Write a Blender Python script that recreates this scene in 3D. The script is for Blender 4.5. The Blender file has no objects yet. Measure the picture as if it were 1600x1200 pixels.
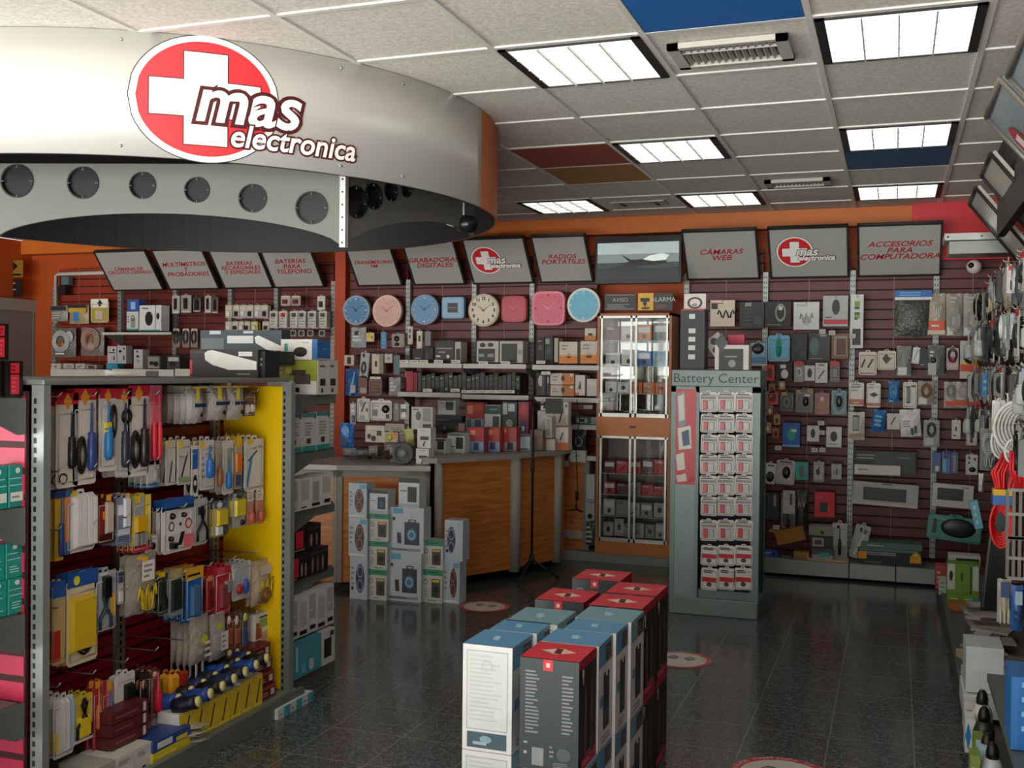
import bpy, math, random
from mathutils import Vector, Matrix
random.seed(7)
C = bpy.context.scene.collection
S = bpy.context.scene
PI = math.pi
# ------------------------------------------------------------------ camera
CH = 1.53; FPX = 1660.8; PSI = .3462; PIT = -.01296; ROLL = .0106
cam = bpy.data.cameras.new('camera'); camo = bpy.data.objects.new('camera', cam); C.objects.link(camo)
cam.sensor_fit = 'HORIZONTAL'; cam.sensor_width = 36; cam.lens = 36 * FPX / 1600; cam.clip_end = 100
_c, _s, _cp, _sp, _cr, _sr = math.cos(PSI), math.sin(PSI), math.cos(PIT), math.sin(PIT), math.cos(ROLL), math.sin(ROLL)
def ray(x, y):
    a, b = x - 800, y - 600
    u = a * _cr + b * _sr; v = -a * _sr + b * _cr
    yc = v * _cp - FPX * _sp; zc = v * _sp + FPX * _cp
    return Vector((u * _c - zc * _s, u * _s + zc * _c, -yc))
_r = (ray(801, 600) - ray(800, 600)).normalized(); _f = ray(800, 600).normalized(); _u = _r.cross(_f)
camo.matrix_world = Matrix.Translation((0, 0, CH)) @ Matrix((_r, _u, -_f)).transposed().to_4x4()
S.camera = camo
def hit(x, y, ax, val):
    d = ray(x, y); k = 'XYZ'.index(ax)
    t = (val - (CH if ax == 'Z' else 0)) / d[k]
    return d * t + Vector((0, 0, CH))
# ------------------------------------------------------------------ view, world, daylight
S.view_settings.view_transform = 'Standard'; S.view_settings.look = 'None'; S.view_settings.gamma = 1
S.view_settings.use_curve_mapping = False; S.view_settings.exposure = 0.5
W = bpy.data.worlds.new('sky'); S.world = W; W.use_nodes = True
wn = W.node_tree; wn.nodes.clear()
wo = wn.nodes.new('ShaderNodeOutputWorld'); wb = wn.nodes.new('ShaderNodeBackground')
sky = wn.nodes.new('ShaderNodeTexSky'); sky.sky_type = 'HOSEK_WILKIE'; sky.turbidity = 6; sky.ground_albedo = .4
sky.sun_direction = Vector((.3, .7, .65)).normalized()
mixw = wn.nodes.new('ShaderNodeMix'); mixw.data_type = 'RGBA'; mixw.inputs[0].default_value = .75
mixw.inputs[7].default_value = (1.15, 1.13, 1.08, 1)
wn.links.new(sky.outputs[0], mixw.inputs[6])
# glow added below the horizon to lift the ceiling, standing for pavement; hazy sky above
wtc = wn.nodes.new('ShaderNodeTexCoord'); wsp = wn.nodes.new('ShaderNodeSeparateXYZ'); wn.links.new(wtc.outputs['Generated'], wsp.inputs[0])
wmr = wn.nodes.new('ShaderNodeMapRange'); wmr.inputs[1].default_value = -.03; wmr.inputs[2].default_value = .01; wn.links.new(wsp.outputs[2], wmr.inputs[0])
wmx = wn.nodes.new('ShaderNodeMix'); wmx.data_type = 'RGBA'; wn.links.new(wmr.outputs[0], wmx.inputs[0])
GROUND_GLOW = 8.0; wmx.inputs[6].default_value = (GROUND_GLOW, GROUND_GLOW * .985, GROUND_GLOW * .93, 1); wn.links.new(mixw.outputs[2], wmx.inputs[7])
wn.links.new(wmx.outputs[2], wb.inputs[0]); wn.links.new(wb.outputs[0], wo.inputs[0])
wb.inputs[1].default_value = 1.0
def area(name, loc, rot, sx, sy, e, col, portal=False):
    l = bpy.data.lights.new(name, 'AREA'); l.shape = 'RECTANGLE'; l.size = sx; l.size_y = sy; l.energy = e; l.color = col
    l.cycles.is_portal = portal
    o = bpy.data.objects.new(name, l); C.objects.link(o); o.location = loc; o.rotation_euler = rot; return o
area('storefront_portal', (-3.9, -1.18, 1.4), (PI / 2, 0, PI), 9.0, 2.7, 1, (1, 1, 1), True).rotation_euler = (-PI / 2, 0, PI)

# ------------------------------------------------------------------ materials
CH_COL = dict(w='d8dcda', g='8e918f', d='3a3f40', k='0e0f10', r='c01826', o='d8701c', y='e8c018', b='1f62b4', c='5fb4dc',
    t='169c90', n='8a5a34', m='5c1218', p='d84a74', v='7aa428', s='b4b8b8', u='16284f', e='cfc8b4', q='a88450', f='b8432a', a='4f6a70', i='283034')
def lin(h):
    r = []
    for k in (0, 2, 4):
        v = int(h[k:k + 2], 16) / 255
        r.append(v / 12.92 if v <= .04045 else ((v + .055) / 1.055) ** 2.4)
    return (*r, 1)
_m = {}
def M(h, rough=.5, metal=0, emit=0, var=.12, scale=18, bump=0, coat=0):
    key = (h, rough, metal, emit, var, scale, bump, coat)
    if key in _m: return _m[key]
    m = bpy.data.materials.new('material_' + h); m.use_nodes = True; nt = m.node_tree; bs = nt.nodes['Principled BSDF']
    col = lin(CH_COL.get(h, h))
    bs.inputs['Roughness'].default_value = rough; bs.inputs['Metallic'].default_value = metal
    bs.inputs['Coat Weight'].default_value = coat
    no = nt.nodes.new('ShaderNodeTexNoise'); no.inputs['Scale'].default_value = scale; no.inputs['Detail'].default_value = 4
    tc = nt.nodes.new('ShaderNodeTexCoord'); nt.links.new(tc.outputs['Object'], no.inputs['Vector'])
    mx = nt.nodes.new('ShaderNodeMix'); mx.data_type = 'RGBA'
    mx.inputs[6].default_value = tuple(c * (1 - var) for c in col[:3]) + (1,)
    mx.inputs[7].default_value = tuple(min(1, c * (1 + var)) for c in col[:3]) + (1,)
    nt.links.new(no.outputs['Fac'], mx.inputs[0]); nt.links.new(mx.outputs[2], bs.inputs['Base Color'])
    if bump:
        bp = nt.nodes.new('ShaderNodeBump'); bp.inputs['Strength'].default_value = bump; bp.inputs['Distance'].default_value = .01
        nt.links.new(no.outputs['Fac'], bp.inputs['Height']); nt.links.new(bp.outputs[0], bs.inputs['Normal'])
    if emit:
        bs.inputs['Emission Color'].default_value = col; bs.inputs['Emission Strength'].default_value = emit
    _m[key] = m; return m
def nodes_mat(name):
    m = bpy.data.materials.new(name); m.use_nodes = True
    return m, m.node_tree, m.node_tree.nodes['Principled BSDF']
GREY = M('6f7876', .45, .3); GREYL = M('8f9694', .4, .35); ALU = M('b9bcbc', .35, .8); DARK = M('17191a', .5)
PLAST = M('b9b9b0', .25, 0, 0, .3, 30, .5)
# ------------------------------------------------------------------ mesh builder
class MB:
    def __init__(s): s.v = []; s.f = []; s.mi = []; s.mats = []; s.sm = []
    def m(s, mat):
        if mat not in s.mats: s.mats.append(mat)
        return s.mats.index(mat)
    def add(s, vs, fs, mat, smooth=False):
        b = len(s.v); s.v += [tuple(v) for v in vs]; k = s.m(mat)
        for f in fs: s.f.append(tuple(b + i for i in f)); s.mi.append(k); s.sm.append(smooth)
        return s
    def box(s, x0, y0, z0, x1, y1, z1, mat):
        x0, x1 = sorted((x0, x1)); y0, y1 = sorted((y0, y1)); z0, z1 = sorted((z0, z1))
        return s.add([(x0, y0, z0), (x1, y0, z0), (x1, y1, z0), (x0, y1, z0), (x0, y0, z1), (x1, y0, z1), (x1, y1, z1), (x0, y1, z1)],
              [(0, 3, 2, 1), (4, 5, 6, 7), (0, 1, 5, 4), (1, 2, 6, 5), (2, 3, 7, 6), (3, 0, 4, 7)], mat)
    def quad(s, pts, mat): return s.add(pts, [tuple(range(len(pts)))], mat)
    def prism(s, pts, vec, mat, smooth=False):
        n = len(pts); vec = Vector(vec); P = [Vector(p) for p in pts]
        s.add(P + [p + vec for p in P], [tuple(range(n))[::-1], tuple(range(n, 2 * n))] , mat)
        b = len(s.v) - 2 * n; k = s.m(mat)
        for i in range(n):
            j = (i + 1) % n; s.f.append((b + i, b + j, b + n + j, b + n + i)); s.mi.append(k); s.sm.append(smooth)
        return s
    def lathe(s, prof, c, axis, mat, n=20, smooth=True):
        # prof: list of (r, h) along axis vector
        a = Vector(axis).normalized(); t = Vector((1, 0, 0)) if abs(a.x) < .9 else Vector((0, 1, 0))
        u = a.cross(t).normalized(); w = a.cross(u); c = Vector(c); vs = []; fs = []
        for r, h in prof:
            for i in range(n):
                th = 2 * PI * i / n; vs.append(c + a * h + (u * math.cos(th) + w * math.sin(th)) * max(r, 1e-5))
        for k in range(len(prof) - 1):
            for i in range(n):
                j = (i + 1) % n; fs.append((k * n + i, k * n + j, (k + 1) * n + j, (k + 1) * n + i))
        fs.append(tuple(range(n))[::-1]); fs.append(tuple((len(prof) - 1) * n + i for i in range(n)))
        return s.add(vs, fs, mat, smooth)
    def cyl(s, c, axis, r, h, mat, n=20): return s.lathe([(r, 0), (r, h)], c, axis, mat, n, True)
    def tube(s, pts, r, mat, n=6, closed=False):
        pts = [Vector(p) for p in pts]; vs = []; fs = []; N = len(pts); up = Vector((.13, .21, 1)).normalized()
        for k, p in enumerate(pts):
            d = (pts[(k + 1) % N] - pts[k - 1]) if closed or 0 < k < N - 1 else ((pts[1] - pts[0]) if k == 0 else (pts[-1] - pts[-2]))
            if d.length < 1e-7: d = Vector((0, 0, 1))
            d.normalize(); u = d.cross(up)
            if u.length < .05: u = d.cross(Vector((1, 0, 0)))
            u.normalize(); w = d.cross(u)
            for i in range(n): th = 2 * PI * i / n; vs.append(p + (u * math.cos(th) + w * math.sin(th)) * r)
        for k in range(N if closed else N - 1):
            q = (k + 1) % N
            for i in range(n): j = (i + 1) % n; fs.append((k * n + i, k * n + j, q * n + j, q * n + i))
        if not closed: fs += [tuple(range(n))[::-1], tuple((N - 1) * n + i for i in range(n))]
        return s.add(vs, fs, mat, True)
    def build(s, name, parent=None, loc=None, rz=0, bevel=0):
        me = bpy.data.meshes.new(name); me.from_pydata(s.v, [], s.f)
        for m in s.mats: me.materials.append(m)
        me.polygons.foreach_set('material_index', s.mi); me.polygons.foreach_set('use_smooth', s.sm); me.update()
        o = bpy.data.objects.new(name, me); C.objects.link(o)
        if parent: o.parent = parent
        if loc is not None: o.location = loc
        o.rotation_euler[2] = rz
        if bevel:
            b = o.modifiers.new('bevel', 'BEVEL'); b.width = bevel; b.segments = 2; b.limit_method = 'ANGLE'
        return o
def tag(o, label, cat, group=None, kind=None):
    if label: o['label'] = label
    if cat: o['category'] = cat
    if group: o['group'] = group
    if kind: o['kind'] = kind
    return o
def struct(o): o['kind'] = 'structure'; return o
def empty(name, loc, rz=0, label=None, cat=None, group=None):
    o = bpy.data.objects.new(name, None); C.objects.link(o); o.location = loc; o.rotation_euler[2] = rz
    return tag(o, label, cat, group)
FONT = None
def text(s, name, size, mat, parent, loc, rot=(PI / 2, 0, 0), shear=0, off=0, ext=.0008, sx=1, align='CENTER', space=1, asmesh=True):
    cu = bpy.data.curves.new(name, 'FONT'); cu.body = s; cu.size = size; cu.shear = shear; cu.offset = off; cu.extrude = ext
    cu.align_x = align; cu.align_y = 'CENTER'; cu.space_line = .85; cu.space_character = space; cu.resolution_u = 3
    q = bpy.data.objects.new('tmp_text', cu); me = bpy.data.meshes.new_from_object(q); bpy.data.objects.remove(q); bpy.data.curves.remove(cu)
    me.materials.clear(); me.materials.append(mat); o = bpy.data.objects.new(name, me); C.objects.link(o)
    o.parent = parent; o.location = loc; o.rotation_euler = rot; o.scale = (sx, 1, 1)
    return o

# ------------------------------------------------------------------ printed faces
def face_uv(face, w, h, d):
    if face == 'F': return lambda u, v, e: (-w / 2 + u * w, -e, v * h)
    if face == 'T': return lambda u, v, e: (-w / 2 + u * w, v * d, h + e)
    if face == 'R': return lambda u, v, e: (w / 2 + e, u * d, v * h)
    if face == 'L': return lambda u, v, e: (-w / 2 - e, d - u * d, v * h)
def patches(mb, spec, w, h, d, face='F', base=0.0, flat=False):
    if not spec: return
    uv = face_uv(face, w, h, d); k = 0
    for tok in spec.split(';'):
        tok = tok.strip()
        if not tok: continue
        if tok[0] == '@': face = tok[1]; uv = face_uv(face, w, h, d); continue
        sh = tok[0]; sh = dict(E='e', R='r', C='o', T='t').get(sh, sh) if flat else sh; a = tok[1:].split(','); k += 1
        x0, y0, x1, y1 = [float(q) / 100 for q in a[:4]]; col = M(a[4], .45); e = base + .0012 + .0003 * k
        cx, cy, rx, ry = (x0 + x1) / 2, (y0 + y1) / 2, abs(x1 - x0) / 2, abs(y1 - y0) / 2
        dp = min(.02, min(w, h) * .13)
        if sh == 'r': mb.quad([uv(x0, y0, e), uv(x1, y0, e), uv(x1, y1, e), uv(x0, y1, e)], col)
        elif sh == 't': mb.quad([uv(cx - rx * .5, y0, e), uv(cx + rx * .5, y0, e), uv(cx + rx, cy, e), uv(cx + rx * .3, y1, e), uv(cx - rx * .3, y1, e), uv(cx - rx, cy, e)], col)
        elif sh == 'e': mb.quad([uv(cx + rx * math.cos(t * PI / 8), cy + ry * math.sin(t * PI / 8), e) for t in range(16)], col)
        elif sh == 'o':     # ring
            for t in range(14):
                t0, t1 = t * PI / 7, (t + 1) * PI / 7; q = .72
                mb.quad([uv(cx + rx * math.cos(t0), cy + ry * math.sin(t0), e), uv(cx + rx * math.cos(t1), cy + ry * math.sin(t1), e),
                         uv(cx + q * rx * math.cos(t1), cy + q * ry * math.sin(t1), e), uv(cx + q * rx * math.cos(t0), cy + q * ry * math.sin(t0), e)], col)
        elif sh == 'd': mb.quad([uv(x0, y0, e), uv(x0 + .12, y0, e), uv(x1, y1, e), uv(x1 - .12, y1, e)], col)   # slanting bar
        elif sh == 'p': mb.quad([uv(cx, y0, e), uv(x1, cy, e), uv(cx, y1, e), uv(x0, cy, e)], col)             # diamond
        elif sh == 'l':
            n = int(a[5]) if len(a) > 5 else 4
            for j in range(n):
                yy = y0 + (y1 - y0) * (j + .25) / n; hh = (y1 - y0) / n * .45; xx = x0 + (x1 - x0) * random.uniform(.55, 1)
                mb.quad([uv(x0, yy, e), uv(xx, yy, e), uv(xx, yy + hh, e), uv(x0, yy + hh, e)], col)
        elif sh == 'R':
            o = [uv(x0, y0, base), uv(x1, y0, base), uv(x1, y1, base), uv(x0, y1, base)]
            i = [uv(x0 + rx * .12, y0 + ry * .12, e + dp), uv(x1 - rx * .12, y0 + ry * .12, e + dp), uv(x1 - rx * .12, y1 - ry * .12, e + dp), uv(x0 + rx * .12, y1 - ry * .12, e + dp)]
            mb.add(o + i, [(4, 5, 6, 7), (0, 1, 5, 4), (1, 2, 6, 5), (2, 3, 7, 6), (3, 0, 4, 7)], M(a[4], .3))
        elif sh == 'E':
            vs = []; fs = []; n = 14; L = [(1, 0), (.95, .45), (.75, .8), (.4, .97), (0.02, 1)]
            for q, hh in L:
                for t in range(n): vs.append(uv(cx + q * rx * math.cos(2 * PI * t / n), cy + q * ry * math.sin(2 * PI * t / n), base + dp * hh))
            for l in range(len(L) - 1):
                for t in range(n): t2 = (t + 1) % n; fs.append((l * n + t, l * n + t2, (l + 1) * n + t2, (l + 1) * n + t))
            mb.add(vs, fs, M(a[4], .3), True)
        elif sh == 'C':    # coiled cable
            for q in (1, .82, .64):
                mb.tube([uv(cx + q * rx * math.cos(t * PI / 8), cy + q * ry * math.sin(t * PI / 8), base + .006 + .003 * (1 - q) * 3) for t in range(16)], min(w, h) * .035, M(a[4], .4), 5, True)
        elif sh == 'T':    # slim tool: blade, collar, handle
            p0, p1 = Vector(uv(cx, y0, base + .008)), Vector(uv(cx, y1, base + .008)); L = (p1 - p0).length; r = rx * w
            mb.lathe([(r * .6, 0), (r, L * .06), (r * .95, L * .45), (r * .7, L * .5), (r * .95, L * .54), (r * .3, L * .57), (r * .2, L * .97), (.0005, L)], p0, p1 - p0, M(a[4], .35), 8)
        elif sh == 'U':    # curved cable
            mb.tube([uv(x0 + (x1 - x0) * (t / 12), y0 + (y1 - y0) * (.5 + .5 * math.sin(t * 1.3)), base + .005) for t in range(13)], min(w, h) * .03, M(a[4], .4), 5)
        elif sh == 'V':    # pliers / scissors: two handles and a jaw
            for q in (-1, 1):
                mb.tube([uv(cx + q * rx, y0, base + .006), uv(cx + q * rx * 1.0, y0 + ry * .6, base + .007), uv(cx, cy + ry * .2, base + .008), uv(cx - q * rx * .35, y1 - ry * .3, base + .007), uv(cx, y1, base + .006)], min(w, h) * .06, M(a[4], .35), 6)
def mk_box(mb, w, h, d, body, spec):
    mb.box(-w / 2, 0, 0, w / 2, d, h, M(body, .5)); patches(mb, spec, w, h, d, flat=True)
def mk_card(mb, w, h, d, body, spec):
    t = .003; c = min(w, h) * .08; m = M(body, .35)
    tb = h * .93
    mb.prism([(-w / 2, 0, c), (-w / 2 + c, 0, 0), (w / 2 - c, 0, 0), (w / 2, 0, c), (w / 2, 0, tb - c), (w / 2 - c, 0, tb), (w * .14, 0, tb), (w * .1, 0, h), (-w * .1, 0, h), (-w * .14, 0, tb), (-w / 2 + c, 0, tb), (-w / 2, 0, tb - c)], (0, t, 0), m)
    mb.quad([(-w * .06, -.0008, h * .93), (w * .06, -.0008, h * .93), (w * .06, -.0008, h * .96), (-w * .06, -.0008, h * .96)], DARK)
    # clear moulded rim of the blister
    for a, b in (((-.42, .06), (.42, .06)), ((.42, .06), (.42, .78)), ((.42, .78), (-.42, .78)), ((-.42, .78), (-.42, .06))):
        mb.tube([(a[0] * w, -.002, a[1] * h), (b[0] * w, -.002, b[1] * h)], min(.003, w * .02), PLAST, 4)
    patches(mb, spec, w, h, d)
def mk_bag(mb, w, h, d, body, spec):
    n = 8; mt = M(body, .28, 0, 0, .35, 40, .8); vs = []; fs = []
    d = min(d, .035)
    for j in range(n + 1):
        for i in range(n + 1):
            u, v = i / n, j / n
            b = (math.sin(PI * u) ** .6) * (math.sin(PI * min(1, v * 1.12)) ** .6 if v * 1.12 < 1 else 0)
            vs.append((-w / 2 + u * w * (1), -d * .8 * b - .003 * random.random(), v * h + .004 * math.sin(9 * u)))
    for j in range(n):
        for i in range(n): a = j * (n + 1) + i; fs.append((a, a + 1, a + n + 2, a + n + 1))
    mb.add(vs, fs, mt, True)
    mb.box(-w / 2, 0, 0, w / 2, .002, h, mt)
    patches(mb, spec, w, h, d, 'F', d * .8)
KIND = dict(box=mk_box, card=mk_card, bag=mk_bag)
def place(plane, val, x0, y0, x1, y1):
    xc, yc = (x0 + x1) / 2, (y0 + y1) / 2
    a, b = hit(x0, yc, plane, val), hit(x1, yc, plane, val)
    z0, z1 = hit(xc, y1, plane, val).z, hit(xc, y0, plane, val).z
    c = (a + b) / 2; w = (b - a).length; rz = 0 if plane == 'Y' else (PI / 2 if c.x < 0 else -PI / 2)
    return Vector((c.x, c.y, z0)), w, z1 - z0, rz
HOOKS = []; RHOOKS = []
def item(kind, plane, val, x0, y0, x1, y1, body, spec, label, name, cat, d=.05, rot=0, group=None, snap=None, stack=0, split=False, step=.03):
    loc, w, h, rz = place(plane, val, x0, y0, x1, y1)
    if snap is not None: h += loc.z - snap; loc.z = snap
    h = max(h, .012); w = max(w, .01)
    if split:
        mb = MB(); KIND[kind](mb, w, h, d, body, ''); o = mb.build(name, None, loc, rz)
        m2 = MB(); patches(m2, spec, w, h, d, flat=True)
        if m2.v: m2.build('printed_panel', o)
    else:
        mb = MB(); KIND[kind](mb, w, h, d, body, spec); o = mb.build(name, None, loc, rz)
    if rot: o.rotation_euler[1] = math.radians(rot)
    tag(o, label, cat, group)
    if plane == 'Y' and loc.y < 8 and loc.x > .2 and snap is None: RHOOKS.append((loc.x, loc.y, loc.z + h * .95))
    if snap is None and d < .06 and kind != 'ticket' and plane == 'Y' and loc.z + h > .5: HOOKS.append((loc.x, loc.y, loc.z + h * .95))
    nrm = Vector((0, -1, 0)) if rz == 0 else (Vector((1, 0, 0)) if rz > 0 else Vector((-1, 0, 0)))
    for k in range(stack):
        c = o.copy(); C.objects.link(c); c.location = loc - nrm * (step * (k + 1)) + Vector((0, random.uniform(-.003, .003), random.uniform(-.006, .002)))
        for ch in list(o.children):
            q = ch.copy(); C.objects.link(q); q.parent = c
        c['label'] = ' '.join(('hanging close behind the ' + label).split()[:16]); c['group'] = 'packs behind the ' + ' '.join(label.split()[:8])
    return o
def table(plane, val, rows, group=None, d=.05, snap=None):
    for r in rows:
        kind, x0, y0, x1, y1, body, spec, label, name, cat = r[:10]; o = dict(r[10]) if len(r) > 10 else {}
        o.setdefault('d', d); o.setdefault('snap', snap); o.setdefault('group', group)
        item(kind, plane, o.pop('at', val), x0, y0, x1, y1, body, spec, label, name, cat, **o)
# ------------------------------------------------------------------ room shell
XL, XR, YF, YB, ZC = -8.5, .78, -1.2, 8.75, 2.81
GX, GY, T = -1.531, 3.359, .61
def tile_floor():
    m, nt, bs = nodes_mat('dark_granite_tile'); N = nt.nodes.new; L = nt.links.new
    tc = N('ShaderNodeTexCoord'); sp = N('ShaderNodeSeparateXYZ'); L(tc.outputs['Object'], sp.inputs[0])
    def line(sock, ph):
        a = N('ShaderNodeMath'); a.operation = 'SUBTRACT'; L(sock, a.inputs[0]); a.inputs[1].default_value = ph - 33.3
        b = N('ShaderNodeMath'); b.operation = 'MODULO'; L(a.outputs[0], b.inputs[0]); b.inputs[1].default_value = .333
        c = N('ShaderNodeMath'); c.operation = 'LESS_THAN'; L(b.outputs[0], c.inputs[0]); c.inputs[1].default_value = .0055; return c
    mx = N('ShaderNodeMath'); mx.operation = 'MAXIMUM'; L(line(sp.outputs[0], -.576).outputs[0], mx.inputs[0]); L(line(sp.outputs[1], 6.321).outputs[0], mx.inputs[1])
    vo = N('ShaderNodeTexVoronoi'); vo.inputs['Scale'].default_value = 130; L(tc.outputs['Object'], vo.inputs['Vector'])
    no = N('ShaderNodeTexNoise'); no.inputs['Scale'].default_value = 42; no.inputs['Detail'].default_value = 5; L(tc.outputs['Object'], no.inputs['Vector'])
    mul = N('ShaderNodeMath'); mul.operation = 'MULTIPLY'; L(vo.outputs['Distance'], mul.inputs[0]); L(no.outputs['Fac'], mul.inputs[1])
    cr = N('ShaderNodeValToRGB'); L(mul.outputs[0], cr.inputs[0])
    cr.color_ramp.elements[0].position = .08; cr.color_ramp.elements[0].color = lin('1d2123')
    cr.color_ramp.elements[1].position = .42; cr.color_ramp.elements[1].color = lin('626a6a')
    mc = N('ShaderNodeMix'); mc.data_type = 'RGBA'; L(mx.outputs[0], mc.inputs[0]); L(cr.outputs[0], mc.inputs[6]); mc.inputs[7].default_value = lin('77736c')
    L(mc.outputs[2], bs.inputs['Base Color'])
    mr = N('ShaderNodeMapRange'); L(no.outputs['Fac'], mr.inputs[0]); mr.inputs[3].default_value = .1; mr.inputs[4].default_value = .22
    L(mr.outputs[0], bs.inputs['Roughness']); bs.inputs['Specular IOR Level'].default_value = .55
    return m
def tile_ceiling():
    m, nt, bs = nodes_mat('mineral_fibre_tile'); N = nt.nodes.new; L = nt.links.new
    tc = N('ShaderNodeTexCoord'); no = N('ShaderNodeTexNoise'); no.inputs['Scale'].default_value = 55; no.inputs['Detail'].default_value = 8; no.inputs['Roughness'].default_value = .75
    L(tc.outputs['Object'], no.inputs['Vector'])
    cr = N('ShaderNodeValToRGB'); L(no.outputs['Fac'], cr.inputs[0]); cr.color_ramp.elements[0].position = .3; cr.color_ramp.elements[0].color = lin('bdbab0')
    cr.color_ramp.elements[1].position = .66; cr.color_ramp.elements[1].color = lin('efece2'); L(cr.outputs[0], bs.inputs['Base Color'])
    bp = N('ShaderNodeBump'); bp.inputs['Strength'].default_value = .5; bp.inputs['Distance'].default_value = .004; L(no.outputs['Fac'], bp.inputs['Height']); L(bp.outputs[0], bs.inputs['Normal'])
    bs.inputs['Roughness'].default_value = .95; return m
FLOOR = tile_floor(); CEIL = tile_ceiling()
struct(MB().box(XL, YF, -.1, XR, YB, 0, FLOOR).build('floor'))
ceil = struct(MB().box(XL, YF, ZC + .004, XR, YB, ZC + .1, CEIL).build('ceiling'))
g = MB(); TB = M('dcdbd5', .4); i = -12
while GX + i * T < XR:
    x = GX + i * T
    if x > XL: g.box(x - .012, YF, ZC - .004, x + .012, YB, ZC + .006, TB)
    i += 1
j = -7
while GY + j * T < YB:
    y = GY + j * T; g.box(XL, y - .012, ZC - .003, XR, y + .012, ZC + .006, TB); j += 1
g.build('ceiling_grid', ceil)
ORANGE = M('b04a12', .6, 0, 0, .1, 3); RED = M('b01c20', .6); 
struct(MB().box(XL - .1, YF, 0, XL, YB, ZC, ORANGE).build('wall_left'))
wb_ = struct(MB().box(XL, YB, 0, XR, YB + .1, ZC, ORANGE).build('wall_back'))
struct(MB().box(XR, YF, 0, XR + .1, YB, ZC, M('8a2a22', .6)).build('wall_right'))
wf = MB(); wf.box(XL, YF - .1, 2.62, XR, YF, ZC, M('c8c6be', .7))
for x in (XL, -6.2, -3.9, -1.5, .66): wf.box(x, YF - .1, 0, x + .12, YF, ZC, M('8f9490', .5, .4))
struct(wf.build('wall_front'))
struct(MB().box(XL, 8.6, 2.67, .1, YB, ZC, M('c86a1c', .5, 0, 0, .2, 6)).build('trim_1'))
struct(MB().box(.1, 8.5, 2.38, XR, YB, ZC, M('c8202a', .5)).build('trim_2'))

# coloured ceiling tiles, lights and vents
def cell(i, j): return GX + i * T, GY + j * T
for i, j, c, lab in ((1, 0, '1a66b0', 'bright blue ceiling tile nearest the camera, in front of the big air vent'), (2, 5, '1c5a80', 'blue ceiling tile in the right row, just behind a square light'),
                     (-1, 4, '9c3c1e', 'rust red ceiling tile beside a square light'), (-1, 5, 'a8761c', 'mustard yellow ceiling tile behind the rust red one')):
    x, y = cell(i, j); o = MB().box(x + .014, y + .014, ZC - .002, x + T - .014, y + T - .014, ZC + .004, M(c, .6)).build('ceiling_tile')
    tag(o, lab, 'ceiling tile', 'coloured ceiling tiles')
LBL = {(0, 1): 'square louvred ceiling light nearest the round fascia', (2, 1): 'largest square ceiling light, nearest the right wall and the camera', (0, 4): 'square ceiling light beside the rust red tile',
       (2, 4): 'square ceiling light in front of the small blue tile', (0, 7): 'square ceiling light at the back, above the television', (2, 7): 'square ceiling light at the back right, above the computer accessories sign',
       (-2, 7): 'square ceiling light half hidden behind the orange end of the round fascia'}
def light(i, j, lab):
    x, y = cell(i, j); t = empty('ceiling_light', (x + T / 2, y + T / 2, ZC - .004), 0, lab, 'light', 'square ceiling lights'); a = T / 2 - .016
    f = MB()
    for s in (-1, 1):
        f.box(s * a, -a, -.006, s * (a - .035), a, .002, DARK)
        f.box(-a, s * a, -.006, a, s * (a - .01), .002, DARK)
    f.build('frame', t)
    MB().box(-a + .035, -a + .01, -.001, a - .035, a - .01, .001, M('fdfdf4', .4, 0, LIGHT_E, 0)).build('diffuser', t)
    v = MB(); b = a - .035
    for k in range(1, 4):
        q = -b + 2 * b * k / 4; v.box(q - .003, -a + .01, -.012, q + .003, a - .01, -.001, M('cfd2cf', .4))
    for k in range(1, 4):
        q = -a + 2 * a * k / 4; v.box(-b, q - .0018, -.008, b, q + .0018, -.001, M('dfe2df', .4))
    v.build('louvre', t)
LIGHT_E = 1.0
for (i, j), l in LBL.items(): light(i, j, l)
for i, j, l in ((-2, -2, 'square ceiling light beyond the left of the frame, ahead of the fascia'), (0, -2, 'square ceiling light above the camera'), (2, -2, 'square ceiling light overhead near the right wall'),
                (-7, 7, 'hidden square ceiling light added behind the fascia, above the rear counter'), (-10, 6, 'hidden square ceiling light added behind the fascia, near the doorway'), (-5, 5, 'square ceiling light hidden behind the fascia'), (-4, -2, 'unseen square ceiling light added above the near end of the gondola'), (-4, 0, 'unseen square ceiling light added just ahead of the fascia, out of frame')):  # unseen lights, added for illumination; the overhead row continues the visible grid
    light(i, j, l)
def vent(x, y, w, dp, lab):
    t = empty('air_vent', (x, y, ZC - .002), 0, lab, 'air vent', 'ceiling air vents')
    f = MB(); m = M('b5b3aa', .5)
    for s in (-1, 1): f.box(s * w / 2, -dp / 2, -.02, s * (w / 2 - .045), dp / 2, .002, m); f.box(-w / 2, s * dp / 2, -.02, w / 2, s * (dp / 2 - .03), .002, m)
    f.build('frame', t); MB().box(-w / 2 + .04, -dp / 2 + .02, .0, w / 2 - .04, dp / 2 - .02, .003, DARK).build('backing', t)
    s = MB(); n = 14
    for k in range(n):
        q = -w / 2 + .05 + (w - .1) * k / (n - 1); s.prism([(q, -dp / 2 + .03, -.014), (q + .004, -dp / 2 + .03, -.014), (q + .014, -dp / 2 + .03, 0), (q + .01, -dp / 2 + .03, 0)], (0, dp - .06, 0), m)
    s.box(-w / 2 + .04, -.003 - .05, -.016, w / 2 - .04, .003 - .05, -.004, m); s.build('vane', t)
vent(-.63, 4.27, .46, .3, 'large rectangular ceiling vent behind the bright blue tile')
vent(-.63, 7.33, .42, .22, 'smaller ceiling vent further back, above the signs')
x, y = cell(-1, 7)
t = empty('ceiling_speaker', (x + .3, y + .3, ZC - .002), 0, 'flat ceiling panel with two dark slots near the ceiling bracket', 'ceiling panel')
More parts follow.
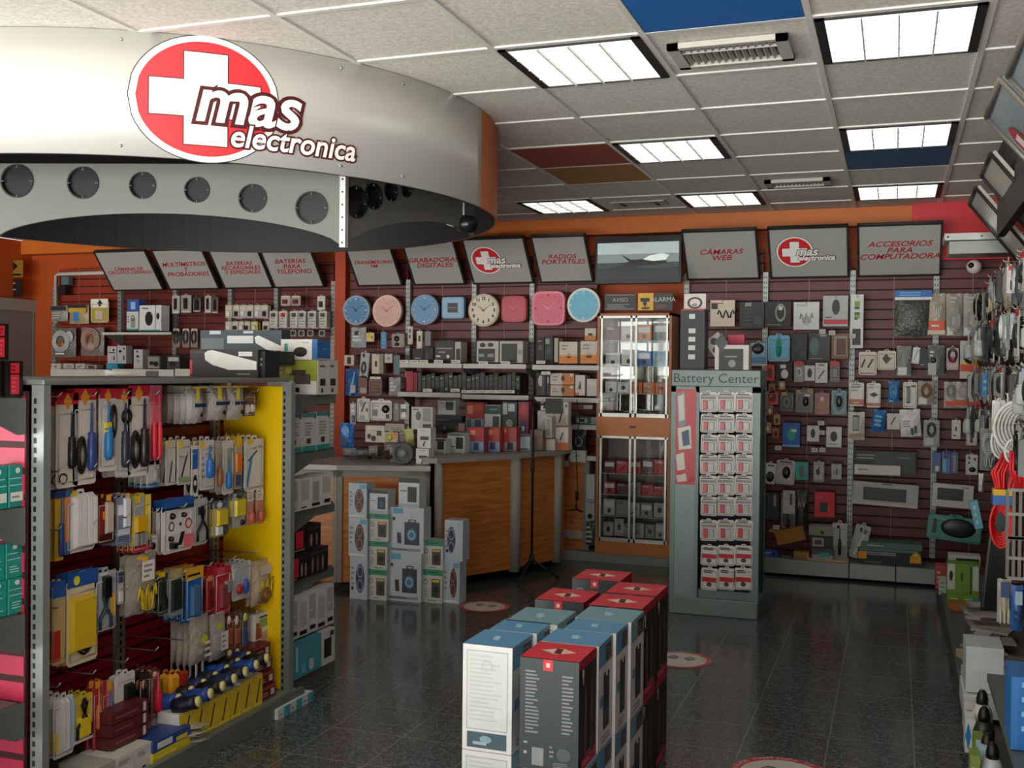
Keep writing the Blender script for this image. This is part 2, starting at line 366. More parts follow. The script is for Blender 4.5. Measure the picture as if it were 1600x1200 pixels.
MB().box(-.2, -.1, -.008, .2, .1, .002, M('b8b6ae', .7)).build('panel', t)
for q in (-.13, .13): MB().box(q - .012, -.08, -.012, q + .012, .08, -.006, DARK).build('slot', t)

# ------------------------------------------------------------------ slatwall on the back wall
MAR = M('5e1a13', .45, 0, 0, .25, 5); MARD = M('2a080b', .7); RUST = M('8c2f1c', .5, 0, 0, .2, 5)
def slatwall(x0, x1, z0, z1, col, name='slatwall_panel', y=8.58, pitch=.075):
    m = MB(); m.box(x0, y, z0, x1, y + .03, z1, MARD); z = z0
    while z < z1 - .01:
        m.box(x0, y - .014, z + .012, x1, y, min(z + pitch, z1), col); z += pitch
    n = max(1, round((x1 - x0) / .28))
    for k in range(1, n): q = x0 + (x1 - x0) * k / n; m.box(q - .003, y - .017, z0, q + .003, y - .012, z1, M('8a6a5c', .5))
    return m.build(name)
def upright(parent_label, X, z0, z1, y=8.52, grp='slotted wall uprights', s=1):
    m = MB(); m.box(X - .02, y, z0, X + .02, y + .045, z1, GREYL); z = z0 + .03
    while z < z1 - .03:
        for q in (-.009, .009): m.box(X + q - .003, y - .0015, z, X + q + .003, y + .001, z + .016, DARK)
        z += .04
    return tag(m.build('slotted_upright'), parent_label, 'shelf upright', grp)
UPX = [(88, 'slotted wall upright beside the grey door frame'), (190, 'slotted wall upright under the first tilted sign'), (276, 'slotted wall upright between the multimeter sign and the first sign'), (362, 'slotted wall upright under the rechargeable battery sign'), (434, 'slotted wall upright under the phone battery sign'),
       (523, 'slotted wall upright beside the narrow orange pillar'), (640, 'slotted wall upright between the pink and second blue clock'), (743, 'slotted wall upright behind the white clock with black numerals'), (833, 'slotted wall upright behind the pink clock'),
       (1074, 'slotted wall upright right of the glass cabinet'), (1197, 'slotted wall upright above the battery stand'), (1333, 'slotted wall upright beside the long keyboard boxes'), (1463, 'slotted wall upright left of the teal keyboard pack')]
ux = [hit(p, 450, 'Y', 8.55).x for p, _ in UPX]
for (p, l), X in zip(UPX, ux): upright(l, X, .16, 2.32)
for k in range(len(ux) - 1):
    if k == 5: continue
    if k == 8:
        slatwall(ux[8] + .022, hit(932, 480, 'Y', 8.55).x, .9, 2.5, MAR)['label'] = 'dark red slatwall panel behind the cyan clock'
        continue
    x0, x1 = ux[k] + .022, ux[k + 1] - .022
    o = slatwall(x0, x1, .14, 2.5, RUST if k == 0 else MAR)
x0 = hit(545, 480, 'Y', 8.55).x
slatwall(ux[12] + .022, XR - .02, .14, 2.38, MAR)
slatwall(x0, ux[6] - .022, .14, 2.5, MAR)
SWL = ['behind the yellow topped packs near the door', 'behind the white and blue camera boxes', 'behind the small black and white packs', 'behind the rows of white battery packs', 'behind the hanging battery packs beside the orange pillar',
       'behind the second blue clock', 'behind the white clock with black numerals', 'behind the cyan clock', 'above the glass cabinet and battery stand', 'behind the mouse boxes right of the battery stand', 'behind the long keyboard boxes', 'in the far right corner under the white camera', 'behind the first blue clock']
sw = [o for o in C.objects if o.name.startswith('slatwall_panel')]
sw.sort(key=lambda o: o.data.vertices[0].co.x)
SWL = SWL[:5] + [SWL[12]] + SWL[5:12]
for o, l in zip(sw, SWL + ['x'] * 9): tag(o, 'dark red slatwall panel ' + l, 'slatwall', 'slatwall panels on the back wall')
o = MB().box(ux[5] + .03, 8.5, 0, x0 - .01, YB, 2.67, M('b04418', .6)).build('column'); struct(o)
# low plinth deck of the back wall
for a, b, l in ((1187, 1327, 'beside the battery stand'), (1327, 1400, 'under the yellow and black carton'), (1400, 1466, 'at the right corner')):
    A, B = hit(a, 890, 'Y', 8.2).x, hit(b, 890, 'Y', 8.2).x
    o = MB().box(A, 8.2, .02, B - .004, 8.56, .13, GREYL).build('base_deck', bevel=.004); tag(o, 'grey metal base deck of the wall display, ' + l, 'display base', 'grey base decks')
A, B = hit(866, 860, 'Y', 8.3).x, hit(1047, 875, 'Y', 8.3).x
tag(MB().box(A, 8.24, 0, B, 8.56, .075, M('8f9694', .5)).build('base_deck'), 'pale grey plinth under the glass display cabinet', 'display base', 'grey base decks')
# right wall: slat panel, kerb and base
struct(MB().box(.30, .9, 0, .345, 8.2, .1, M('575c59', .55)).build('trim_3'))
o = MB().box(.345, .9, 0, XR - .03, 8.56, .085, M('6d6b66', .7)).build('base_deck'); tag(o, 'long grey base deck along the right wall, covered in loose stock', 'display base', 'grey base decks')
m = MB(); m.box(XR - .03, .9, .1, XR - .003, 8.48, 2.24, MARD); z = .1
while z < 2.2: m.box(XR - .045, .9, z + .012, XR - .03, 8.5, z + .075, MAR); z += .075
tag(m.build('slatwall_panel'), 'dark red slatwall running along the right wall', 'slatwall', 'slatwall panels on the back wall')

# left wall door
D = hit(75, 475, 'X', XL + .02); zt = hit(60, 470, 'X', XL + .02).z
dm = MB(); fm = M('9a968c', .5)
for a, b, c, d_ in ((D.y - .02, D.y - .14, 0, zt), (D.y - 1.3, D.y - 1.18, 0, zt), (D.y - 1.3, D.y - .02, zt - .12, zt)):
    dm.box(XL, a, c, XL + .06, b, d_, fm)
dr = struct(dm.build('door_1'))
MB().box(XL, D.y - 1.18, 0, XL + .025, D.y - .14, zt - .12, M('7f7c74', .55)).build('door_panel', dr)
MB().box(XL + .025, D.y - .22, 0, XL + .045, D.y - .19, zt - .12, M('6b6962', .55)).build('door_jamb', dr)
# conduit around the slat panel beside the door
a, b = hit(88, 428, 'Y', 8.5), hit(172, 430, 'Y', 8.5)
m = MB(); m.tube([(a.x, 8.5, 1.95), (a.x, 8.5, a.z - .02), (a.x + .03, 8.5, a.z), (b.x + .2, 8.5, a.z)], .02, M('c0bcb0', .5), 8)
tag(m.build('conduit_pipe'), 'pale grey conduit pipe bending above the shelf beside the door', 'pipe')
p = hit(102, 445, 'Y', 8.45)
t = empty('wall_bracket', p, 0, 'small black and white bracket under the conduit pipe', 'bracket'); MB().box(-.05, 0, 0, .04, .06, .08, M('a', .5)).build('plate', t); MB().box(-.06, -.02, -.1, .02, .05, .0, M('k', .5)).build('body', t)

# ------------------------------------------------------------------ tilted wall signs
WH = M('a9aba6', .35, 0, 0, .06, 4); FR = M('2a2a2a', .4); TXR = M('b01820', .5); TXD = M('50161a', .5)
def logo(parent, r, x, z, y, sc=1.0):
    def disc(name, rr, col, e):
        MB().prism([(x + rr * math.cos(t * PI / 20), y - e, z + rr * math.sin(t * PI / 20)) for t in range(40)], (0, .0006, 0), col).build(name, parent)
    disc('logo_outline', r, M('1c1c1c', .4), .0010); disc('logo_ring', r * .975, M('f2f2ee', .4), .0018); disc('logo_disc', r * .88, M('d8303a', .4), .0026)
    c = MB(); k = r * .66; q = r * .25
    for d_, cc, e in ((.018 * r, M('4a0c10', .4), .0034), (0, M('f6f6f2', .4), .0042)):
        c.quad([(x - q - d_, y - e, z - k - d_), (x + q + d_, y - e, z - k - d_), (x + q + d_, y - e, z + k + d_), (x - q - d_, y - e, z + k + d_)], cc)
        c.quad([(x - k - d_, y - e - .0003, z - q - d_), (x + k + d_, y - e - .0003, z - q - d_), (x + k + d_, y - e - .0003, z + q + d_), (x - k - d_, y - e - .0003, z + q + d_)], cc)
    c.build('logo_cross', parent)
    for s, sz, dx, dz in (('mas', .72, .62, .02), ('electronica', .43, 1.12, -.38)):
        text(s, 'logo_lettering', r * sz, M('4a0c10', .4), parent, (x + r * dx, y - .0052, z + r * dz), shear=.25, off=r * .045)
        text(s, 'logo_lettering', r * sz, M('f6f6f2', .4), parent, (x + r * dx, y - .0075, z + r * dz), shear=.25, off=r * .018)
TILT = math.atan2(.28, .35)
SG = [(178, 257, 'CÁMARAS DE\nCIRCUITO CERRADO', 'first tilted white sign from the left, above the camera boxes'), (266, 344, 'MULTÍMETROS\nY\nPROBADORES', 'tilted white sign reading multimeters and testers'),
      (352, 428, 'BATERÍAS\nRECARGABLES\nY ESPECIALES', 'tilted white sign reading rechargeable and special batteries'), (430, 508, 'BATERÍAS\nPARA\nTELÉFONO', 'tilted white sign reading telephone batteries'),
      (560, 630, 'TRANSMISORES\nFM', 'tilted white sign reading FM transmitters'), (648, 728, 'GRABADORAS\nDIGITALES', 'tilted white sign reading digital recorders'), (740, 835, None, 'tilted white logo sign above the white clock'),
      (845, 928, 'RADIOS\nPORTÁTILES', 'tilted white sign reading portable radios, left of the television'), (1074, 1188, 'CÁMARAS\nWEB', 'tilted white sign reading web cameras, right of the television'),
      (1204, 1327, None, 'tilted white logo sign between the web camera and computer accessory signs'), (1340, 1470, 'ACCESORIOS\nPARA\nCOMPUTADORA', 'tilted white sign reading computer accessories, at the far right')]
for x0, x1, s, lab in SG:
    a, b = hit(x0, 440, 'Y', 8.5), hit(x1, 440, 'Y', 8.5); w = b.x - a.x; h = .455
    t = empty('wall_sign', ((a.x + b.x) / 2, 8.5, 2.27), 0, lab, 'sign', 'tilted wall signs'); t.rotation_euler[0] = TILT
    MB().box(-w / 2 + .008, -.004, .008, w / 2 - .008, .01, h - .008, WH).build('sign_panel', t)
    f = MB()
    for q in (-1, 1): f.box(q * w / 2, -.012, 0, q * (w / 2 - .014), .02, h, FR)
    f.box(-w / 2, -.012, 0, w / 2, .02, .014, FR); f.box(-w / 2, -.012, h - .014, w / 2, .02, h, FR); f.build('frame', t)
    MB().box(-w / 2, .02, .0, w / 2, .024, h, FR).build('backing', t)
    if s: 
        n = s.count('\n') + 1; L = max(len(q) for q in s.split('\n'))
        text(s, 'lettering', min(.064, w * 1.28 / L) , TXR, t, (0, -.0055, h * .5), shear=.3, off=.0005, sx=1.15)
    else: logo(t, .14, -.1, h * .52, -.004)
# red signage lettering done; television
a, b = hit(930, 405, 'Y', 8.3), hit(1065, 405, 'Y', 8.3); w = b.x - a.x; zb, zt_ = hit(1000, 443, 'Y', 8.3).z, hit(1000, 368, 'Y', 8.3).z; h = zt_ - zb
t = empty('television', ((a.x + b.x) / 2, 8.3, zb), 0, 'flat television on the wall showing a dark landscape, between two signs', 'television')
MB().box(-w / 2, 0, 0, w / 2, .06, h, M('0a0a0b', .3)).build('bezel', t, bevel=.004)
scr = MB(); A_ = w / 2 - .02; e = -.002
def scr_band(z0, z1, c): scr.quad([(-A_, e, z0 * h), (A_, e, z0 * h), (A_, e, z1 * h), (-A_, e, z1 * h)], M(c, .3, 0, .55, .15, 9))
scr_band(.1, .3, '0c1412'); scr_band(.3, .44, '26302e'); scr_band(.44, .62, '66726f'); scr_band(.62, .86, '8d9a98')
e = -.003
def blob(pts, c, q=0): scr.quad([(p[0] * w - w / 2, e - q, p[1] * h) for p in pts], M(c, .3, 0, .4, .15, 9))
blob([(.3, .42), (.45, .36), (.7, .38), (.84, .42), (.8, .55), (.62, .52), (.5, .5)], '0d100f'); blob([(.56, .5), (.64, .58), (.78, .62), (.86, .58), (.82, .48), (.68, .46)], 'c4cfcc', .0004); blob([(.3, .62), (.42, .5), (.52, .5), (.5, .44), (.4, .46)], '0d100f', .0008); blob([(.03, .3), (.35, .4), (.6, .3), (.97, .34), (.97, .1), (.03, .1)], '151d1b', .0012)
scr.build('screen', t)
MB().box(-.1, .06, h * .3, .1, .2, h * .7, DARK).build('bracket', t)
# ------------------------------------------------------------------ round canopy
CX, CY, CR, CZ = -3.65, 4.8, 1.715, 2.335
can = empty('canopy', (CX, CY, CZ), 0, 'round brushed aluminium canopy with red logo hanging from the ceiling', 'canopy')
m, nt, bs = nodes_mat('brushed_aluminium'); N = nt.nodes.new; L = nt.links.new
tc = N('ShaderNodeTexCoord'); mp = N('ShaderNodeMapping'); mp.inputs['Scale'].default_value = (1.5, 1.5, 60); L(tc.outputs['Object'], mp.inputs[0])
no = N('ShaderNodeTexNoise'); no.inputs['Scale'].default_value = 3; no.inputs['Detail'].default_value = 3; L(mp.outputs[0], no.inputs[0])
mr = N('ShaderNodeMapRange'); L(no.outputs[0], mr.inputs[0]); mr.inputs[3].default_value = .34; mr.inputs[4].default_value = .46; L(mr.outputs[0], bs.inputs['Roughness'])
bs.inputs['Base Color'].default_value = lin('e2e2dc'); bs.inputs['Metallic'].default_value = .5
BRUSH = m
def ringband(a0, a1, z0, z1, r0, r1, mat, n, name, parent):
    vs = []; fs = []
    for k in range(n + 1):
        a = a0 + (a1 - a0) * k / n; c_, s_ = math.cos(a), math.sin(a)
        vs += [(r1 * c_, r1 * s_, z0), (r1 * c_, r1 * s_, z1), (r0 * c_, r0 * s_, z1), (r0 * c_, r0 * s_, z0)]
    for k in range(n):
        b = 4 * k
        for q in range(4): fs.append((b + q, b + 4 + q, b + 4 + (q + 1) % 4, b + (q + 1) % 4))
    fs += [(0, 1, 2, 3), (4 * n, 4 * n + 3, 4 * n + 2, 4 * n + 1)]
    return MB().add(vs, fs, mat).build(name, parent)
a_end = math.radians(3)
fo = ringband(math.radians(-215), a_end, 0, ZC - CZ, CR - .012, CR, BRUSH, 120, 'aluminium_fascia', can)
for p in fo.data.polygons: p.use_smooth = True
ringband(a_end, math.radians(145), 0, ZC - CZ, CR - .012, CR, M('c86a28', .5), 60, 'orange_fascia', can)
ringband(0, 2 * PI, 0, ZC - CZ, CR - .03, CR - .014, M('1d2022', .6), 120, 'inner_lining', can)
MB().prism([((CR - .03) * math.cos(t * PI / 36), (CR - .03) * math.sin(t * PI / 36), .30) for t in range(72)], (0, 0, .012), M('141617', .7)).build('inner_ceiling', can)
for k in (-78, -60, -31, -20): 
    a = math.radians(k)
    for z in (.035, .44): MB().cyl((CR * math.cos(a), CR * math.sin(a), z), (math.cos(a), math.sin(a), 0), .006, .004, ALU, 8).build('screw', can)
# logo bent onto the fascia: local (arc length, height) -> cylinder
def ang_px(x, y, z):      # where the photographed spot lies on the drum
    d = ray(x, y); o = Vector((-CX, -CY)); D = Vector((d.x, d.y)); A = D.dot(D); B = 2 * D.dot(o); Cc = o.dot(o) - CR * CR
    t_ = (-B - math.sqrt(B * B - 4 * A * Cc)) / (2 * A); P = D * t_ + o; return math.atan2(P.y, P.x), CH + d.z * t_ - CZ
la, lz = ang_px(318, 155, 0); ll, _ = ang_px(198, 155, 0); lr, _2 = ang_px(438, 160, 0); LR = (lr - ll) * CR / 2
_, zt2 = ang_px(318, 55, 0); _, zb2 = ang_px(318, 255, 0); KX = LR / ((zt2 - zb2) / 2); LR = (zt2 - zb2) / 2; la = (ll + lr) / 2
def bend(px, pz, e): a = la + px * KX / CR; r = CR + e; return (r * math.cos(a), r * math.sin(a), lz + pz)
def flat_to_drum(polys, name, mat, e, cut=.03):
    m = MB()
    for P in polys: m.add([bend(x, z, e) for x, z in P], [tuple(range(len(P)))], mat)
    m.build(name, can)
def disc_strips(r, n=40):
    out = []
    for k in range(n):
        x0, x1 = -r + 2 * r * k / n, -r + 2 * r * (k + 1) / n; h0, h1 = math.sqrt(max(0, r * r - x0 * x0)), math.sqrt(max(0, r * r - x1 * x1))
        out.append([(x0, -h0), (x1, -h1), (x1, h1), (x0, h0)])
    return out
flat_to_drum(disc_strips(LR), 'logo_outline', M('20201f', .5), .0008); flat_to_drum(disc_strips(LR * .985), 'logo_ring', M('f4f4ee', .5), .0014)
flat_to_drum(disc_strips(LR * .895), 'logo_disc', M('de2f38', .5, 0, 0, .03), .0020)
def cross(k, q, d_):
    def rect(x0, z0, x1, z1, n=12): return [[(x0 + (x1 - x0) * i / n, z0), (x0 + (x1 - x0) * (i + 1) / n, z0), (x0 + (x1 - x0) * (i + 1) / n, z1), (x0 + (x1 - x0) * i / n, z1)] for i in range(n)]
    return rect(-q - d_, -k - d_, q + d_, k + d_) + rect(-k - d_, -q - d_, -q - d_, q + d_) + rect(q + d_, -q - d_, k + d_, q + d_)
for d_, c, e, nm in ((.004, '5a0d12', .0027, 'logo_cross_edge'), (0, 'f8f8f4', .0034, 'logo_cross')):
    flat_to_drum(cross(LR * .72, LR * .28, d_), nm, M(c, .5, 0, 0, .02), e)
def bent_text(s, size, ax, az, mat, e, off, name, shear=.22, sx=1.0):
    cu = bpy.data.curves.new(name, 'FONT'); cu.body = s; cu.size = size; cu.shear = shear; cu.offset = off; cu.resolution_u = 4
    o = bpy.data.objects.new('tmp_text', cu); C.objects.link(o); bpy.context.view_layer.update()
    me = bpy.data.meshes.new_from_object(o.evaluated_get(bpy.context.evaluated_depsgraph_get())); bpy.data.objects.remove(o)
    for v in me.vertices: v.co = bend(ax + v.co.x * sx, az + v.co.y, e)
    me.materials.clear(); me.materials.append(mat); q = bpy.data.objects.new(name, me); C.objects.link(q); q.parent = can
DKR = M('4a0a10', .5); WHT = M('fbfbf6', .5, 0, 0, .02)
for s, sz, ax, az, e, sx in (('mas', LR * 1.02, -.16 * LR, -.33 * LR, .0045, .88), ('electronica', LR * .50, .30 * LR, -.70 * LR, .0060, .82)):
    bent_text(s, sz, ax, az, DKR, e, sz * .075, 'logo_lettering_edge', sx=sx); bent_text(s, sz, ax, az, WHT, e + .0012, sz * .018, 'logo_lettering', sx=sx)
# holed facade panels below the fascia
def holed(A, B, zA, zB, holes, arch, name, ztop=2.42):
    A = Vector((A[0], A[1], 0)); B = Vector((B[0], B[1], 0)); dx = (B - A); Ln = dx.length; dx.normalize(); nrm = Vector((dx.y, -dx.x, 0))
    n = 90; vs = []; m = MB(); th = .012
    def zb(s):    # arched lower edge
        t_ = s / Ln; base = zA + (zB - zA) * t_; return base + arch * max(0, 1 - (2 * t_ - 1) ** 2) ** .62
    hs = []
    for (px, py, r) in holes:
        d = ray(px, py); t_ = (A - Vector((0, 0, 0))).dot(nrm) / Vector((d.x, d.y, 0)).dot(nrm); P = d * t_ + Vector((0, 0, CH)); hs.append(((P - A).dot(dx), P.z, r))
    K = 24
    xs = [0, Ln]
    # build as columns: between holes a strip, around each hole a ring of quads to its cell
    hs.sort(); edges = [0]
    cells = []
    prev = 0
    for k, (s, z, r) in enumerate(hs):
        s0 = max(prev, s - r * 1.18); s1 = min(Ln, s + r * 1.18)
        if s0 > prev: cells.append(('s', prev, s0))
        cells.append(('h', s0, s1, s, z, r)); prev = s1
    if prev < Ln: cells.append(('s', prev, Ln))
    for cth in (0, th):
        off = -nrm * 0 + nrm * (-cth)
        def P3(s, z): return A + dx * s + off - Vector((CX, CY, 0)) + Vector((0, 0, z - CZ))
        for c in cells:
            if c[0] == 's':
                q = max(1, int((c[2] - c[1]) / .04))
                for i in range(q):
                    a, b = c[1] + (c[2] - c[1]) * i / q, c[1] + (c[2] - c[1]) * (i + 1) / q
                    m.quad([P3(a, zb(a)), P3(b, zb(b)), P3(b, ztop), P3(a, ztop)], HMAT)
            else:
                _, s0, s1, s, z, r = c; ring = []; out = []
                for i in range(K):
                    a = 2 * PI * i / K; ring.append((s + r * math.cos(a), z + r * math.sin(a)))
                    cx_, sz_ = math.cos(a), math.sin(a); k_ = 1 / max(abs(cx_), abs(sz_)); ex, ez = cx_ * k_, sz_ * k_
                    so = s + (ex * (s1 - s) if ex > 0 else ex * (s - s0)); zo = ztop if ez > .99 else None
                    zl = zb(so); out.append((so, z + (ez * (ztop - z) if ez > 0 else ez * (z - zl))))
                for i in range(K):
                    j = (i + 1) % K; m.quad([P3(*ring[i]), P3(*ring[j]), P3(*out[j]), P3(*out[i])], HMAT)
    o = m.build(name, can)
    for (s, z, r) in hs:
        c = A + dx * s - Vector((CX, CY, 0)) + Vector((0, 0, z - CZ)) - nrm * .03
        pr = MB(); pr.lathe([(r * 1.03, .018), (r * 1.03, .036), (r * .93, .036), (r * .93, .004), (r * .5, -.004), (.001, -.006)], c, nrm, M('17191b', .35, .3), 24, False)
        up_ = Vector((0, 0, 1))
        for v in (dx, -dx, up_, -up_): pr.tube([c + nrm * .034 + v * r * .8, c + nrm * .034 + v * r * 1.02], .003, M('6a6c6a', .4), 4)
        pr.build('porthole_ring', o)
    return o
HMAT = M('666862', .45, .3, 0, .08, 3)
c1 = hit(538, 387, 'Y', 4.12); holesL = [(27, 283, .072), (130, 286, .069), (223, 290, .058), (308, 297, .055), (395, 310, .061), (487, 325, .070)]
A0 = Vector((c1.x - 1.55 * .955, c1.y - 1.55 * .3, 0))
holed((A0.x, A0.y), (c1.x, c1.y), 2.09, c1.z, holesL, .13, 'holed_panel')
e1 = hit(740, 372, 'Y', 5.1); holed((c1.x, c1.y), (e1.x, e1.y), c1.z, e1.z, [(556, 316, .07), (583, 307, .058), (610, 299, .045), (634, 297, .035)], .10, 'holed_panel')
m = MB(); q = c1 - Vector((CX, CY, CZ)); m.box(q.x - .014, q.y - .02, q.z, q.x + .014, q.y + .008, .06, M('c8cac6', .4, .3))
for k in range(6): m.cyl((q.x, q.y - .02, q.z + .02 + k * .055), (0, -1, 0), .004, .003, DARK, 6)
m.build('corner_strip', can)
# small black camera at the end of the canopy
p = hit(722, 345, 'Y', 5.0); t = empty('security_camera', p, .5, 'small black security camera under the right end of the canopy', 'camera')
MB().cyl((0, .07, 0), (.3, -1, -.2), .042, .13, M('17191a', .3), 16).build('body', t); MB().cyl((-.03, .05, .0), (-1, -.6, .3), .03, .04, M('c8cac8', .3), 16).build('lens_ring', t)
MB().box(-.012, 0, .03, .012, .024, .1, ALU).build('bracket', t)
# white dome cameras
def dome(px, py, Y, lab):
    p = hit(px, py, 'Y', Y); t = empty('security_camera', p, 0, lab, 'camera')
    prof = [(.001, 0)] + [(.052 * math.sin(a * PI / 12), .052 * (1 - math.cos(a * PI / 12))) for a in range(1, 12)]
    MB().lathe(prof, (0, .052, 0), (0, -1, 0), M('d8d0cc', .35), 18).build('body', t)
    MB().cyl((-.02, -.035, .006), (-.25, -1, .1), .02, .016, M('0c0c0c', .2), 14).build('lens', t); MB().cyl((0, .03, 0), (0, 1, 0), .03, .12, M('c8c4c0', .4), 12).build('mount', t)
dome(1522, 417, 8.35, 'white ball security camera in the far right corner under the red beam')
dome(55, 364, 8.3, 'white ball security camera on the orange wall above the doorway')
# small warning placards
def placard(x0, y0, x1, y1, Y, bg, spec, txt, tc_, lab, size=.05):
    loc, w, h, rz = place('Y', Y, x0, y0, x1, y1)
    o = MB(); o.box(-w / 2, 0, 0, w / 2, .006, h, M(bg, .4)); patches(o, spec, w, h, .006); o = o.build('placard', None, loc)
    tag(o, lab, 'sign', 'small alarm placards')
    if txt: text(txt, 'lettering', size, M(tc_, .5), o, (0, -.003, h * .62))
placard(945, 459, 994, 485, 8.2, '1a1b1a', 'l8,12,92,40,g,3;r5,90,95,94,g;r5,6,95,10,g', 'AVISO', 'b8b8ac', 'black notice placard with grey lettering on top of the glass cabinet', .045)
placard(997, 458, 1021, 485, 8.2, 'e0b01c', 'r15,50,75,72,k;p30,20,60,60,k;e20,6,80,20,d', None, 'k', 'yellow placard with a black camera symbol above the glass cabinet')
placard(1022, 458, 1051, 485, 8.2, '181816', 'l8,10,92,36,n,3', 'ALARMA', 'd0d0c4', 'black alarm placard right of the yellow camera placard', .05)
placard(4, 407, 36, 433, 8.5, '8a6a22', 'p35,40,75,90,k;r10,8,90,20,k', None, 'k', 'yellow camera warning placard above the doorway')
placard(1, 436, 34, 464, 8.5, '201a16', 'l10,15,90,85,g,4', None, 'k', 'black notice placard directly above the doorway frame')

# ------------------------------------------------------------------ clocks
def clock(px, py, ww, hh, rim, face, mark, kind, lab, hands='k'):
    loc, w, h, rz = place('Y', 8.46, px - ww / 2, py - hh / 2, px + ww / 2, py + hh / 2); r = h / 2
    t = empty('wall_clock', (loc.x, 8.46, loc.z + r), 0, lab, 'clock', 'wall clocks in a row')
    def shape(k, e, sq=0):
        if kind == 'round': return [(k * r * math.cos(a * PI / 20), e, k * r * math.sin(a * PI / 20)) for a in range(40)]
        n_ = .42 if kind == 'soft' else .2
        out = []
        for a in range(40):
            c_, s_ = math.cos(a * PI / 20), math.sin(a * PI / 20); out.append((k * r * math.copysign(abs(c_) ** n_, c_) * (1.12 if kind == 'square' else 1), e, k * r * math.copysign(abs(s_) ** n_, s_)))
        return out
    MB().prism(shape(1, -.02), (0, .045, 0), M(rim, .35)).build('case', t, bevel=.004)
    MB().prism(shape(.86, -.0225), (0, .002, 0), M(face, .3 if kind != 'gloss' else .08)).build('dial', t)
    if kind == 'square':
        MB().box(-r * .5, -.026, -r * .45, r * .5, -.022, r * .42, M('1d2a2c', .2)).build('display', t); MB().box(-r * .42, -.028, -r * .02, r * .42, -.026, r * .03, M('8fa6ae', .4)).build('display_bar', t); return
    mk = MB()
    for a in range(12):
        th = a * PI / 6; L0, wd = (.74 if a % 3 else .70), (.03 if a % 3 else .055)
        cx_, cz_ = math.sin(th) * r * .76, math.cos(th) * r * .76
        if mark == 'num' : continue
        mk.prism([(cx_ - wd * r, -.0235, cz_ - wd * r), (cx_ + wd * r, -.0235, cz_ - wd * r), (cx_ + wd * r, -.0235, cz_ + wd * r), (cx_ - wd * r, -.0235, cz_ + wd * r)], (0, -.001, 0), M(mark, .4))
    if mk.v: mk.build('hour_mark', t)
    if mark == 'num':
        for a in range(1, 13): th = a * PI / 6; text(str(a), 'numeral', r * .26, M('101010', .4), t, (math.sin(th) * r * .7, -.024, math.cos(th) * r * .7), off=.002)
    for (a, l, wd) in ((-52, .42, .03), (55, .6, .02)):
        if hands is None: break
        a = math.radians(a); d_ = Vector((math.sin(a), 0, math.cos(a))); n_ = Vector((d_.z, 0, -d_.x)) * wd * r; P = Vector((0, -.027, 0))
        MB().prism([P - d_ * r * .1 - n_, P - d_ * r * .1 + n_, P + d_ * l * r + n_ * .4, P + d_ * l * r - n_ * .4], (0, -.001, 0), M(hands, .4)).build('hand', t)
clock(558, 485, 38, 47, '8fa6b8', '4f86b4', 'c8d4dc', 'round', 'blue round wall clock at the left end of the clock row', 'k')
clock(606, 486, 46, 50, 'e2c0b0', 'd8ac9c', 'e8c8bc', 'round', 'plain pale pink round wall clock, second in the row', 'a07060')
clock(665, 484, 42, 48, '6f94b0', '5a92bc', 'c8d4dc', 'round', 'blue round wall clock right of the pale pink clock', '203038')
clock(709, 481, 40, 34, '6fa0c8', '8ab4cc', 'k', 'square', 'light blue rectangular digital wall clock')
clock(757, 485, 46, 52, 'b8ac90', 'd4ccb4', 'num', 'round', 'cream wall clock with bold black numerals', 'k')
clock(804, 483, 36, 42, 'a81830', 'b82038', 'e06878', 'soft', 'small dark red rounded square wall clock', 'e8a0a8')
clock(858, 482, 48, 54, 'e0788c', 'd04c68', '7a1830', 'soft', 'large pink rounded square wall clock', 'e8b0b8')
clock(913, 477, 48, 54, 'd8d8d0', '58b0cc', 'b8d8e0', 'gloss' if 0 else 'round', 'glossy cyan wall clock with a white rim at the right end of the row', None)
# ------------------------------------------------------------------ counter
WOOD = None
def wood():
    m, nt, bs = nodes_mat('orange_maple'); N = nt.nodes.new; L = nt.links.new
    tc = N('ShaderNodeTexCoord'); mp = N('ShaderNodeMapping'); mp.inputs['Scale'].default_value = (2, 2, 22); L(tc.outputs['Object'], mp.inputs[0])
    no = N('ShaderNodeTexNoise'); no.inputs['Scale'].default_value = 2.2; no.inputs['Detail'].default_value = 6; L(mp.outputs[0], no.inputs[0])
    cr = N('ShaderNodeValToRGB'); L(no.outputs[0], cr.inputs[0]); cr.color_ramp.elements[0].position = .3; cr.color_ramp.elements[0].color = lin('b0622a')
    cr.color_ramp.elements[1].position = .7; cr.color_ramp.elements[1].color = lin('d28a46'); L(cr.outputs[0], bs.inputs['Base Color']); bs.inputs['Roughness'].default_value = .38
    return m
WOOD = wood(); GTR = M('8d8b80', .5)
def facet(P, Q, z0, z1, parent, border, name='front_panel', th=.03):
    P, Q = Vector((*P, 0)), Vector((*Q, 0)); d = (Q - P).normalized(); n = Vector((d.y, -d.x, 0)); L_ = (Q - P).length
    def bx(s0, s1, a, b, e0, e1, mat): 
        pts = [P + d * s0 + n * e0, P + d * s1 + n * e0, P + d * s1 + n * e1, P + d * s0 + n * e1]
        return MB().prism([(p.x, p.y, a) for p in pts], (0, 0, b - a), mat)
    bx(0, L_, z0, z1, -th, 0, WOOD).build(name, parent)
    if border:
        m = MB()
        for s0, s1, a, b in ((0, border, z0, z1), (L_ - border, L_, z0, z1), (0, L_, z1 - .05, z1)):
            pts = [P + d * s0 + n * 0, P + d * s1 + n * 0, P + d * s1 + n * .012, P + d * s0 + n * .012]
            m.prism([(p.x, p.y, a) for p in pts], (0, 0, b - a), GTR)
        m.build('grey_trim', parent)
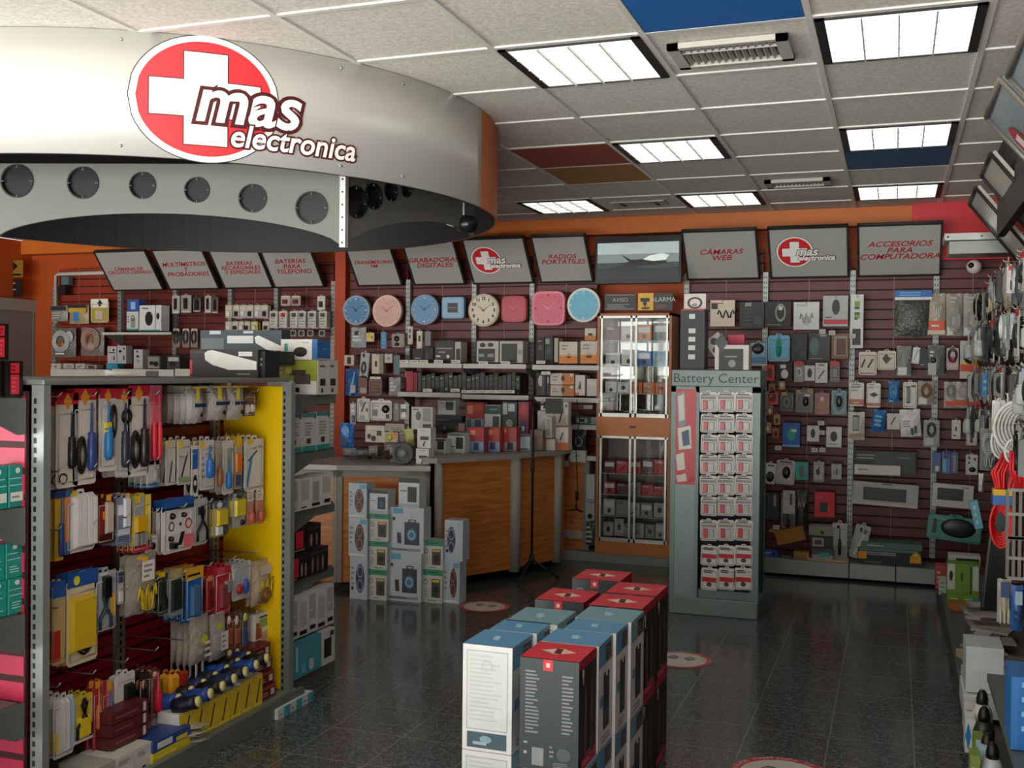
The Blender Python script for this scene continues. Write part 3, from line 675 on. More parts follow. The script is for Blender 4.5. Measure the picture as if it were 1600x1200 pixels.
def top(pts, z, parent, th=.035, mat=None): MB().prism([(x, y, z) for x, y in pts], (0, 0, th), mat or M('9c9a90', .3)).build('counter_top', parent)
t = empty('service_counter', (0, 0, 0), 0, 'lower wooden counter with orange front panel and grey trim behind the stacked speaker cartons', 'counter')
facet((-4.9, 6.3), (-3.62, 6.5), .05, .83, t, .03); facet((-3.62, 6.5), (-3.02, 6.72), .05, .83, t, .035)
top([(-4.9, 6.26), (-3.6, 6.45), (-2.99, 6.66), (-3.07, 6.86), (-3.4, 7.15), (-4.9, 7.0)], .83, t); MB().prism([(-4.9, 6.4, 0), (-3.65, 6.58, 0), (-3.15, 6.78, 0), (-3.12, 6.86, 0), (-3.42, 7.12, 0), (-4.9, 6.9, 0)], (0, 0, .83), M('2a2018', .7)).build('carcass', t)
t = empty('service_counter', (0, 0, 0), 0, 'taller faceted wooden counter with orange panels and pale grey corner posts', 'counter')
pts = [(-2.96, 6.74), (-2.62, 7.36), (-2.45, 7.85), (-2.47, 8.1)]
facet(pts[0], pts[1], .07, .885, t, 0); facet(pts[1], pts[2], .07, .885, t, 0); facet(pts[2], pts[3], .07, .885, t, 0)
for (x, y), w in zip(pts[:3], (.05, .07, .06)):
    MB().cyl((x, y - .005, .05), (0, 0, 1), w * .62, .86, M('a3a196', .5), 10).build('corner_post', t)
MB().prism([(-3.05, 6.9, 0), (-2.75, 7.42, 0), (-2.6, 7.9, 0), (-2.62, 8.1, 0), (-3.3, 8.1, 0), (-3.3, 7.2, 0)], (0, 0, .88), M('201812', .7)).build('carcass', t)
top([(-3.05, 6.68), (-2.94, 6.66), (-2.57, 7.33), (-2.39, 7.85), (-2.41, 8.12), (-3.35, 8.12), (-3.35, 7.1)], .885, t)
# low wall unit between counter and cabinet
t = empty('wall_cabinet', (0, 0, 0), 0, 'narrow orange cabinet front between the counter post and the glass cabinet', 'cabinet')
a, b = hit(872, 800, 'Y', 8.3), hit(912, 800, 'Y', 8.3)
MB().box(a.x - .2, 8.3, .08, b.x, 8.56, .80, WOOD).build('front_panel', t); MB().box(b.x, 8.28, .08, b.x + .05, 8.56, .82, M('8a887e', .5)).build('side_post', t); MB().box(a.x - .2, 8.28, .17, b.x, 8.3, .23, M('a8a498', .5)).build('rail', t)
MB().cyl((a.x + .12, 8.29, .3), (0, 0, 1), .01, .01, DARK).build('knob', t)

# ------------------------------------------------------------------ glass display cabinet
cxl, cxr = -2.245, -1.645; yb, yf = 8.54, 8.22
t = empty('display_cabinet', ((cxl + cxr) / 2, yf, .075), 0, 'tall wooden display cabinet with sliding glass doors and crowded shelves', 'cabinet'); w = (cxr - cxl) / 2; hz = 1.99 - .075; D_ = yb - yf
OR = M('c87838', .4, 0, 0, .15, 4); MB().box(-w, 0, 0, w, D_, .10, OR).build('base', t)
fr = MB()
for s in (-1, 1): fr.box(s * w, 0, .1, s * (w - .022), D_, hz, M('a86c48', .45))
fr.box(-w, 0, hz - .02, w, D_, hz, M('a86c48', .45)); fr.build('side_frame', t)
MB().box(-w, D_ - .015, .1, w, D_, .95, M('8a8378', .4)).build('back_panel', t); MB().box(-w, D_ - .02, .95, w, D_, hz, M('dfe4e2', .04, 1, 0, 0)).build('mirror_back', t)
zA, zB = hit(985, 682, 'Y', yf).z - .075, hit(985, 652, 'Y', yf).z - .075
MB().box(-w, -.005, zA, w, .02, zB, OR).build('drawer_front', t); bpy.data.objects[-1]
MB().box(-.025, -.012, (zA + zB) / 2 - .01, .02, -.004, (zA + zB) / 2 + .008, M('501010', .4)).build('lock', t)
m = MB(); AL = M('c2c4bc', .3, .6)
for a, b in ((.10, zA), (zB, hz - .02)):
    for q in (-w + .03, -.03, .01, w - .045): m.box(q, -.002, a, q + .015, .012, b, AL)
    m.box(-w + .02, -.002, a, w - .02, .012, a + .03, AL); m.box(-w + .02, -.002, b - .018, w - .02, .012, b, AL)
m.build('door_frame', t)
def glassmat():
    m, nt, bs = nodes_mat('clear_glass'); nt.nodes.remove(bs); out = [n for n in nt.nodes if n.type == 'OUTPUT_MATERIAL'][0]
    tr = nt.nodes.new('ShaderNodeBsdfTransparent'); gl = nt.nodes.new('ShaderNodeBsdfGlossy'); gl.inputs['Roughness'].default_value = .02; mx = nt.nodes.new('ShaderNodeMixShader'); fr_ = nt.nodes.new('ShaderNodeFresnel'); fr_.inputs[0].default_value = 1.7
    nt.links.new(fr_.outputs[0], mx.inputs[0]); nt.links.new(tr.outputs[0], mx.inputs[1]); nt.links.new(gl.outputs[0], mx.inputs[2]); nt.links.new(mx.outputs[0], out.inputs[0]); return m
GLASS = glassmat()
for a, b in ((.13, zA - .018), (zB + .03, hz - .038)):
    for s, y in ((-1, .008), (1, .004)):
        q0, q1 = (-w + .03, -.01) if s < 0 else (.0, w - .03); MB().box(q0, y, a, q1, y + .004, b, GLASS).build('glass_pane', t)
shl = [.13, .30, .47, .64, 1.06, 1.28, 1.5, 1.7]
for z in shl[1:4] + shl[5:]: MB().box(-w + .025, .03, z - .004, w - .025, D_ - .02, z + .002, M('9fb4ac', .2)).build('shelf', t)
# contents of the cabinet
XM = (cxl + cxr) / 2
CC = [(.13, 'bottom', ['s', 's', 'g', 's', 'g', 's'], .14, 'silver grey cable pack'), (.30, 'second lowest', ['s', 'g', 's', 'g', 's'], .13, 'grey boxed accessory'), (.47, 'third', ['r', 'm', 'g', 'r', 'r'], .10, 'red toned packed accessory'), (.64, 'fourth', ['m', 'r', 'r', 'm', 'r'], .12, 'red carton'),
      (1.06, 'first upper', ['k', 'k', 'k', 'k', 'k', 'k', 'k'], .08, 'small black camera lens unit'), (1.28, 'second upper', ['w', 'w', 'o', 'o', 'o'], .10, 'orange or white flat carton'), (1.5, 'third upper', ['w', 'w', 'b', 'c'], .13, 'pale carton'), (1.7, 'top', ['m', 'e', 'o', 'a'], .14, 'dull carton')]
ORD = ['leftmost', 'second', 'third', 'fourth', 'fifth', 'sixth', 'seventh', 'eighth', 'ninth', 'tenth', 'eleventh', 'twelfth', 'thirteenth', 'fourteenth', 'fifteenth']
CNM = dict(s='silver grey', g='mid grey', r='bright red', m='dark maroon', k='black', w='white', o='orange', e='cream', b='blue', c='light blue', a='dull teal')
for z, rn, cols, hh, ds in CC:
    n = len(cols); ww = (2 * w - .09) / n
    for k, c in enumerate(cols):
        x = XM - w + .045 + ww * (k + .5); h = hh * random.uniform(.75, 1); mb = MB(); q = ww * .46
        mb.box(-q, 0, 0, q, .12, h, M(c, .4)); patches(mb, random.choice(['e30,30,70,70,k;l10,75,80,95,g,2', 'r15,20,60,60,g;l15,70,85,92,d,2', 'r10,50,90,85,w;e35,12,65,42,k', 'd20,10,80,60,d;l10,75,80,95,w,2']), 2 * q, h, .12)
        o = mb.build('boxed_accessory', None, (x, yf + random.uniform(.06, .1), .075 + z + .002), 0)
        tag(o, f'{CNM[c]} boxed accessory, {ORD[k]} on the {rn} shelf in the glass cabinet', 'box', 'boxed stock in the glass cabinet')

# ------------------------------------------------------------------ grey battery stand
bx0, bx1, by0, by1, bz = -1.335, -.78, 6.68, 7.02, 1.545
SG_ = M('71827f', .42, .25, 0, .08, 4); SGD = M('4a5857', .5, .25)
t = empty('battery_stand', ((bx0 + bx1) / 2, by0, 0), 0, 'tall grey metal display stand headed Battery Center with hanging battery packs', 'display stand'); w = (bx1 - bx0) / 2; d = by1 - by0
MB().box(-w, 0, 0, w, d, .11, SG_).build('base', t, bevel=.006)
MB().box(-w, -.004, bz - .105, w, d, bz, SG_).build('header', t, bevel=.005)
hd = text('Battery Center', 'lettering', .082, M('26302f', .5), t, (0, -.0065, bz - .055), off=-.0006, sx=1.06)
mid = -w + (1088 - 1048) / 140 * 2 * w
m = MB(); m.box(-w, 0, .11, -w + .03, d, bz - .1, SG_); m.box(w - .05, 0, .11, w, .03, bz - .1, SG_); m.box(mid - .005, 0, .11, mid + .02, .03, bz - .1, SG_); m.box(w - .03, d - .03, .11, w, d, bz - .1, SG_); m.box(-w, 0, bz - .14, w, .02, bz - .105, SG_); m.build('post', t)
MB().box(-w + .03, .004, .11, mid, .02, bz - .1, M('7d908d', .4, .25)).build('side_panel', t)
MB().box(mid, .10, .11, w - .03, .112, bz - .1, M('20282a', .6)).build('back_panel', t)
MB().box(mid + .02, .03, .11, w - .05, .1, .16, SG_).build('bottom_tray', t)
pz0, pz1 = hit(1068, 757, 'Y', by0).z, hit(1068, 608, 'Y', by0).z
mb = MB(); pw = mid + w - .03; mb.box(-w + .03, -.002, pz0, mid, .004, pz1, M('c8444a', .4)); H_ = pz1 - pz0
po = [('8a98a0', .05, .6, .5, .98), ('e0dcd4', .1, .66, .45, .95), ('e8e4dc', .1, .36, .8, .62), ('3a5878', .3, .4, .72, .58), ('e4e0d8', .04, .14, .5, .34), ('dccfc8', .05, .02, .6, .12), ('b82c34', .6, .02, .98, .1)]
for k, (c, a, b, e, f) in enumerate(po): mb.quad([(-w + .03 + pw * (a + .08), -.0025 - k * .0002, pz0 + H_ * b), (-w + .03 + pw * e, -.0025 - k * .0002, pz0 + H_ * (b + .02)), (-w + .03 + pw * (e - .06), -.0025 - k * .0002, pz0 + H_ * f), (-w + .03 + pw * a, -.0025 - k * .0002, pz0 + H_ * (f - .03))], M(c, .4))
mb.build('poster', t)
m = MB(); z = .2
while z < bz - .15:
    m.tube([(w - .004, .05, z), (w + .006, .17, z), (w - .004, d - .05, z)], .006, SGD, 5); z += .1
m.tube([(w + .004, .17, .15), (w + .004, .17, bz - .12)], .006, SGD, 5); m.tube([(w + .004, .09, .15), (w + .004, .09, bz - .12)], .004, SGD, 5)
m.build('side_rack', t)
RY = [(610, 644), (645, 676), (677, 708), (708, 741), (741, 774), (774, 806), (810, 845), (850, 884), (885, 922)]
RX = [(1094, 1121), (1121, 1148), (1148, 1176)]
RON = ['top', 'second', 'third', 'fourth', 'fifth', 'sixth', 'seventh', 'eighth', 'bottom']
for r, (y0, y1) in enumerate(RY):
    for c, (x0, x1) in enumerate(RX):
        sp = 'l15,78,85,92,k,2;r10,60,90,72,g;R18,12,45,55,r;R50,12,82,55,s;r55,18,78,40,k' if r < 7 else 'l15,70,88,86,k,2;r4,34,96,54,r;e35,14,65,34,d'
        item('card', 'Y', by0 - .01, x0 + random.uniform(-1, 1), y0, x1, y1, 'd4d4d0', sp, f'white battery blister pack, {RON[r]} row, {("left", "middle", "right")[c]} column of the grey battery stand', 'battery_pack', 'battery pack', d=.02, group='battery packs on the grey stand', rot=random.uniform(-2, 2))
    x = (bx0 + bx1) / 2
# ------------------------------------------------------------------ wall shelves
def wshelf(x0, x1, ytop, Y, lab, depth=.3, th=.03, col='a8aaa2'):
    a, b = hit(x0, ytop, 'Y', Y), hit(x1, ytop, 'Y', Y); z = a.z
    t = empty('wall_shelf', ((a.x + b.x) / 2, Y, z), 0, lab, 'shelf', 'wall shelves'); w = (b.x - a.x) / 2
    MB().box(-w, 0, -th, w, min(depth, 8.56 - Y), 0, M(col, .45)).build('board', t, bevel=.003); MB().box(-w, -.006, -th - .004, w, 0, .004, M('c4c6be', .4)).build('price_rail', t)
    for s in (-1, 1): MB().prism([(s * (w - .02), .01, -th), (s * (w - .02), min(depth, 8.56 - Y), -th), (s * (w - .02), min(depth, 8.56 - Y), -th - .12)], (s * .006, 0, 0), GREYL).build('bracket', t)
    return z
z1a = wshelf(625, 722, 568, 8.2, 'upper pale wall shelf behind the counter, left section under the square boxes'); wshelf(724, 822, 569, 8.2, 'upper pale wall shelf behind the counter, section under the black radios')
wshelf(832, 936, 571, 8.2, 'upper pale wall shelf holding the orange bottomed cartons')
wshelf(622, 720, 613, 8.2, 'lower pale wall shelf with the dark books and one red box'); wshelf(722, 826, 617, 8.2, 'lower pale wall shelf lined with cream price tags'); wshelf(836, 936, 621, 8.2, 'lower pale wall shelf holding the orange and white flat cartons')
wshelf(889, 932, 664, 8.25, 'small short wall shelf next to the cabinet'); wshelf(889, 932, 712, 8.25, 'lowest short wall shelf next to the cabinet')
wshelf(80, 172, 577, 8.2, 'grey wall shelf left of the gondola top, beside the door', .32, .07, '6d706c'); wshelf(176, 272, 577, 8.2, 'grey wall shelf with the white square packs', .32, .06, '6d706c'); wshelf(274, 420, 577, 8.2, 'grey wall shelf behind the long black cartons', .32, .06, '6d706c')
wshelf(160, 268, 520, 8.25, 'small dark wall shelf under the white and blue camera boxes', .28, .015, '4a4f4e')
# ------------------------------------------------------------------ gondola
GX0, GXb, GY0, GY1, GH = -2.6, -2.93, 2.75, 4.2, 1.465
t = empty('gondola', (GX0, GY0, 0), 0, 'long grey metal shelving gondola with red slatted back and yellow end panel', 'display shelving')
RS = M('a01a2c', .4, 0, 0, .08, 3); RSD = M('3c0810', .6); PK = M('c22a50', .4, 0, 0, .12, 2)
m = MB(); b0 = GXb - GX0; L_ = GY1 - GY0; m.box(b0 - .03, 0, .06, b0 - .012, L_, GH - .03, RSD); z = .1
while z < GH - .06: m.box(b0 - .014, .02, z + .013, b0, L_ - .0, min(z + .088, GH - .04), RS); m.box(b0 - .013, .02, z + .045, b0 + .002, L_, z + .050, RSD); z += .09
m.build('slatted_back', t)
MB().box(b0, L_ - .012, .065, -.02, L_ + .006, GH - .02, M('f0c800', .4, 0, 0, .05, 3)).build('yellow_end_panel', t)
def post(x, y, name='slotted_post', wx=.045, wy=.03, z1=GH, face='x', par=None):
    m = MB(); m.box(x - wx / 2, y - wy / 2, 0, x + wx / 2, y + wy / 2, z1, GREYL); z = .06
    while z < z1 - .04:
        if face == 'x': m.box(x + wx / 2 - .001, y - .006, z, x + wx / 2 + .0015, y + .004, z + .018, DARK)
        else: m.box(x - wx * .3, y - wy / 2 - .0015, z, x - wx * .3 + .010, y - wy / 2 + .001, z + .018, DARK)
        z += .032
    return m.build(name, par or t)
post(-.02, -.01, wx=.05, face='y'); post(-.0, L_ + .01, wx=.05, wy=.035, face='y')
for y in (.72, 1.35): post(b0 + .012, y, wx=.02, wy=.05)
MB().box(-.86, -.02, GH, 0, L_ + .02, GH + .018, M('7d827f', .45, .3)).build('top_trim', t, bevel=.004)
MB().box(b0, 0, .0, .06, L_ + .02, .06, GREYL).build('base_deck', t); MB().box(.06, 0, .0, .085, L_ + .03, .075, GREY).build('front_lip', t)
MB().box(-.86, 0, 0, b0 - .03, L_, .06, GREYL).build('rear_base', t); MB().box(b0 - .04, 0, .06, b0 - .032, L_, GH, M('5a1018', .6)).build('rear_back', t)
# end shelving near the camera and at the far end
def endcap(Y, sgn, zs, lab, par_x0=-3.42, depth=.34):
    t = empty('end_shelving', (GX0, Y, 0), 0, lab, 'display shelving', 'end shelving units of the gondola'); W_ = GX0 - par_x0
    m = MB(); m.box(-W_, 0, .06, -.05, sgn * .012, GH - .02, RSD); z = .08
    while z < GH - .06: m.box(-W_, 0, z + .012, -.055, -abs(.014) if sgn < 0 else .026, min(z + .075, GH - .03), PK); z += .085
    m.build('slatted_back', t)
    for k, z in enumerate(zs):
        s = MB(); s.box(-W_, sgn * .03, z - .025, -.06, sgn * depth, z, GREY); s.box(-W_, sgn * (depth - .01), z - .045, -.06, sgn * depth, z + .006, GREY)
        so = s.build('shelf', t)
        for x in (-.055, -W_): MB().prism([(x, sgn * .015, z - .002), (x, sgn * .015, z - .12), (x, sgn * .05, z - .12), (x, sgn * (depth * .62), z - .045), (x, sgn * depth, z - .045), (x, sgn * depth, z - .002)], (.006, 0, 0), M('6d7472', .4, .3)).build('bracket', so)
    MB().box(-W_, sgn * .02, 0, -.04, sgn * depth, .08, GREY).build('base', t)
endcap(GY0 - .03, -1, [1.425, 1.07, .725, .435], 'near end shelving of the gondola with pink slatted back and teal boxes')
endcap(GY1 + .03, 1, [1.40, 1.13, .855, .53, .26], 'far end shelving of the gondola stacked with pale and black boxes', depth=.50)
# ------------------------------------------------------------------ hanging stock right of the battery stand
WALLY = 8.40
MOU = 'l15,84,80,93,d,2;E32,22,68,68,k;e40,50,60,62,d'
A_ = [
('box', 1196, 471, 1236, 511, 'k', 'o38,20,80,92,g;r52,66,66,80,w;l8,6,70,12,g,1', 'black mouse box with white corner marks, top row right of the battery stand', 'mouse_box', 'box'),
('box', 1240, 472, 1280, 515, 'w', 'l12,84,60,93,g,2;U25,20,75,60,s;e35,15,65,50,s', 'white earphone box hanging in the top row, next to the black mouse box', 'earphone_box', 'box'),
('box', 1286, 462, 1325, 510, 's', 'E36,38,68,88,k;r4,8,98,22,r;l10,26,50,34,d,1', 'silver mouse box with a red stripe below, top row', 'mouse_box', 'box'),
('box', 1329, 460, 1349, 544, 'w', 'R15,6,80,36,k;l30,50,80,94,v,2;l30,50,70,80,d,3', 'tall slim white carton with a black device drawn at its foot', 'slim_carton', 'box'),
('card', 1200, 521, 1234, 565, 'c', 'e35,14,65,90,t;T40,20,60,80,t;r6,2,94,8,s', 'shiny cyan blister pack in the second row', 'cyan_pack', 'blister pack'),
('box', 1237, 522, 1261, 563, 'i', 'd20,30,70,80,d;r60,14,90,34,d', 'dark plain box right of the cyan pack', 'dark_box', 'box'),
('box', 1264, 521, 1297, 563, 'd', 'e4,16,48,86,a;r52,30,96,80,i;r50,88,84,98,g;l2,4,96,10,g,1', 'wide dark grey box with two panels, second row', 'dark_box', 'box'),
('box', 1299, 521, 1326, 561, 'n', 'r16,12,90,90,g;R30,16,84,80,m;', 'brown framed window box at the right end of the second row', 'window_box', 'box'),
('card', 1196, 568, 1210, 595, 'r', 'e25,20,75,75,m', 'small dull red pack at the left end of the third row', 'small_pack', 'blister pack'),
('box', 1213, 567, 1238, 596, 'k', 'E30,15,75,65,w;r25,70,60,90,w', 'black box with a white mouse shown, third row', 'mouse_box', 'box'),
('card', 1241, 563, 1256, 597, 'g', 'r5,72,95,96,r;e25,25,75,66,w;E32,30,68,60,g', 'grey mouse pack with a red header, third row', 'mouse_pack', 'blister pack'),
('box', 1257, 571, 1273, 595, 'w', 'E28,20,74,80,k', 'little white box with a black mouse, third row', 'mouse_box', 'box'),
('box', 1274, 567, 1293, 598, 'w', 'l25,84,75,94,k,1;d20,20,80,62,k;l10,70,40,76,g,1', 'white box with a slanting black stick, third row', 'stick_box', 'box'),
('card', 1297, 563, 1312, 597, 'd', 'r5,72,95,96,r;R25,20,80,66,i', 'dark pack with a red header next to the wall uprights', 'dark_pack', 'blister pack'),
('card', 1197, 610, 1216, 632, 'r', 'e20,20,80,85,m;e30,50,50,70,p', 'small bright red pack in the fourth row beside the stand', 'red_pack', 'blister pack'),
('card', 1219, 611, 1240, 643, 'i', 'C25,20,75,70,g;r10,80,50,95,q', 'dark headset pack with a tan tag, fourth row', 'headset_pack', 'blister pack'),
('card', 1243, 606, 1271, 645, 'd', 'E40,25,75,65,k;r5,74,30,92,q;r65,78,98,98,q;r50,66,80,74,w', 'dark pack with tan corners and a black mouse, fourth row', 'mouse_pack', 'blister pack'),
('card', 1273, 611, 1296, 648, '8a1820', 'r40,55,60,75,w;e30,20,70,60,q;r6,6,94,14,q', 'deep red pack with a small white figure shown, fourth row', 'red_pack', 'blister pack'),
('card', 1299, 607, 1323, 648, '3d7c86', 'e18,14,84,92,a;E30,28,72,74,i;r35,72,70,82,c', 'blue green mouse blister at the right of the fourth row', 'mouse_pack', 'blister pack'),
('box', 1223, 661, 1250, 698, 'b', 'E24,24,76,78,t;r50,62,80,74,w;r0,0,100,8,c', 'bright blue open mouse carton in the fifth row', 'mouse_carton', 'box', dict(d=.1)),
('box', 1261, 665, 1280, 690, 'w', 'E30,22,68,80,k', 'small white mouse box right of the bright blue carton', 'mouse_box', 'box'),
('box', 1291, 667, 1315, 699, 'w', 'E26,28,72,78,k;l15,12,85,20,g,1', 'white box with a pear shaped black mouse beside the uprights', 'mouse_box', 'box'),
('card', 1194, 721, 1211, 756, 'w', 'E12,8,88,55,k;l25,78,80,88,k,1', 'white mouse card partly behind the battery stand, sixth row', 'mouse_pack', 'blister pack', dict(rot=4)),
('card', 1212, 716, 1241, 757, 's', 'E32,22,76,70,k;l15,80,85,92,d,1', 'large pale grey mouse card in the sixth row', 'mouse_pack', 'blister pack', dict(rot=3)),
('box', 1243, 722, 1263, 750, '3fa39c', 'E24,16,70,80,a', 'teal mouse box in the sixth row', 'mouse_box', 'box'),
('card', 1271, 719, 1288, 753, 'g', 'r10,10,90,76,s;e25,30,60,60,k;d20,50,70,72,k', 'grey patterned pack in the sixth row', 'grey_pack', 'blister pack'),
('box', 1299, 725, 1315, 749, 's', 'r48,30,62,66,k;r20,35,40,55,g', 'tiny pale box near the uprights, sixth row', 'small_box', 'box'),
('box', 1195, 770, 1217, 812, 'i', 'l20,60,70,90,d,3;R62,50,80,92,g', 'dark box half hidden by the battery stand, seventh row', 'dark_box', 'box'),
('card', 1220, 765, 1243, 828, 'd', 'r14,40,96,98,s;T35,6,65,40,k;R62,62,76,90,k', 'tall grey blister with a black microphone, seventh row', 'microphone_pack', 'blister pack'),
('bag', 1244, 766, 1262, 832, 'i', 'U20,60,90,80,s', 'dark hanging bag next to the tall microphone pack', 'dark_bag', 'bag'),
('box', 1273, 769, 1304, 808, 'd8303c', 'R26,20,66,60,k;r10,70,40,84,p;l10,88,80,94,p,1', 'bright red box with a dark window, hanging low on the wall', 'red_box', 'box', dict(d=.08)),
('bag', 1398, 453, 1456, 526, '40453f', 'r0,78,100,84,w;r0,84,100,98,b;l12,86,85,96,c,2', 'large dark bag with a blue printed header, top row', 'cable_bag', 'bag'),
('bag', 1450, 459, 1477, 524, 'b5ab98', 'r4,12,96,34,e05028;l20,18,80,28,w,1;r0,2,100,12,e;U30,40,80,75,w;l20,80,80,94,g,2', 'clear bag with an orange label, top row beside the dark bag', 'cable_bag', 'bag'),
('bag', 1478, 459, 1504, 525, 'a09c90', 'C12,10,86,62,s;r8,2,44,22,w;l20,76,80,94,s,2', 'clear bag with a coiled grey cable, middle of the top row', 'cable_bag', 'bag'),
('bag', 1505, 459, 1532, 525, 'a8a498', 'C14,10,88,60,s;r6,2,46,20,w;l20,76,80,94,s,2', 'clear bag with a coiled cable nearest the right wall, top row', 'cable_bag', 'bag'),
('card', 1342, 547, 1370, 586, 'd6c4be', 'r12,14,90,84,e;d10,30,40,64,k;d45,30,85,64,k;l10,4,90,12,r,1', 'pale pink card with black earphones, second row', 'earphone_pack', 'blister pack'),
('card', 1371, 546, 1400, 578, 'd0c8bc', 'r10,10,92,88,e;p25,30,70,80,k;d40,30,80,60,d', 'beige card with a small black adapter', 'adapter_pack', 'blister pack'),
('bag', 1401, 541, 1424, 588, '8c928c', 'r10,4,70,30,w;U20,40,90,70,s', 'grey bag with a white label at the foot, second row', 'cable_bag', 'bag'),
('card', 1424, 541, 1436, 568, 'w', 'd25,20,75,80,g', 'narrow white tag pack', 'narrow_pack', 'blister pack', dict(rot=6)),
('box', 1437, 545, 1450, 572, 'i', 'l10,5,80,12,w,1', 'small black box between the narrow tag and the grey bag', 'dark_box', 'box'),
('bag', 1450, 540, 1476, 586, '70766e', 'r0,0,50,40,s;l10,60,40,84,w,2;E15,40,50,60,i', 'dull grey bag with a pale lower label, second row', 'cable_bag', 'bag'),
('card', 1479, 541, 1498, 578, 'c0a8a4', 'C12,30,88,92,k;r20,30,80,56,p', 'pink card with a black looped cable, second row', 'cable_pack', 'blister pack'),
('bag', 1500, 533, 1532, 592, 'c0beb4', 'C18,40,82,78,k;r2,20,90,38,d84028;r10,38,80,46,y;r0,2,96,18,e;l30,84,80,94,g,2', 'clear bag with a black cable over an orange label', 'cable_bag', 'bag'),
('card', 1327, 595, 1350, 634, 'd8d4c4', 'r0,4,100,26,c86454;l14,56,80,92,g,3;l30,8,80,16,w,1', 'cream and red card, left one of the pair right of the uprights', 'adapter_pack', 'blister pack', dict(stack=1)),
('card', 1354, 596, 1376, 636, 'd8d4c8', 'r0,4,100,16,c86454;p20,38,85,58,k;l14,72,80,92,g,2', 'cream and red card showing a black adapter, right one of the pair', 'adapter_pack', 'blister pack', dict(stack=1)),
('bag', 1388, 596, 1405, 629, '3a80c0', 'C15,20,80,85,c;l10,4,60,12,w,1', 'small blue pouch in the third row', 'blue_pouch', 'bag'),
('card', 1411, 594, 1433, 638, 'c8c8bc', 'R25,18,52,78,k;l60,70,90,88,d,1', 'white card with a long black bar, third row', 'cable_pack', 'blister pack'),
('bag', 1434, 596, 1460, 633, 'a8a69a', 'C20,30,80,90,n;r6,4,56,32,w', 'bag with a brown cable and white label, third row', 'cable_bag', 'bag'),
('bag', 1475, 597, 1494, 637, 'bcb8ac', 'r10,8,100,26,d04428;C20,40,85,90,g', 'left one of three clear bags with orange labels', 'cable_bag', 'bag'),
('bag', 1494, 597, 1512, 637, 'c2bcb0', 'r2,10,98,30,d04428;C20,40,85,90,s', 'middle one of three clear bags with orange labels', 'cable_bag', 'bag'),
('bag', 1513, 596, 1532, 638, 'bab6aa', 'r0,6,100,24,c83c24;C20,40,85,90,g', 'right one of three clear bags with orange labels', 'cable_bag', 'bag'),
('bag', 1325, 644, 1351, 687, 'd8d8d0', 'R28,34,66,88,d;r10,10,90,22,q', 'glossy white bag with a dark panel, left of the fourth row', 'cable_bag', 'bag'),
('bag', 1360, 640, 1381, 674, '3478b8', 'l20,20,80,80,c,3', 'crumpled blue pouch tilted to one side', 'blue_pouch', 'bag', dict(rot=8)),
('box', 1386, 646, 1406, 671, 'd0d0c8', 'd25,30,70,76,k;l15,12,70,20,g,1', 'small square white box, fourth row', 'small_box', 'box'),
('bag', 1408, 640, 1440, 682, 'f0f0ec', 'r50,6,64,32,k;r68,12,80,40,k;l14,34,56,62,g,3', 'bright silver bag standing out on the dark wall', 'silver_bag', 'bag', dict(rot=-4)),
('card', 1443, 653, 1468, 698, '808a84', 'r4,4,64,30,b4c0b8;C22,34,78,84,d', 'grey blister with a looped cable, right of the silver bag', 'cable_pack', 'blister pack'),
('card', 1487, 654, 1501, 686, 'ccccc2', 'r40,40,58,60,k;l20,10,60,24,k,1', 'small white card with one dark mark', 'small_pack', 'blister pack'),
('card', 1510, 655, 1527, 696, 'c4c4ba', 'R34,10,60,74,k;e30,80,70,94,k', 'white card with a black plug cable near the right wall', 'cable_pack', 'blister pack'),
('box', 1335, 705, 1432, 742, '1c2422', 'l4,62,44,88,g,2;r32,4,98,96,222b29;l70,70,92,76,g,1', 'long black keyboard carton on the lower wall', 'keyboard_carton', 'box'),
('box', 1335, 727, 1407, 742, 'd4d6d0', 'l8,40,30,62,d,1', 'slim white carton resting in front of the black keyboard carton', 'slim_carton', 'box', dict(at=8.34)),
('box', 1332, 755, 1434, 791, 'b4b8b4', 'r0,4,100,12,e;R16,22,82,78,i;l20,30,80,70,d,3;r44,92,60,97,d', 'long white keyboard carton with a dark window', 'keyboard_carton', 'box', dict(rot=2.2)),
('box', 1456, 757, 1520, 793, 'd0d2cc', 'R12,30,76,82,i;l14,34,70,76,d,3;l70,86,90,92,d,1', 'shorter white keyboard carton hanging near the right corner', 'keyboard_carton', 'box', dict(rot=2.5)),
('card', 1447, 804, 1532, 846, '2c8a88', 'r2,10,98,90,56a09c;R10,24,16,76,i;E24,14,90,88,i;l34,30,82,72,d,4', 'large teal blister pack with a curved black keyboard', 'keyboard_pack', 'blister pack', dict(rot=5, d=.03)),
('card', 1456, 705, 1470, 738, '1c4888', 'r40,4,80,30,w;r10,60,90,90,b', 'blue pack, first of three low beside the slotted upright', 'blue_pack', 'blister pack'),
('card', 1472, 703, 1485, 740, '2858a8', 'r10,6,50,60,c;r20,66,90,92,u', 'blue pack, second of three low beside the slotted upright', 'blue_pack', 'blister pack'),
('card', 1486, 704, 1497, 740, '26407c', 'r30,10,70,80,g', 'blue pack, third of three low beside the slotted upright', 'blue_pack', 'blister pack'),
('card', 1509, 708, 1528, 742, 'd4d4ce', 'e20,70,36,86,k;e66,64,82,78,k;e20,50,36,62,k;E26,12,84,36,k', 'white pack with several round black holes', 'adapter_pack', 'blister pack'),
]
table('Y', WALLY, A_, 'hanging stock on the right part of the back wall')
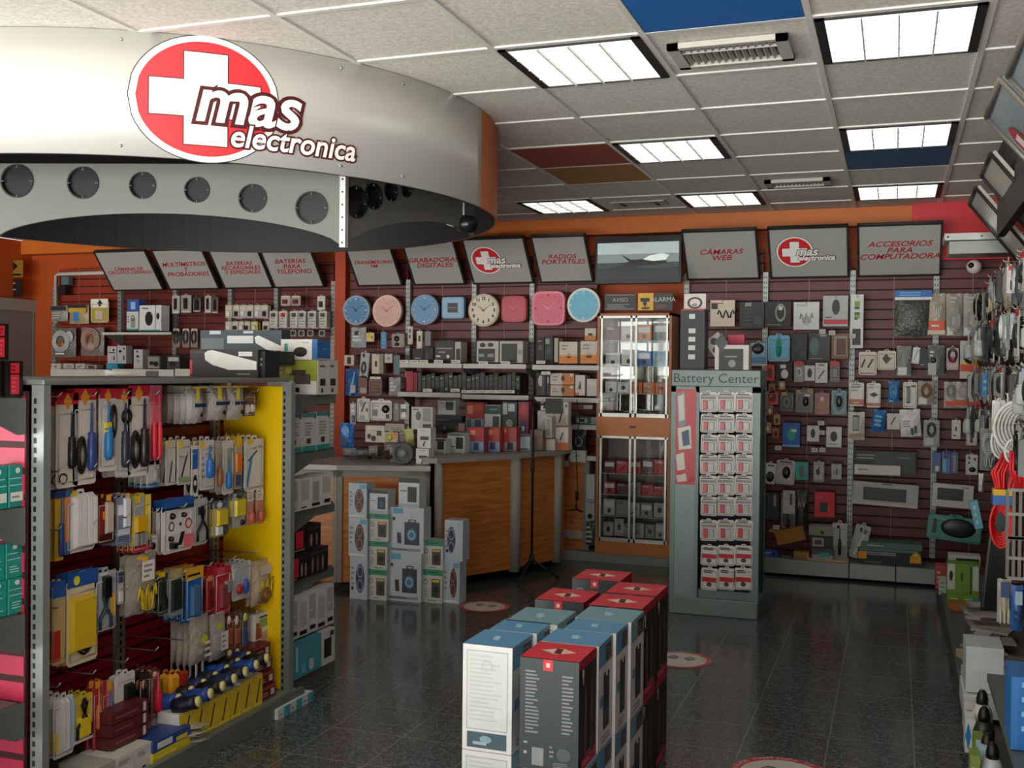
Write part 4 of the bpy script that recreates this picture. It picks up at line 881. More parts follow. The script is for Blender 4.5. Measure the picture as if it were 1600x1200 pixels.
# small keyring-like packs and price tags around them
for k, (x, y, c) in enumerate([(1203, 640, 'n'), (1214, 655, 'q'), (1200, 668, 'q'), (1212, 676, 'n'), (1222, 600, 'q'), (1206, 607, 'n')]):
    item('card', 'Y', WALLY, x - 5, y - 9, x + 5, y + 9, c, 'E25,15,75,60,' + ('m' if k % 2 else 'e'), f'tiny tan keyring pack, {ORD[k]} of the cluster beside the battery stand', 'keyring_pack', 'keyring', d=.02, group='tiny keyring packs')
TG = [(1216, 700), (1283, 661), (1284, 676), (1273, 703), (1285, 703), (1300, 520), (1285, 518), (1213, 824), (1252, 790), (1332, 525)]
for k, (x, y) in enumerate(TG):
    item('box', 'Y', 8.38, x - 5, y - 3.5, x + 5, y + 3.5, 'c8c8c0', 'l20,30,80,70,g,1', 'small white price ticket on a hook end, right part of the back wall', 'price_ticket', 'price tag', d=.004, group='price tickets on the right part of the wall')
B_ = [
('box', 1069, 459, 1103, 484, 'e0d8d0', 'C15,6,85,80,k;e35,20,60,40,g', 'cream box with a looped black cable on top of the tall black box', 'cable_box', 'box', dict(at=6.8)),
('box', 1063, 483, 1101, 574, '2c3438', 'r36,84,60,92,w;r34,60,62,68,w;r34,46,62,54,w;r34,32,62,40,w;r34,17,62,25,w;r4,98,96,100,r', 'tall black box with a column of five white squares on the battery stand', 'tall_black_box', 'box', dict(at=6.75, d=.14, snap=1.547)),
('box', 1117, 539, 1170, 578, 'd8d6d0', 'r12,0,84,84,k;p0,70,38,150,d;e40,10,62,40,g;r30,50,66,56,g', 'white framed window box on top of the battery stand', 'window_box', 'box', dict(at=6.72, d=.14, snap=1.547)),
('box', 1138, 523, 1163, 541, 'c83a60', '', 'small pink box peeking above the white framed window box', 'pink_box', 'box', dict(at=6.95)),
('box', 1114, 521, 1142, 549, 'b8b8b0', 'e10,10,45,45,k;e50,10,90,50,k;e30,50,70,90,k', 'grey and black spotted carton leaning behind the window box', 'spotted_carton', 'box', dict(at=6.9, rot=-38)),
('card', 1172, 533, 1199, 571, '8ab0cc', 'E10,46,80,92,i;r10,10,90,34,5890c0;r0,0,100,6,w', 'pale blue blister with a black headset beside the cyan pack', 'headset_pack', 'blister pack'),
('box', 1110, 469, 1148, 510, 'e0d4c0', 'U30,30,98,62,k;r4,66,30,90,k;l10,84,90,92,r,1;e80,32,88,42,k', 'cream carton with a curved cable picture, high on the wall', 'cable_carton', 'box'),
('box', 1156, 472, 1194, 513, 'i', 'l20,10,52,80,d,5;r22,84,48,98,g;r60,14,92,46,d', 'black carton with rows of fine print between the cream carton and the upright', 'dark_carton', 'box'),
]
table('Y', WALLY, B_, 'stock above the battery stand')
# low stock on the back deck
DZ = .132
D_ = [
('box', 1194, 862, 1215, 886, '2c5cb8', 'r10,60,50,90,s;e50,40,90,80,u', 'blue wrapped pack at the left end of the back deck', 'blue_pack', 'pack'),
('box', 1216, 868, 1238, 886, 'd', 'o30,20,80,90,g', 'dark grey pack between the blue pack and the open tan carton', 'dark_pack', 'pack'),
('box', 1240, 863, 1264, 886, 'b0864c', 'r10,10,84,84,9c7440', 'small tan cardboard carton standing on the back deck', 'cardboard_carton', 'box'),
('box', 1262, 882, 1326, 891, 'c8a878', '', 'flat tan board lying on the edge of the back deck', 'flat_board', 'board', dict(at=8.22, d=.2)),
('box', 1268, 858, 1303, 882, '4a5456', 'r5,8,95,50,9aa4b4;r40,30,80,70,2cb09c', 'grey and teal electronic pack at the bottom of the heap', 'electronics_pack', 'pack'),
('box', 1266, 838, 1301, 858, '30302e', 'r10,20,60,86,b0a898;r20,34,52,70,d;r76,30,96,90,i', 'dark window carton above the grey and teal pack', 'window_carton', 'box', dict(snap=None)),
('box', 1264, 822, 1300, 837, '8f9488', 'r30,10,70,60,v;r50,14,66,50,k', 'pale grey carton with a green mark, topmost of the heap', 'grey_carton', 'box', dict(snap=None)),
('card', 1300, 813, 1324, 880, 'b4bab4', 'r8,4,92,38,8a9a8c;T40,14,62,84,k;E30,80,50,88,k', 'tall pale blister with a small black antenna leaning on the deck', 'antenna_pack', 'blister pack', dict(at=8.3)),
('card', 1326, 815, 1350, 872, 'a8b0ac', 'd25,8,70,66,w;e30,72,50,86,k;r60,70,80,82,a', 'second pale blister tilted right, beside the antenna pack', 'antenna_pack', 'blister pack', dict(at=8.3, rot=12, snap=None)),
('box', 1340, 858, 1440, 897, '181a18', 'r2,82,96,98,5a8078;r4,70,60,76,s;r4,58,60,64,s;R1,30,14,78,e0a010;R82,20,99,66,e0a010;p84,60,98,86,e8c820;l10,6,60,16,g,1', 'long black carton with yellow corners on the back deck', 'long_carton', 'box', dict(d=.16)),
('box', 1346, 849, 1441, 858, '55786e', 'l10,30,40,60,w,1', 'thin green grey carton lying on top of the long black and yellow one', 'flat_carton', 'box', dict(snap=None, d=.2)),
]
table('Y', 8.26, D_, 'stock on the back wall base deck', d=.12, snap=DZ)
# tilted open carton
loc = hit(1237, 866, 'Y', 8.26); t = empty('open_carton', (loc.x, 8.3, .245), 0, 'open tan cardboard carton tilted on top of the small packs', 'box')
m = MB(); CB = M('a8742e', .7); m.box(-.11, 0, 0, .11, .14, .1, CB); m.build('body', t); MB().prism([(-.11, 0, .1), (-.11, .14, .1), (-.15, .16, .12), (-.15, .0, .12)], (0, 0, .004), M('b88440', .7)).build('flap', t); MB().box(.104, -.001, .0, .112, .02, .1, DARK).build('opening', t); t.rotation_euler[1] = math.radians(-16)

# ------------------------------------------------------------------ middle wall
E_ = [
('bag', 549, 512, 572, 543, 'a8b0b4', 'l20,30,80,80,w,3;e30,60,60,84,k', 'white and grey bagged part under the first blue clock', 'parts_bag', 'bag'),
('card', 572, 519, 585, 534, 'd8d0a0', 'r5,40,60,95,y;r60,30,80,60,o', 'small yellow and white card under the pink clock', 'small_card', 'blister pack'),
('card', 595, 517, 604, 545, '3a88c0', 'l20,20,80,80,c,3', 'narrow bright blue pack under the pink clock', 'narrow_pack', 'blister pack'),
('card', 612, 520, 632, 543, '9a8888', 'E20,40,60,80,k;E25,10,60,34,k', 'dull pink card with two dark plugs', 'plug_pack', 'blister pack'),
('card', 637, 508, 645, 538, 'c8c0b0', 'r30,60,60,80,d;r30,30,60,50,d', 'slim cream card beside the slotted upright', 'slim_pack', 'blister pack'),
('card', 651, 515, 660, 546, 'c8ccb4', 'r30,40,70,70,d', 'slim pale green card, second of the slim ones', 'slim_pack', 'blister pack'),
('card', 664, 516, 673, 540, '70706c', '', 'slim grey card, third of the slim ones', 'slim_pack', 'blister pack'),
('box', 538, 555, 553, 571, 'd0c0b4', 'r30,14,70,80,k', 'small pale box with a dark window at the left edge', 'window_box', 'box'),
('card', 561, 548, 575, 590, 'b0b4b4', 'C20,14,70,60,d;e20,74,50,90,k', 'grey white coil pack, second row of the left hooks', 'coil_pack', 'blister pack', dict(rot=5)),
('box', 581, 553, 599, 584, 'd4ccb8', 'R28,36,46,64,k;r64,0,100,100,8f8874', 'cream carton with a black switch picture', 'switch_carton', 'box'),
('box', 601, 553, 613, 567, 'c8c4bc', 'e30,30,70,70,g', 'small square cream box right of the switch carton', 'small_box', 'box'),
('card', 615, 553, 625, 585, '3e6a74', '', 'narrow dark teal pack beside the shelf end', 'narrow_pack', 'blister pack'),
('bag', 540, 577, 560, 618, '2a5a9c', 'd40,0,90,90,c;r50,10,90,40,9ab', 'blue bag slumped at the left edge of the middle wall', 'blue_bag', 'bag'),
('card', 560, 586, 574, 616, '6a4034', 'r20,6,90,34,b0a098', 'brown red pack next to the blue bag', 'brown_pack', 'blister pack'),
('card', 576, 588, 597, 618, '4a1c1c', 'r10,86,90,98,w;l20,20,80,70,n,3', 'dark red pack with a white header', 'dark_red_pack', 'blister pack'),
('bag', 608, 590, 626, 618, 'a8b0b0', 'l20,20,80,80,w,3', 'crumpled clear bag left of the lower shelf', 'clear_bag', 'bag'),
]
for r in E_:
    if '9ab' in r[6]: E_[E_.index(r)] = r[:6] + (r[6].replace('9ab', 's'),) + r[7:]
table('Y', 8.38, E_, 'hanging stock on the left part of the middle wall', d=.04)
z1, z2, z3 = hit(770, 568, 'Y', 8.2).z, hit(770, 616, 'Y', 8.2).z, 0
F_ = [
('box', 679, 533, 710, 566, 'k', 'r4,4,96,96,1a1d1a;r10,62,90,68,g;r8,24,30,32,w;r62,20,76,34,w;l20,40,80,56,g,1', 'black device box with white marks, left one on the upper shelf', 'device_box', 'box'),
('box', 711, 534, 720, 566, 'b8b8ac', 'R20,4,90,66,k', 'narrow grey framed box between the black boxes', 'device_box', 'box'),
('box', 745, 533, 779, 566, 'c4c4ba', 'R8,4,84,64,k;e14,70,40,92,k;e50,72,78,92,k;r10,24,34,40,g;r50,24,78,40,g', 'grey framed window box with two round knobs, upper shelf', 'device_box', 'box'),
('box', 781, 533, 817, 567, 'bcbcb0', 'R8,4,76,88,161c16;r80,40,96,60,g', 'grey framed window box with a large dark device, upper shelf', 'device_box', 'box'),
('box', 645, 545, 662, 566, 'k', 'l20,20,80,40,g,1', 'low black gadget at the left end of the upper shelf', 'black_gadget', 'device'),
('box', 663, 543, 677, 566, 'k', 'r20,20,40,60,d', 'second low black gadget on the upper shelf', 'black_gadget', 'device'),
('box', 838, 527, 850, 567, 'k', 'r30,50,80,70,d;l20,80,90,90,g,1', 'tall black gadget on the right upper shelf', 'black_gadget', 'device'),
('box', 851, 525, 864, 567, '1c1e1c', 'e20,30,80,60,d;r10,70,60,90,g', 'black tripod holder next to the orange cartons', 'black_gadget', 'device'),
('box', 866, 528, 872, 566, 'b0a89c', '', 'slim cream box edge left of the orange cartons', 'slim_box', 'box'),
('box', 874, 534, 902, 568, 'd4ccc0', 'r0,0,100,34,d88028;p36,22,70,46,3a1810;l14,60,60,90,g,2;r0,34,100,40,e0a868', 'white carton with orange foot, left one on the right upper shelf', 'camera_carton', 'box'),
('box', 907, 533, 934, 568, 'd0c8bc', 'r0,0,100,36,d88028;E32,24,68,44,k;l14,60,60,90,g,2;r0,36,100,42,e0a868', 'white carton with orange foot, right one on the right upper shelf', 'camera_carton', 'box'),
('box', 914, 513, 931, 532, 'd0c8b8', 'r0,0,100,40,c87828;r30,40,70,60,k', 'small orange footed carton on top of the right camera carton', 'camera_carton', 'box', dict(snap=None)),
]
table('Y', 8.28, F_, 'stock on the upper wall shelves', d=.14, snap=None)
H_ = [
('box', 635, 580, 645, 612, 'b01c34', '', 'bright red slim box standing on the lower shelf', 'slim_box', 'box'), ('box', 646, 582, 652, 612, '801424', '', 'darker red slim box next to the bright red one', 'slim_box', 'box')]
cs = ['1c2624', '182220', '242c2c', '141816', '202a28', '10100f', '222a26', '0f1311', '1c1e22', '1a2422', '262e2a', '121412', '1c2820', '24242a', '161a1e', '20242a', '14201c', '1a1a1c', '222422', '181c20', '101414', '202022', '1a1e1a']
x = 653
for k, c in enumerate(cs):
    wd = 6 + (k * 7) % 3; 
    if x + wd > 818: break
    H_.append(('box', x, 582 + (k * 5) % 7, x + wd - .6, 612 + (3 if x > 722 else 0), c, random.choice(['r20,30,80,60,d;l20,70,80,90,g,1', 'l20,10,80,90,d,3', 'e20,60,80,86,d;r20,10,80,20,g', 'r40,10,70,80,g' if k in (4, 15) else 'r20,10,80,90,i']), f'slim dark upright box, {["first", "second", "third", "fourth", "fifth", "sixth", "seventh", "eighth", "ninth", "tenth", "eleventh", "twelfth", "thirteenth", "fourteenth", "fifteenth", "sixteenth", "seventeenth", "eighteenth", "nineteenth", "twentieth", "twenty-first", "twenty-second", "twenty-third"][k]} from the red boxes on the lower shelf', 'slim_box', 'box'))
    x += wd
H_ += [
('box', 838, 583, 853, 618, '1e2422', 'e20,40,70,90,s;r60,10,80,90,d', 'black boxed cable, left one on the right lower shelf', 'dark_box', 'box'), ('box', 854, 586, 859, 618, 'i', 'r20,60,80,90,g', 'narrow dark box next to the flat orange cartons', 'dark_box', 'box'),
('box', 860, 583, 897, 601, 'd0c8bc', 'r50,0,100,100,d07c2c;E46,30,62,80,k;l8,30,40,80,g,2;r84,70,96,96,w', 'upper flat white and orange carton on the right lower shelf', 'flat_carton', 'box', dict(snap=None)), ('box', 860, 602, 897, 619, 'c8c0b4', 'r50,0,100,100,c07024;E46,30,62,80,k;l8,30,40,80,g,2;r84,70,96,96,w', 'lower flat white and orange carton on the right lower shelf', 'flat_carton', 'box'),
('box', 899, 586, 914, 618, 'd8d4cc', 'r40,30,58,66,k;r0,0,40,14,o;d20,30,60,70,g', 'white upright carton beside the flat orange cartons', 'white_carton', 'box'), ('box', 917, 592, 934, 619, 'ccccc8', 'r10,60,90,84,w', 'white carton at the right end of the lower shelf', 'white_carton', 'box'),
]
table('Y', 8.28, H_, 'stock on the lower wall shelves', d=.16)
TGS = [(632, 565), (647, 565), (662, 565), (685, 565), (712, 565), (755, 567), (790, 567), (845, 566), (668, 610), (711, 610), (728, 612), (742, 612), (756, 612), (770, 612), (784, 612), (797, 612), (853, 583)]
for k, (x, y) in enumerate(TGS):
    item('box', 'Y', 8.19, x - 7, y - 2.4, x + 7, y + 2.4, 'dcdcd0', 'l15,20,85,80,g,1', 'white price tag clipped to the front edge of the wall shelves', 'price_ticket', 'price tag', d=.004, group='price tags along the wall shelves')
# ---- on and above the counter
J_ = [
('card', 547, 628, 556, 663, '98a0a8', 'R30,8,80,40,k;l20,50,80,90,w,2', 'narrow pale pack left of the board shaped packs, upper counter row', 'narrow_pack', 'blister pack'),
('card', 558, 620, 578, 659, 'b8b8ac', 'e20,60,50,90,g;d30,40,70,80,k;r20,8,60,26,8aa088;e70,40,84,56,d', 'grey white board pack with a green label, above the counter', 'board_pack', 'blister pack'),
('card', 579, 623, 612, 657, 'c0bcb8', 'E54,34,90,72,k;r10,20,34,50,6a7088;r74,10,88,30,k;l8,60,44,84,g,2', 'wide white pack with dark round parts, above the counter', 'board_pack', 'blister pack'),
('card', 615, 628, 624, 658, '50544e', 'r20,60,80,90,g', 'narrow dark pack in the upper counter row', 'narrow_pack', 'blister pack'),
('card', 625, 630, 638, 655, 'a0a098', 'r10,30,80,80,d;r14,66,76,90,w;r20,10,70,44,w', 'grey pack with white squares in the upper counter row', 'board_pack', 'blister pack'),
('box', 643, 636, 676, 671, 'c0c4bc', 'R54,36,94,94,8a8e86;r54,6,94,24,k;E20,40,46,80,4a5a4c;l8,84,44,94,k,1', 'white carton with a grey panel leaning above the small camera boxes', 'device_carton', 'box'),
('box', 571, 665, 601, 691, 'c8c4b8', 'e10,20,30,50,k;E30,6,56,40,k;r60,40,84,70,k;l10,76,80,90,w,1', 'white carton with black parts on the lower counter', 'parts_carton', 'box'),
('card', 601, 674, 622, 693, 'b0aa90', 'E14,20,60,80,c8c83c;r56,40,84,92,e08830', 'pack with a yellow green disc and orange square', 'disc_pack', 'blister pack'),
('box', 602, 662, 632, 674, 'a09c90', 'r30,10,90,50,8a867a', 'flat cream carton above the yellow disc pack', 'flat_carton', 'box'),
('card', 624, 672, 632, 698, '6a5858', 'l20,20,80,80,m,3', 'narrow dull pack right of the yellow disc pack', 'narrow_pack', 'blister pack'),
('card', 634, 668, 648, 697, 'a8a83c', 'd10,10,70,80,c8c850', 'olive yellow triangular pack beside the camera boxes', 'yellow_pack', 'blister pack', dict(rot=-6)),
('bag', 532, 661, 553, 700, '2470c0', 'e20,50,80,90,5aa0e0;r10,10,60,40,u', 'bright blue bag at the left end of the counter', 'blue_bag', 'bag'),
]
table('Y', 7.2, J_, 'stock on the lower counter', d=.05)
K_ = [
('box', 650, 701, 670, 733, 'd0d4d0', 'R24,38,84,56,k;d40,6,64,30,k;l20,84,80,92,g,1', 'small white camera box standing at the counter end, lowest of the column', 'camera_box', 'box', dict(at=6.75, snap=.867)),
('box', 652, 669, 673, 700, 'd4d8d4', 'R24,40,86,58,k;d40,8,64,34,k;l20,84,80,92,g,1', 'small white camera box above the lowest one at the counter end', 'camera_box', 'box', dict(at=6.8)),
]
table('Y', 6.8, K_, 'white camera boxes', d=.09)
L_ = [
('box', 674, 686, 696, 714, 'ccd4d0', 'R44,30,90,86,2a3230;r8,4,90,22,a8b4c0;r0,88,100,100,3a423e', 'white radio carton, first on the taller counter from the left', 'radio_carton', 'box'),
('box', 699, 677, 726, 713, 'ccd4d0', 'R50,22,92,80,2a2c24;r6,30,46,36,a;r6,4,46,24,b8c4d0;r0,86,100,100,5a7a68', 'taller white radio carton with a dark radio picture, second on the counter', 'radio_carton', 'box'),
('box', 730, 668, 756, 711, 'a8424a', 'r0,0,100,44,8aa0c0;R40,10,70,40,1a3460;r6,60,94,96,b83030;r20,70,50,90,d8a880;l10,86,90,98,r,1', 'red and blue carton, first of three on the counter', 'red_blue_carton', 'box'),
('box', 757, 668, 781, 711, 'b04030', 'r0,0,100,42,7e98c0;R36,10,72,40,16305c;r6,60,94,96,b44028;p20,66,60,94,e0a070', 'red and blue carton, second of three on the counter', 'red_blue_carton', 'box'),
('box', 782, 668, 807, 711, 'a8382e', 'r0,0,100,40,8a8a90;R44,8,80,38,k;r6,50,40,90,b8202a;r44,56,94,94,a04028;p16,74,40,98,d8a088', 'red carton with a black device, third of three on the counter', 'red_blue_carton', 'box'),
('box', 808, 680, 828, 710, 'b0bcc4', 'R46,30,90,88,98a8b0;r10,6,90,20,a;r0,90,100,100,2a3038', 'pale blue grey carton right of the red cartons', 'pale_carton', 'box'),
('box', 828, 672, 848, 709, '7a6454', 'l20,20,70,80,n,2', 'brown carton behind the thin black stand', 'brown_carton', 'box'),
('box', 852, 686, 867, 707, 'c8c0b0', '', 'cream carton foot beside the orange footed phone cartons', 'cream_carton', 'box'),
('box', 868, 668, 888, 706, 'd0c8bc', 'r0,0,100,34,c8642c;d24,38,66,82,k;r20,36,74,88,c0b8ac;d30,42,64,78,k', 'lower white carton with a tilted black phone and orange foot', 'phone_carton', 'box'),
('box', 852, 652, 862, 684, 'b8bcb0', 'r20,10,80,90,8a9484', 'narrow pale carton left of the phone cartons', 'narrow_carton', 'box', dict(snap=None)),
]
for k, r in enumerate(L_):
    o = dict(r[10]) if len(r) > 10 else {}; xm = (r[1] + r[3]) / 2
    o.setdefault('at', 6.98 + max(0, (xm - 674)) / 214 * .85 - (.03 if xm < 700 else 0)); o.setdefault('snap', .922); L_[k] = r[:10] + (o,)
table('Y', 7.3, L_, 'cartons on the taller counter', d=.1)
N_ = [
('box', 684, 624, 712, 648, 'b8c0c0', 'R46,30,88,84,2c3a34;r10,6,94,30,c0ccd8;l10,70,40,86,g,1;r4,92,96,100,d', 'white radio carton tilted on the row behind, above the dark cluttered parts', 'radio_carton', 'box'),
('box', 678, 650, 722, 660, '24384c', 'l10,20,60,60,a,1', 'dark blue flat carton in the cluttered back row', 'flat_carton', 'box'),
('bag', 678, 659, 712, 676, '3a4244', 'e40,30,60,60,s;C10,10,50,80,d', 'dark tangle of boxed parts in the back row', 'parts_bag', 'bag'),
('box', 716, 662, 726, 674, 'c0a8a4', '', 'small pale pink box in the cluttered back row', 'small_box', 'box'),
('box', 728, 629, 756, 669, 'a03830', 'r0,0,100,46,7a8ca8;R50,6,84,42,122850;r6,4,30,44,3a5a50;r10,62,40,90,c88860;r44,74,90,94,b84c28', 'red and blue carton, left one of the back row', 'red_blue_carton', 'box'),
('box', 757, 633, 782, 669, 'c0c8c8', 'R52,14,92,60,24302c;r6,4,92,16,a8b8cc;r0,68,100,98,3a4a4e;l30,78,90,92,t,1', 'white radio carton in the middle of the back row', 'radio_carton', 'box'),
('box', 785, 628, 808, 668, '2c3838', 'e20,10,80,50,k;r40,70,84,94,b8c8c8;e24,20,72,46,g;r4,60,34,96,s', 'dark carton with a pale label, back row', 'dark_carton', 'box'),
('box', 810, 628, 826, 667, '8a3848', 'r20,4,80,40,1c3470;r40,10,60,24,w;p10,50,90,98,b82c40', 'narrow red and navy carton at the end of the back row', 'red_blue_carton', 'box'),
('box', 845, 629, 866, 641, 'd0d0c8', 'r20,20,40,80,k;r60,20,80,80,k', 'flat white carton with black icons behind the thin stand', 'flat_carton', 'box'),
('box', 840, 642, 866, 670, 'b4b8b4', 'o20,10,70,80,d0d0cc', 'pale carton behind the curved black arm', 'pale_carton', 'box'),
('box', 867, 628, 888, 665, 'd0c8bc', 'r0,0,100,28,c8582c;r20,34,78,82,b8b0a4;d28,38,66,78,k;r78,84,90,92,k', 'upper white carton with a tilted black phone and orange foot', 'phone_carton', 'box'),
]
za = hit(700, 674, 'Y', 7.95).z
for k, r in enumerate(N_):
    if 664 < r[4] < 671: N_[k] = r[:10] + (dict(snap=za - .002),)
table('Y', 7.95, N_, 'cartons in the row behind the counter', d=.08)
t_ = empty('riser_shelf', (0, 0, 0), 0, 'dark stepped riser carrying the second row of cartons behind the taller counter', 'riser')
za, zb_ = hit(700, 674, 'Y', 7.95).z, 0; MB().box(-3.3, 7.94, za - .02, -2.42, 8.1, za - .002, M('a', .5)).build('riser_board', t_); MB().box(-3.28, 8.06, .92, -2.44, 8.1, za - .02, DARK).build('riser_back', t_)
# odds and ends on the lower counter
p = hit(628, 722, 'Y', 6.75); t = empty('tape_dispenser', (p.x, 6.75, .866), 0, 'grey round coil device on the lower counter beside the white camera boxes', 'device'); m = MB(); m.lathe([(.03, 0), (.075, 0), (.075, .09), (.055, .09), (.055, .075), (.001, .075)], (0, .05, .075), (.25, -1, 0), M('4a5250', .5), 20, False); m.cyl((.018, -.022, .075), (.25, -1, 0), .03, .012, M('8a8e8a', .4), 14); m.build('drum', t); MB().box(-.09, 0, 0, .02, .1, .03, M('5a625c', .5)).build('foot', t)
p = hit(586, 716, 'Y', 6.85); t = empty('cable_tangle', (p.x, 6.85, .866), 0, 'black looped cable lying across the lower counter', 'cable'); MB().tube([(-.13 + .02 * k, .03 * math.sin(k * 1.7), .02 + .02 * abs(math.sin(k * .8))) for k in range(14)], .012, M('2a2c2a', .5), 6).build('cable', t)
for k, (x0, y0, x1, y1, c) in enumerate([(536, 700, 556, 712, '566468'), (556, 703, 575, 712, '3a4a50'), (576, 697, 590, 712, '70706a'), (609, 700, 622, 718, '8a847c'), (600, 692, 620, 704, '5a4844')]):
    item('box', 'Y', 6.95, x0, y0, x1, y1, c, 'l20,20,80,80,g,2', f'small dull pack, {ORD[k]} from the left among the clutter on the lower counter', 'dull_pack', 'pack', d=.08, group='clutter on the lower counter')
S3 = [('box', 899, 651, 922, 663, '3c4c50', 'r10,20,80,80,9ab4bc;R24,30,64,70,k', 'small carton with a dark device on the short shelf', 'small_carton', 'box'), ('box', 923, 652, 932, 663, '8a9494', 'e10,10,90,90,g', 'round grey ended pack on the short shelf', 'small_pack', 'pack'), ('box', 891, 632, 926, 640, '8a4038', 'r60,20,100,90,s', 'dull red flat pack above the short shelf', 'flat_pack', 'pack'),
('bag', 896, 672, 916, 704, '2e3232', 'o20,20,80,70,g', 'dark bagged part under the short shelf', 'dark_bag', 'bag'), ('box', 891, 704, 915, 722, 'c8ccc8', 'R30,50,60,56,k;l70,20,74,80,g,1', 'white pack below the short shelf, beside the counter end', 'white_pack', 'box', dict(at=8.2)),
('box', 916, 741, 929, 784, 'c0c8c4', 'r10,4,90,10,g', 'tall white carton standing in the gap left of the glass cabinet', 'slim_carton', 'box'), ('box', 915, 785, 929, 814, 'a8b4b0', 'E20,10,80,40,k', 'pale carton with a dark oval below the tall white one', 'slim_carton', 'box'), ('bag', 916, 816, 930, 852, '4a5250', 'l10,10,90,90,s,4', 'grey wrapped bundle at the foot of the gap', 'wrapped_bundle', 'bundle'),
('box', 875, 720, 889, 729, 'd8d4cc', '', 'small white ticket above the orange panel', 'white_ticket', 'ticket')]
table('Y', 8.27, S3, 'odds and ends beside the cabinet', d=.05)
# thin black microphone stand
p = Vector((-2.47, 7.36, 0)); z_t = hit(846, 633, 'Y', 7.36).z; t = empty('microphone_stand', p, 0, 'thin black floor stand with tripod feet and bent arm in front of the counter', 'stand')
x_ = hit(832, 760, 'Y', 7.36).x - p.x
MB().tube([(x_ - .0, 0, .14), (x_, 0, 1.18), (x_ + .01, 0, 1.32), (x_ + .05, 0, z_t), (x_ + .14, 0, z_t + .03)], .009, DARK, 8).build('pole', t); MB().cyl((x_, 0, .78), (0, 0, 1), .014, .08, DARK, 10).build('clutch', t); MB().cyl((x_, 0, .1), (0, 0, 1), .02, .08, DARK, 10).build('hub', t)
for a in (-100, 20, 140): a = math.radians(a); MB().tube([(x_, 0, .15), (x_ + .2 * math.cos(a), .2 * math.sin(a), .01)], .008, DARK, 6).build('leg', t)
MB().box(x_ + .1, -.02, z_t - .06, x_ + .22, .03, z_t + .05, DARK).build('holder', t)
m = MB(); q = hit(900, 720, 'Y', 8.1); m.tube([(q.x, 8.1, 1.3), (q.x + .03, 8.08, 1.15), (q.x + .0, 8.1, .9), (q.x + .01, 8.12, .6), (q.x + .0, 8.12, .42)], .004, DARK, 6); m.cyl((q.x + .005, 8.12, .5), (0, 0, 1), .014, .07, DARK, 8)
for a in (200, 330, 90): m.tube([(q.x, 8.12, .43), (q.x + .06 * math.cos(math.radians(a)), 8.12, .43 + .04 * math.sin(math.radians(a)))], .008, DARK, 5)
tag(m.build('hanging_plug'), 'black hanging cable ending in a three pronged plug in front of the orange cabinet', 'cable')
# ------------------------------------------------------------------ left part of the back wall
LFT = [
('bag', 81, 478, 106, 502, '8a8c84', 'r6,70,94,96,i;l14,14,86,60,s,3', 'grey parts bag, leftmost of the top row near the door', 'parts_bag', 'bag'),
('bag', 109, 477, 139, 506, 'a89c78', 'r4,60,96,84,c8a038;r30,14,58,64,3a80b8;r4,86,96,100,i', 'yellow topped bag with a blue part, second of the top row', 'parts_bag', 'bag'),
('card', 142, 467, 170, 504, 'c0b498', 'r0,64,96,100,e8e8d8;p36,66,66,96,k;r4,6,96,60,b0a030;R30,10,76,52,c8bca8', 'yellow card with a bright white top, third of the top row', 'parts_pack', 'blister pack'),
('bag', 83, 513, 119, 558, '706e6a', 'C10,20,80,90,s;e60,50,96,90,s;l20,6,80,30,w,2;E30,30,60,60,n', 'bag of shiny silver and copper cable, left one of two', 'cable_bag', 'bag'),
('bag', 127, 512, 163, 556, '7c7670', 'C12,20,88,96,a89088;C26,30,74,80,n;E34,20,70,50,b09890', 'bag of pinkish coiled cable, right one of two', 'cable_bag', 'bag'),
]
table('Y', 8.42, LFT, 'hanging stock by the door')
zs = hit(120, 577, 'Y', 8.25).z; tz_ = GH + .02
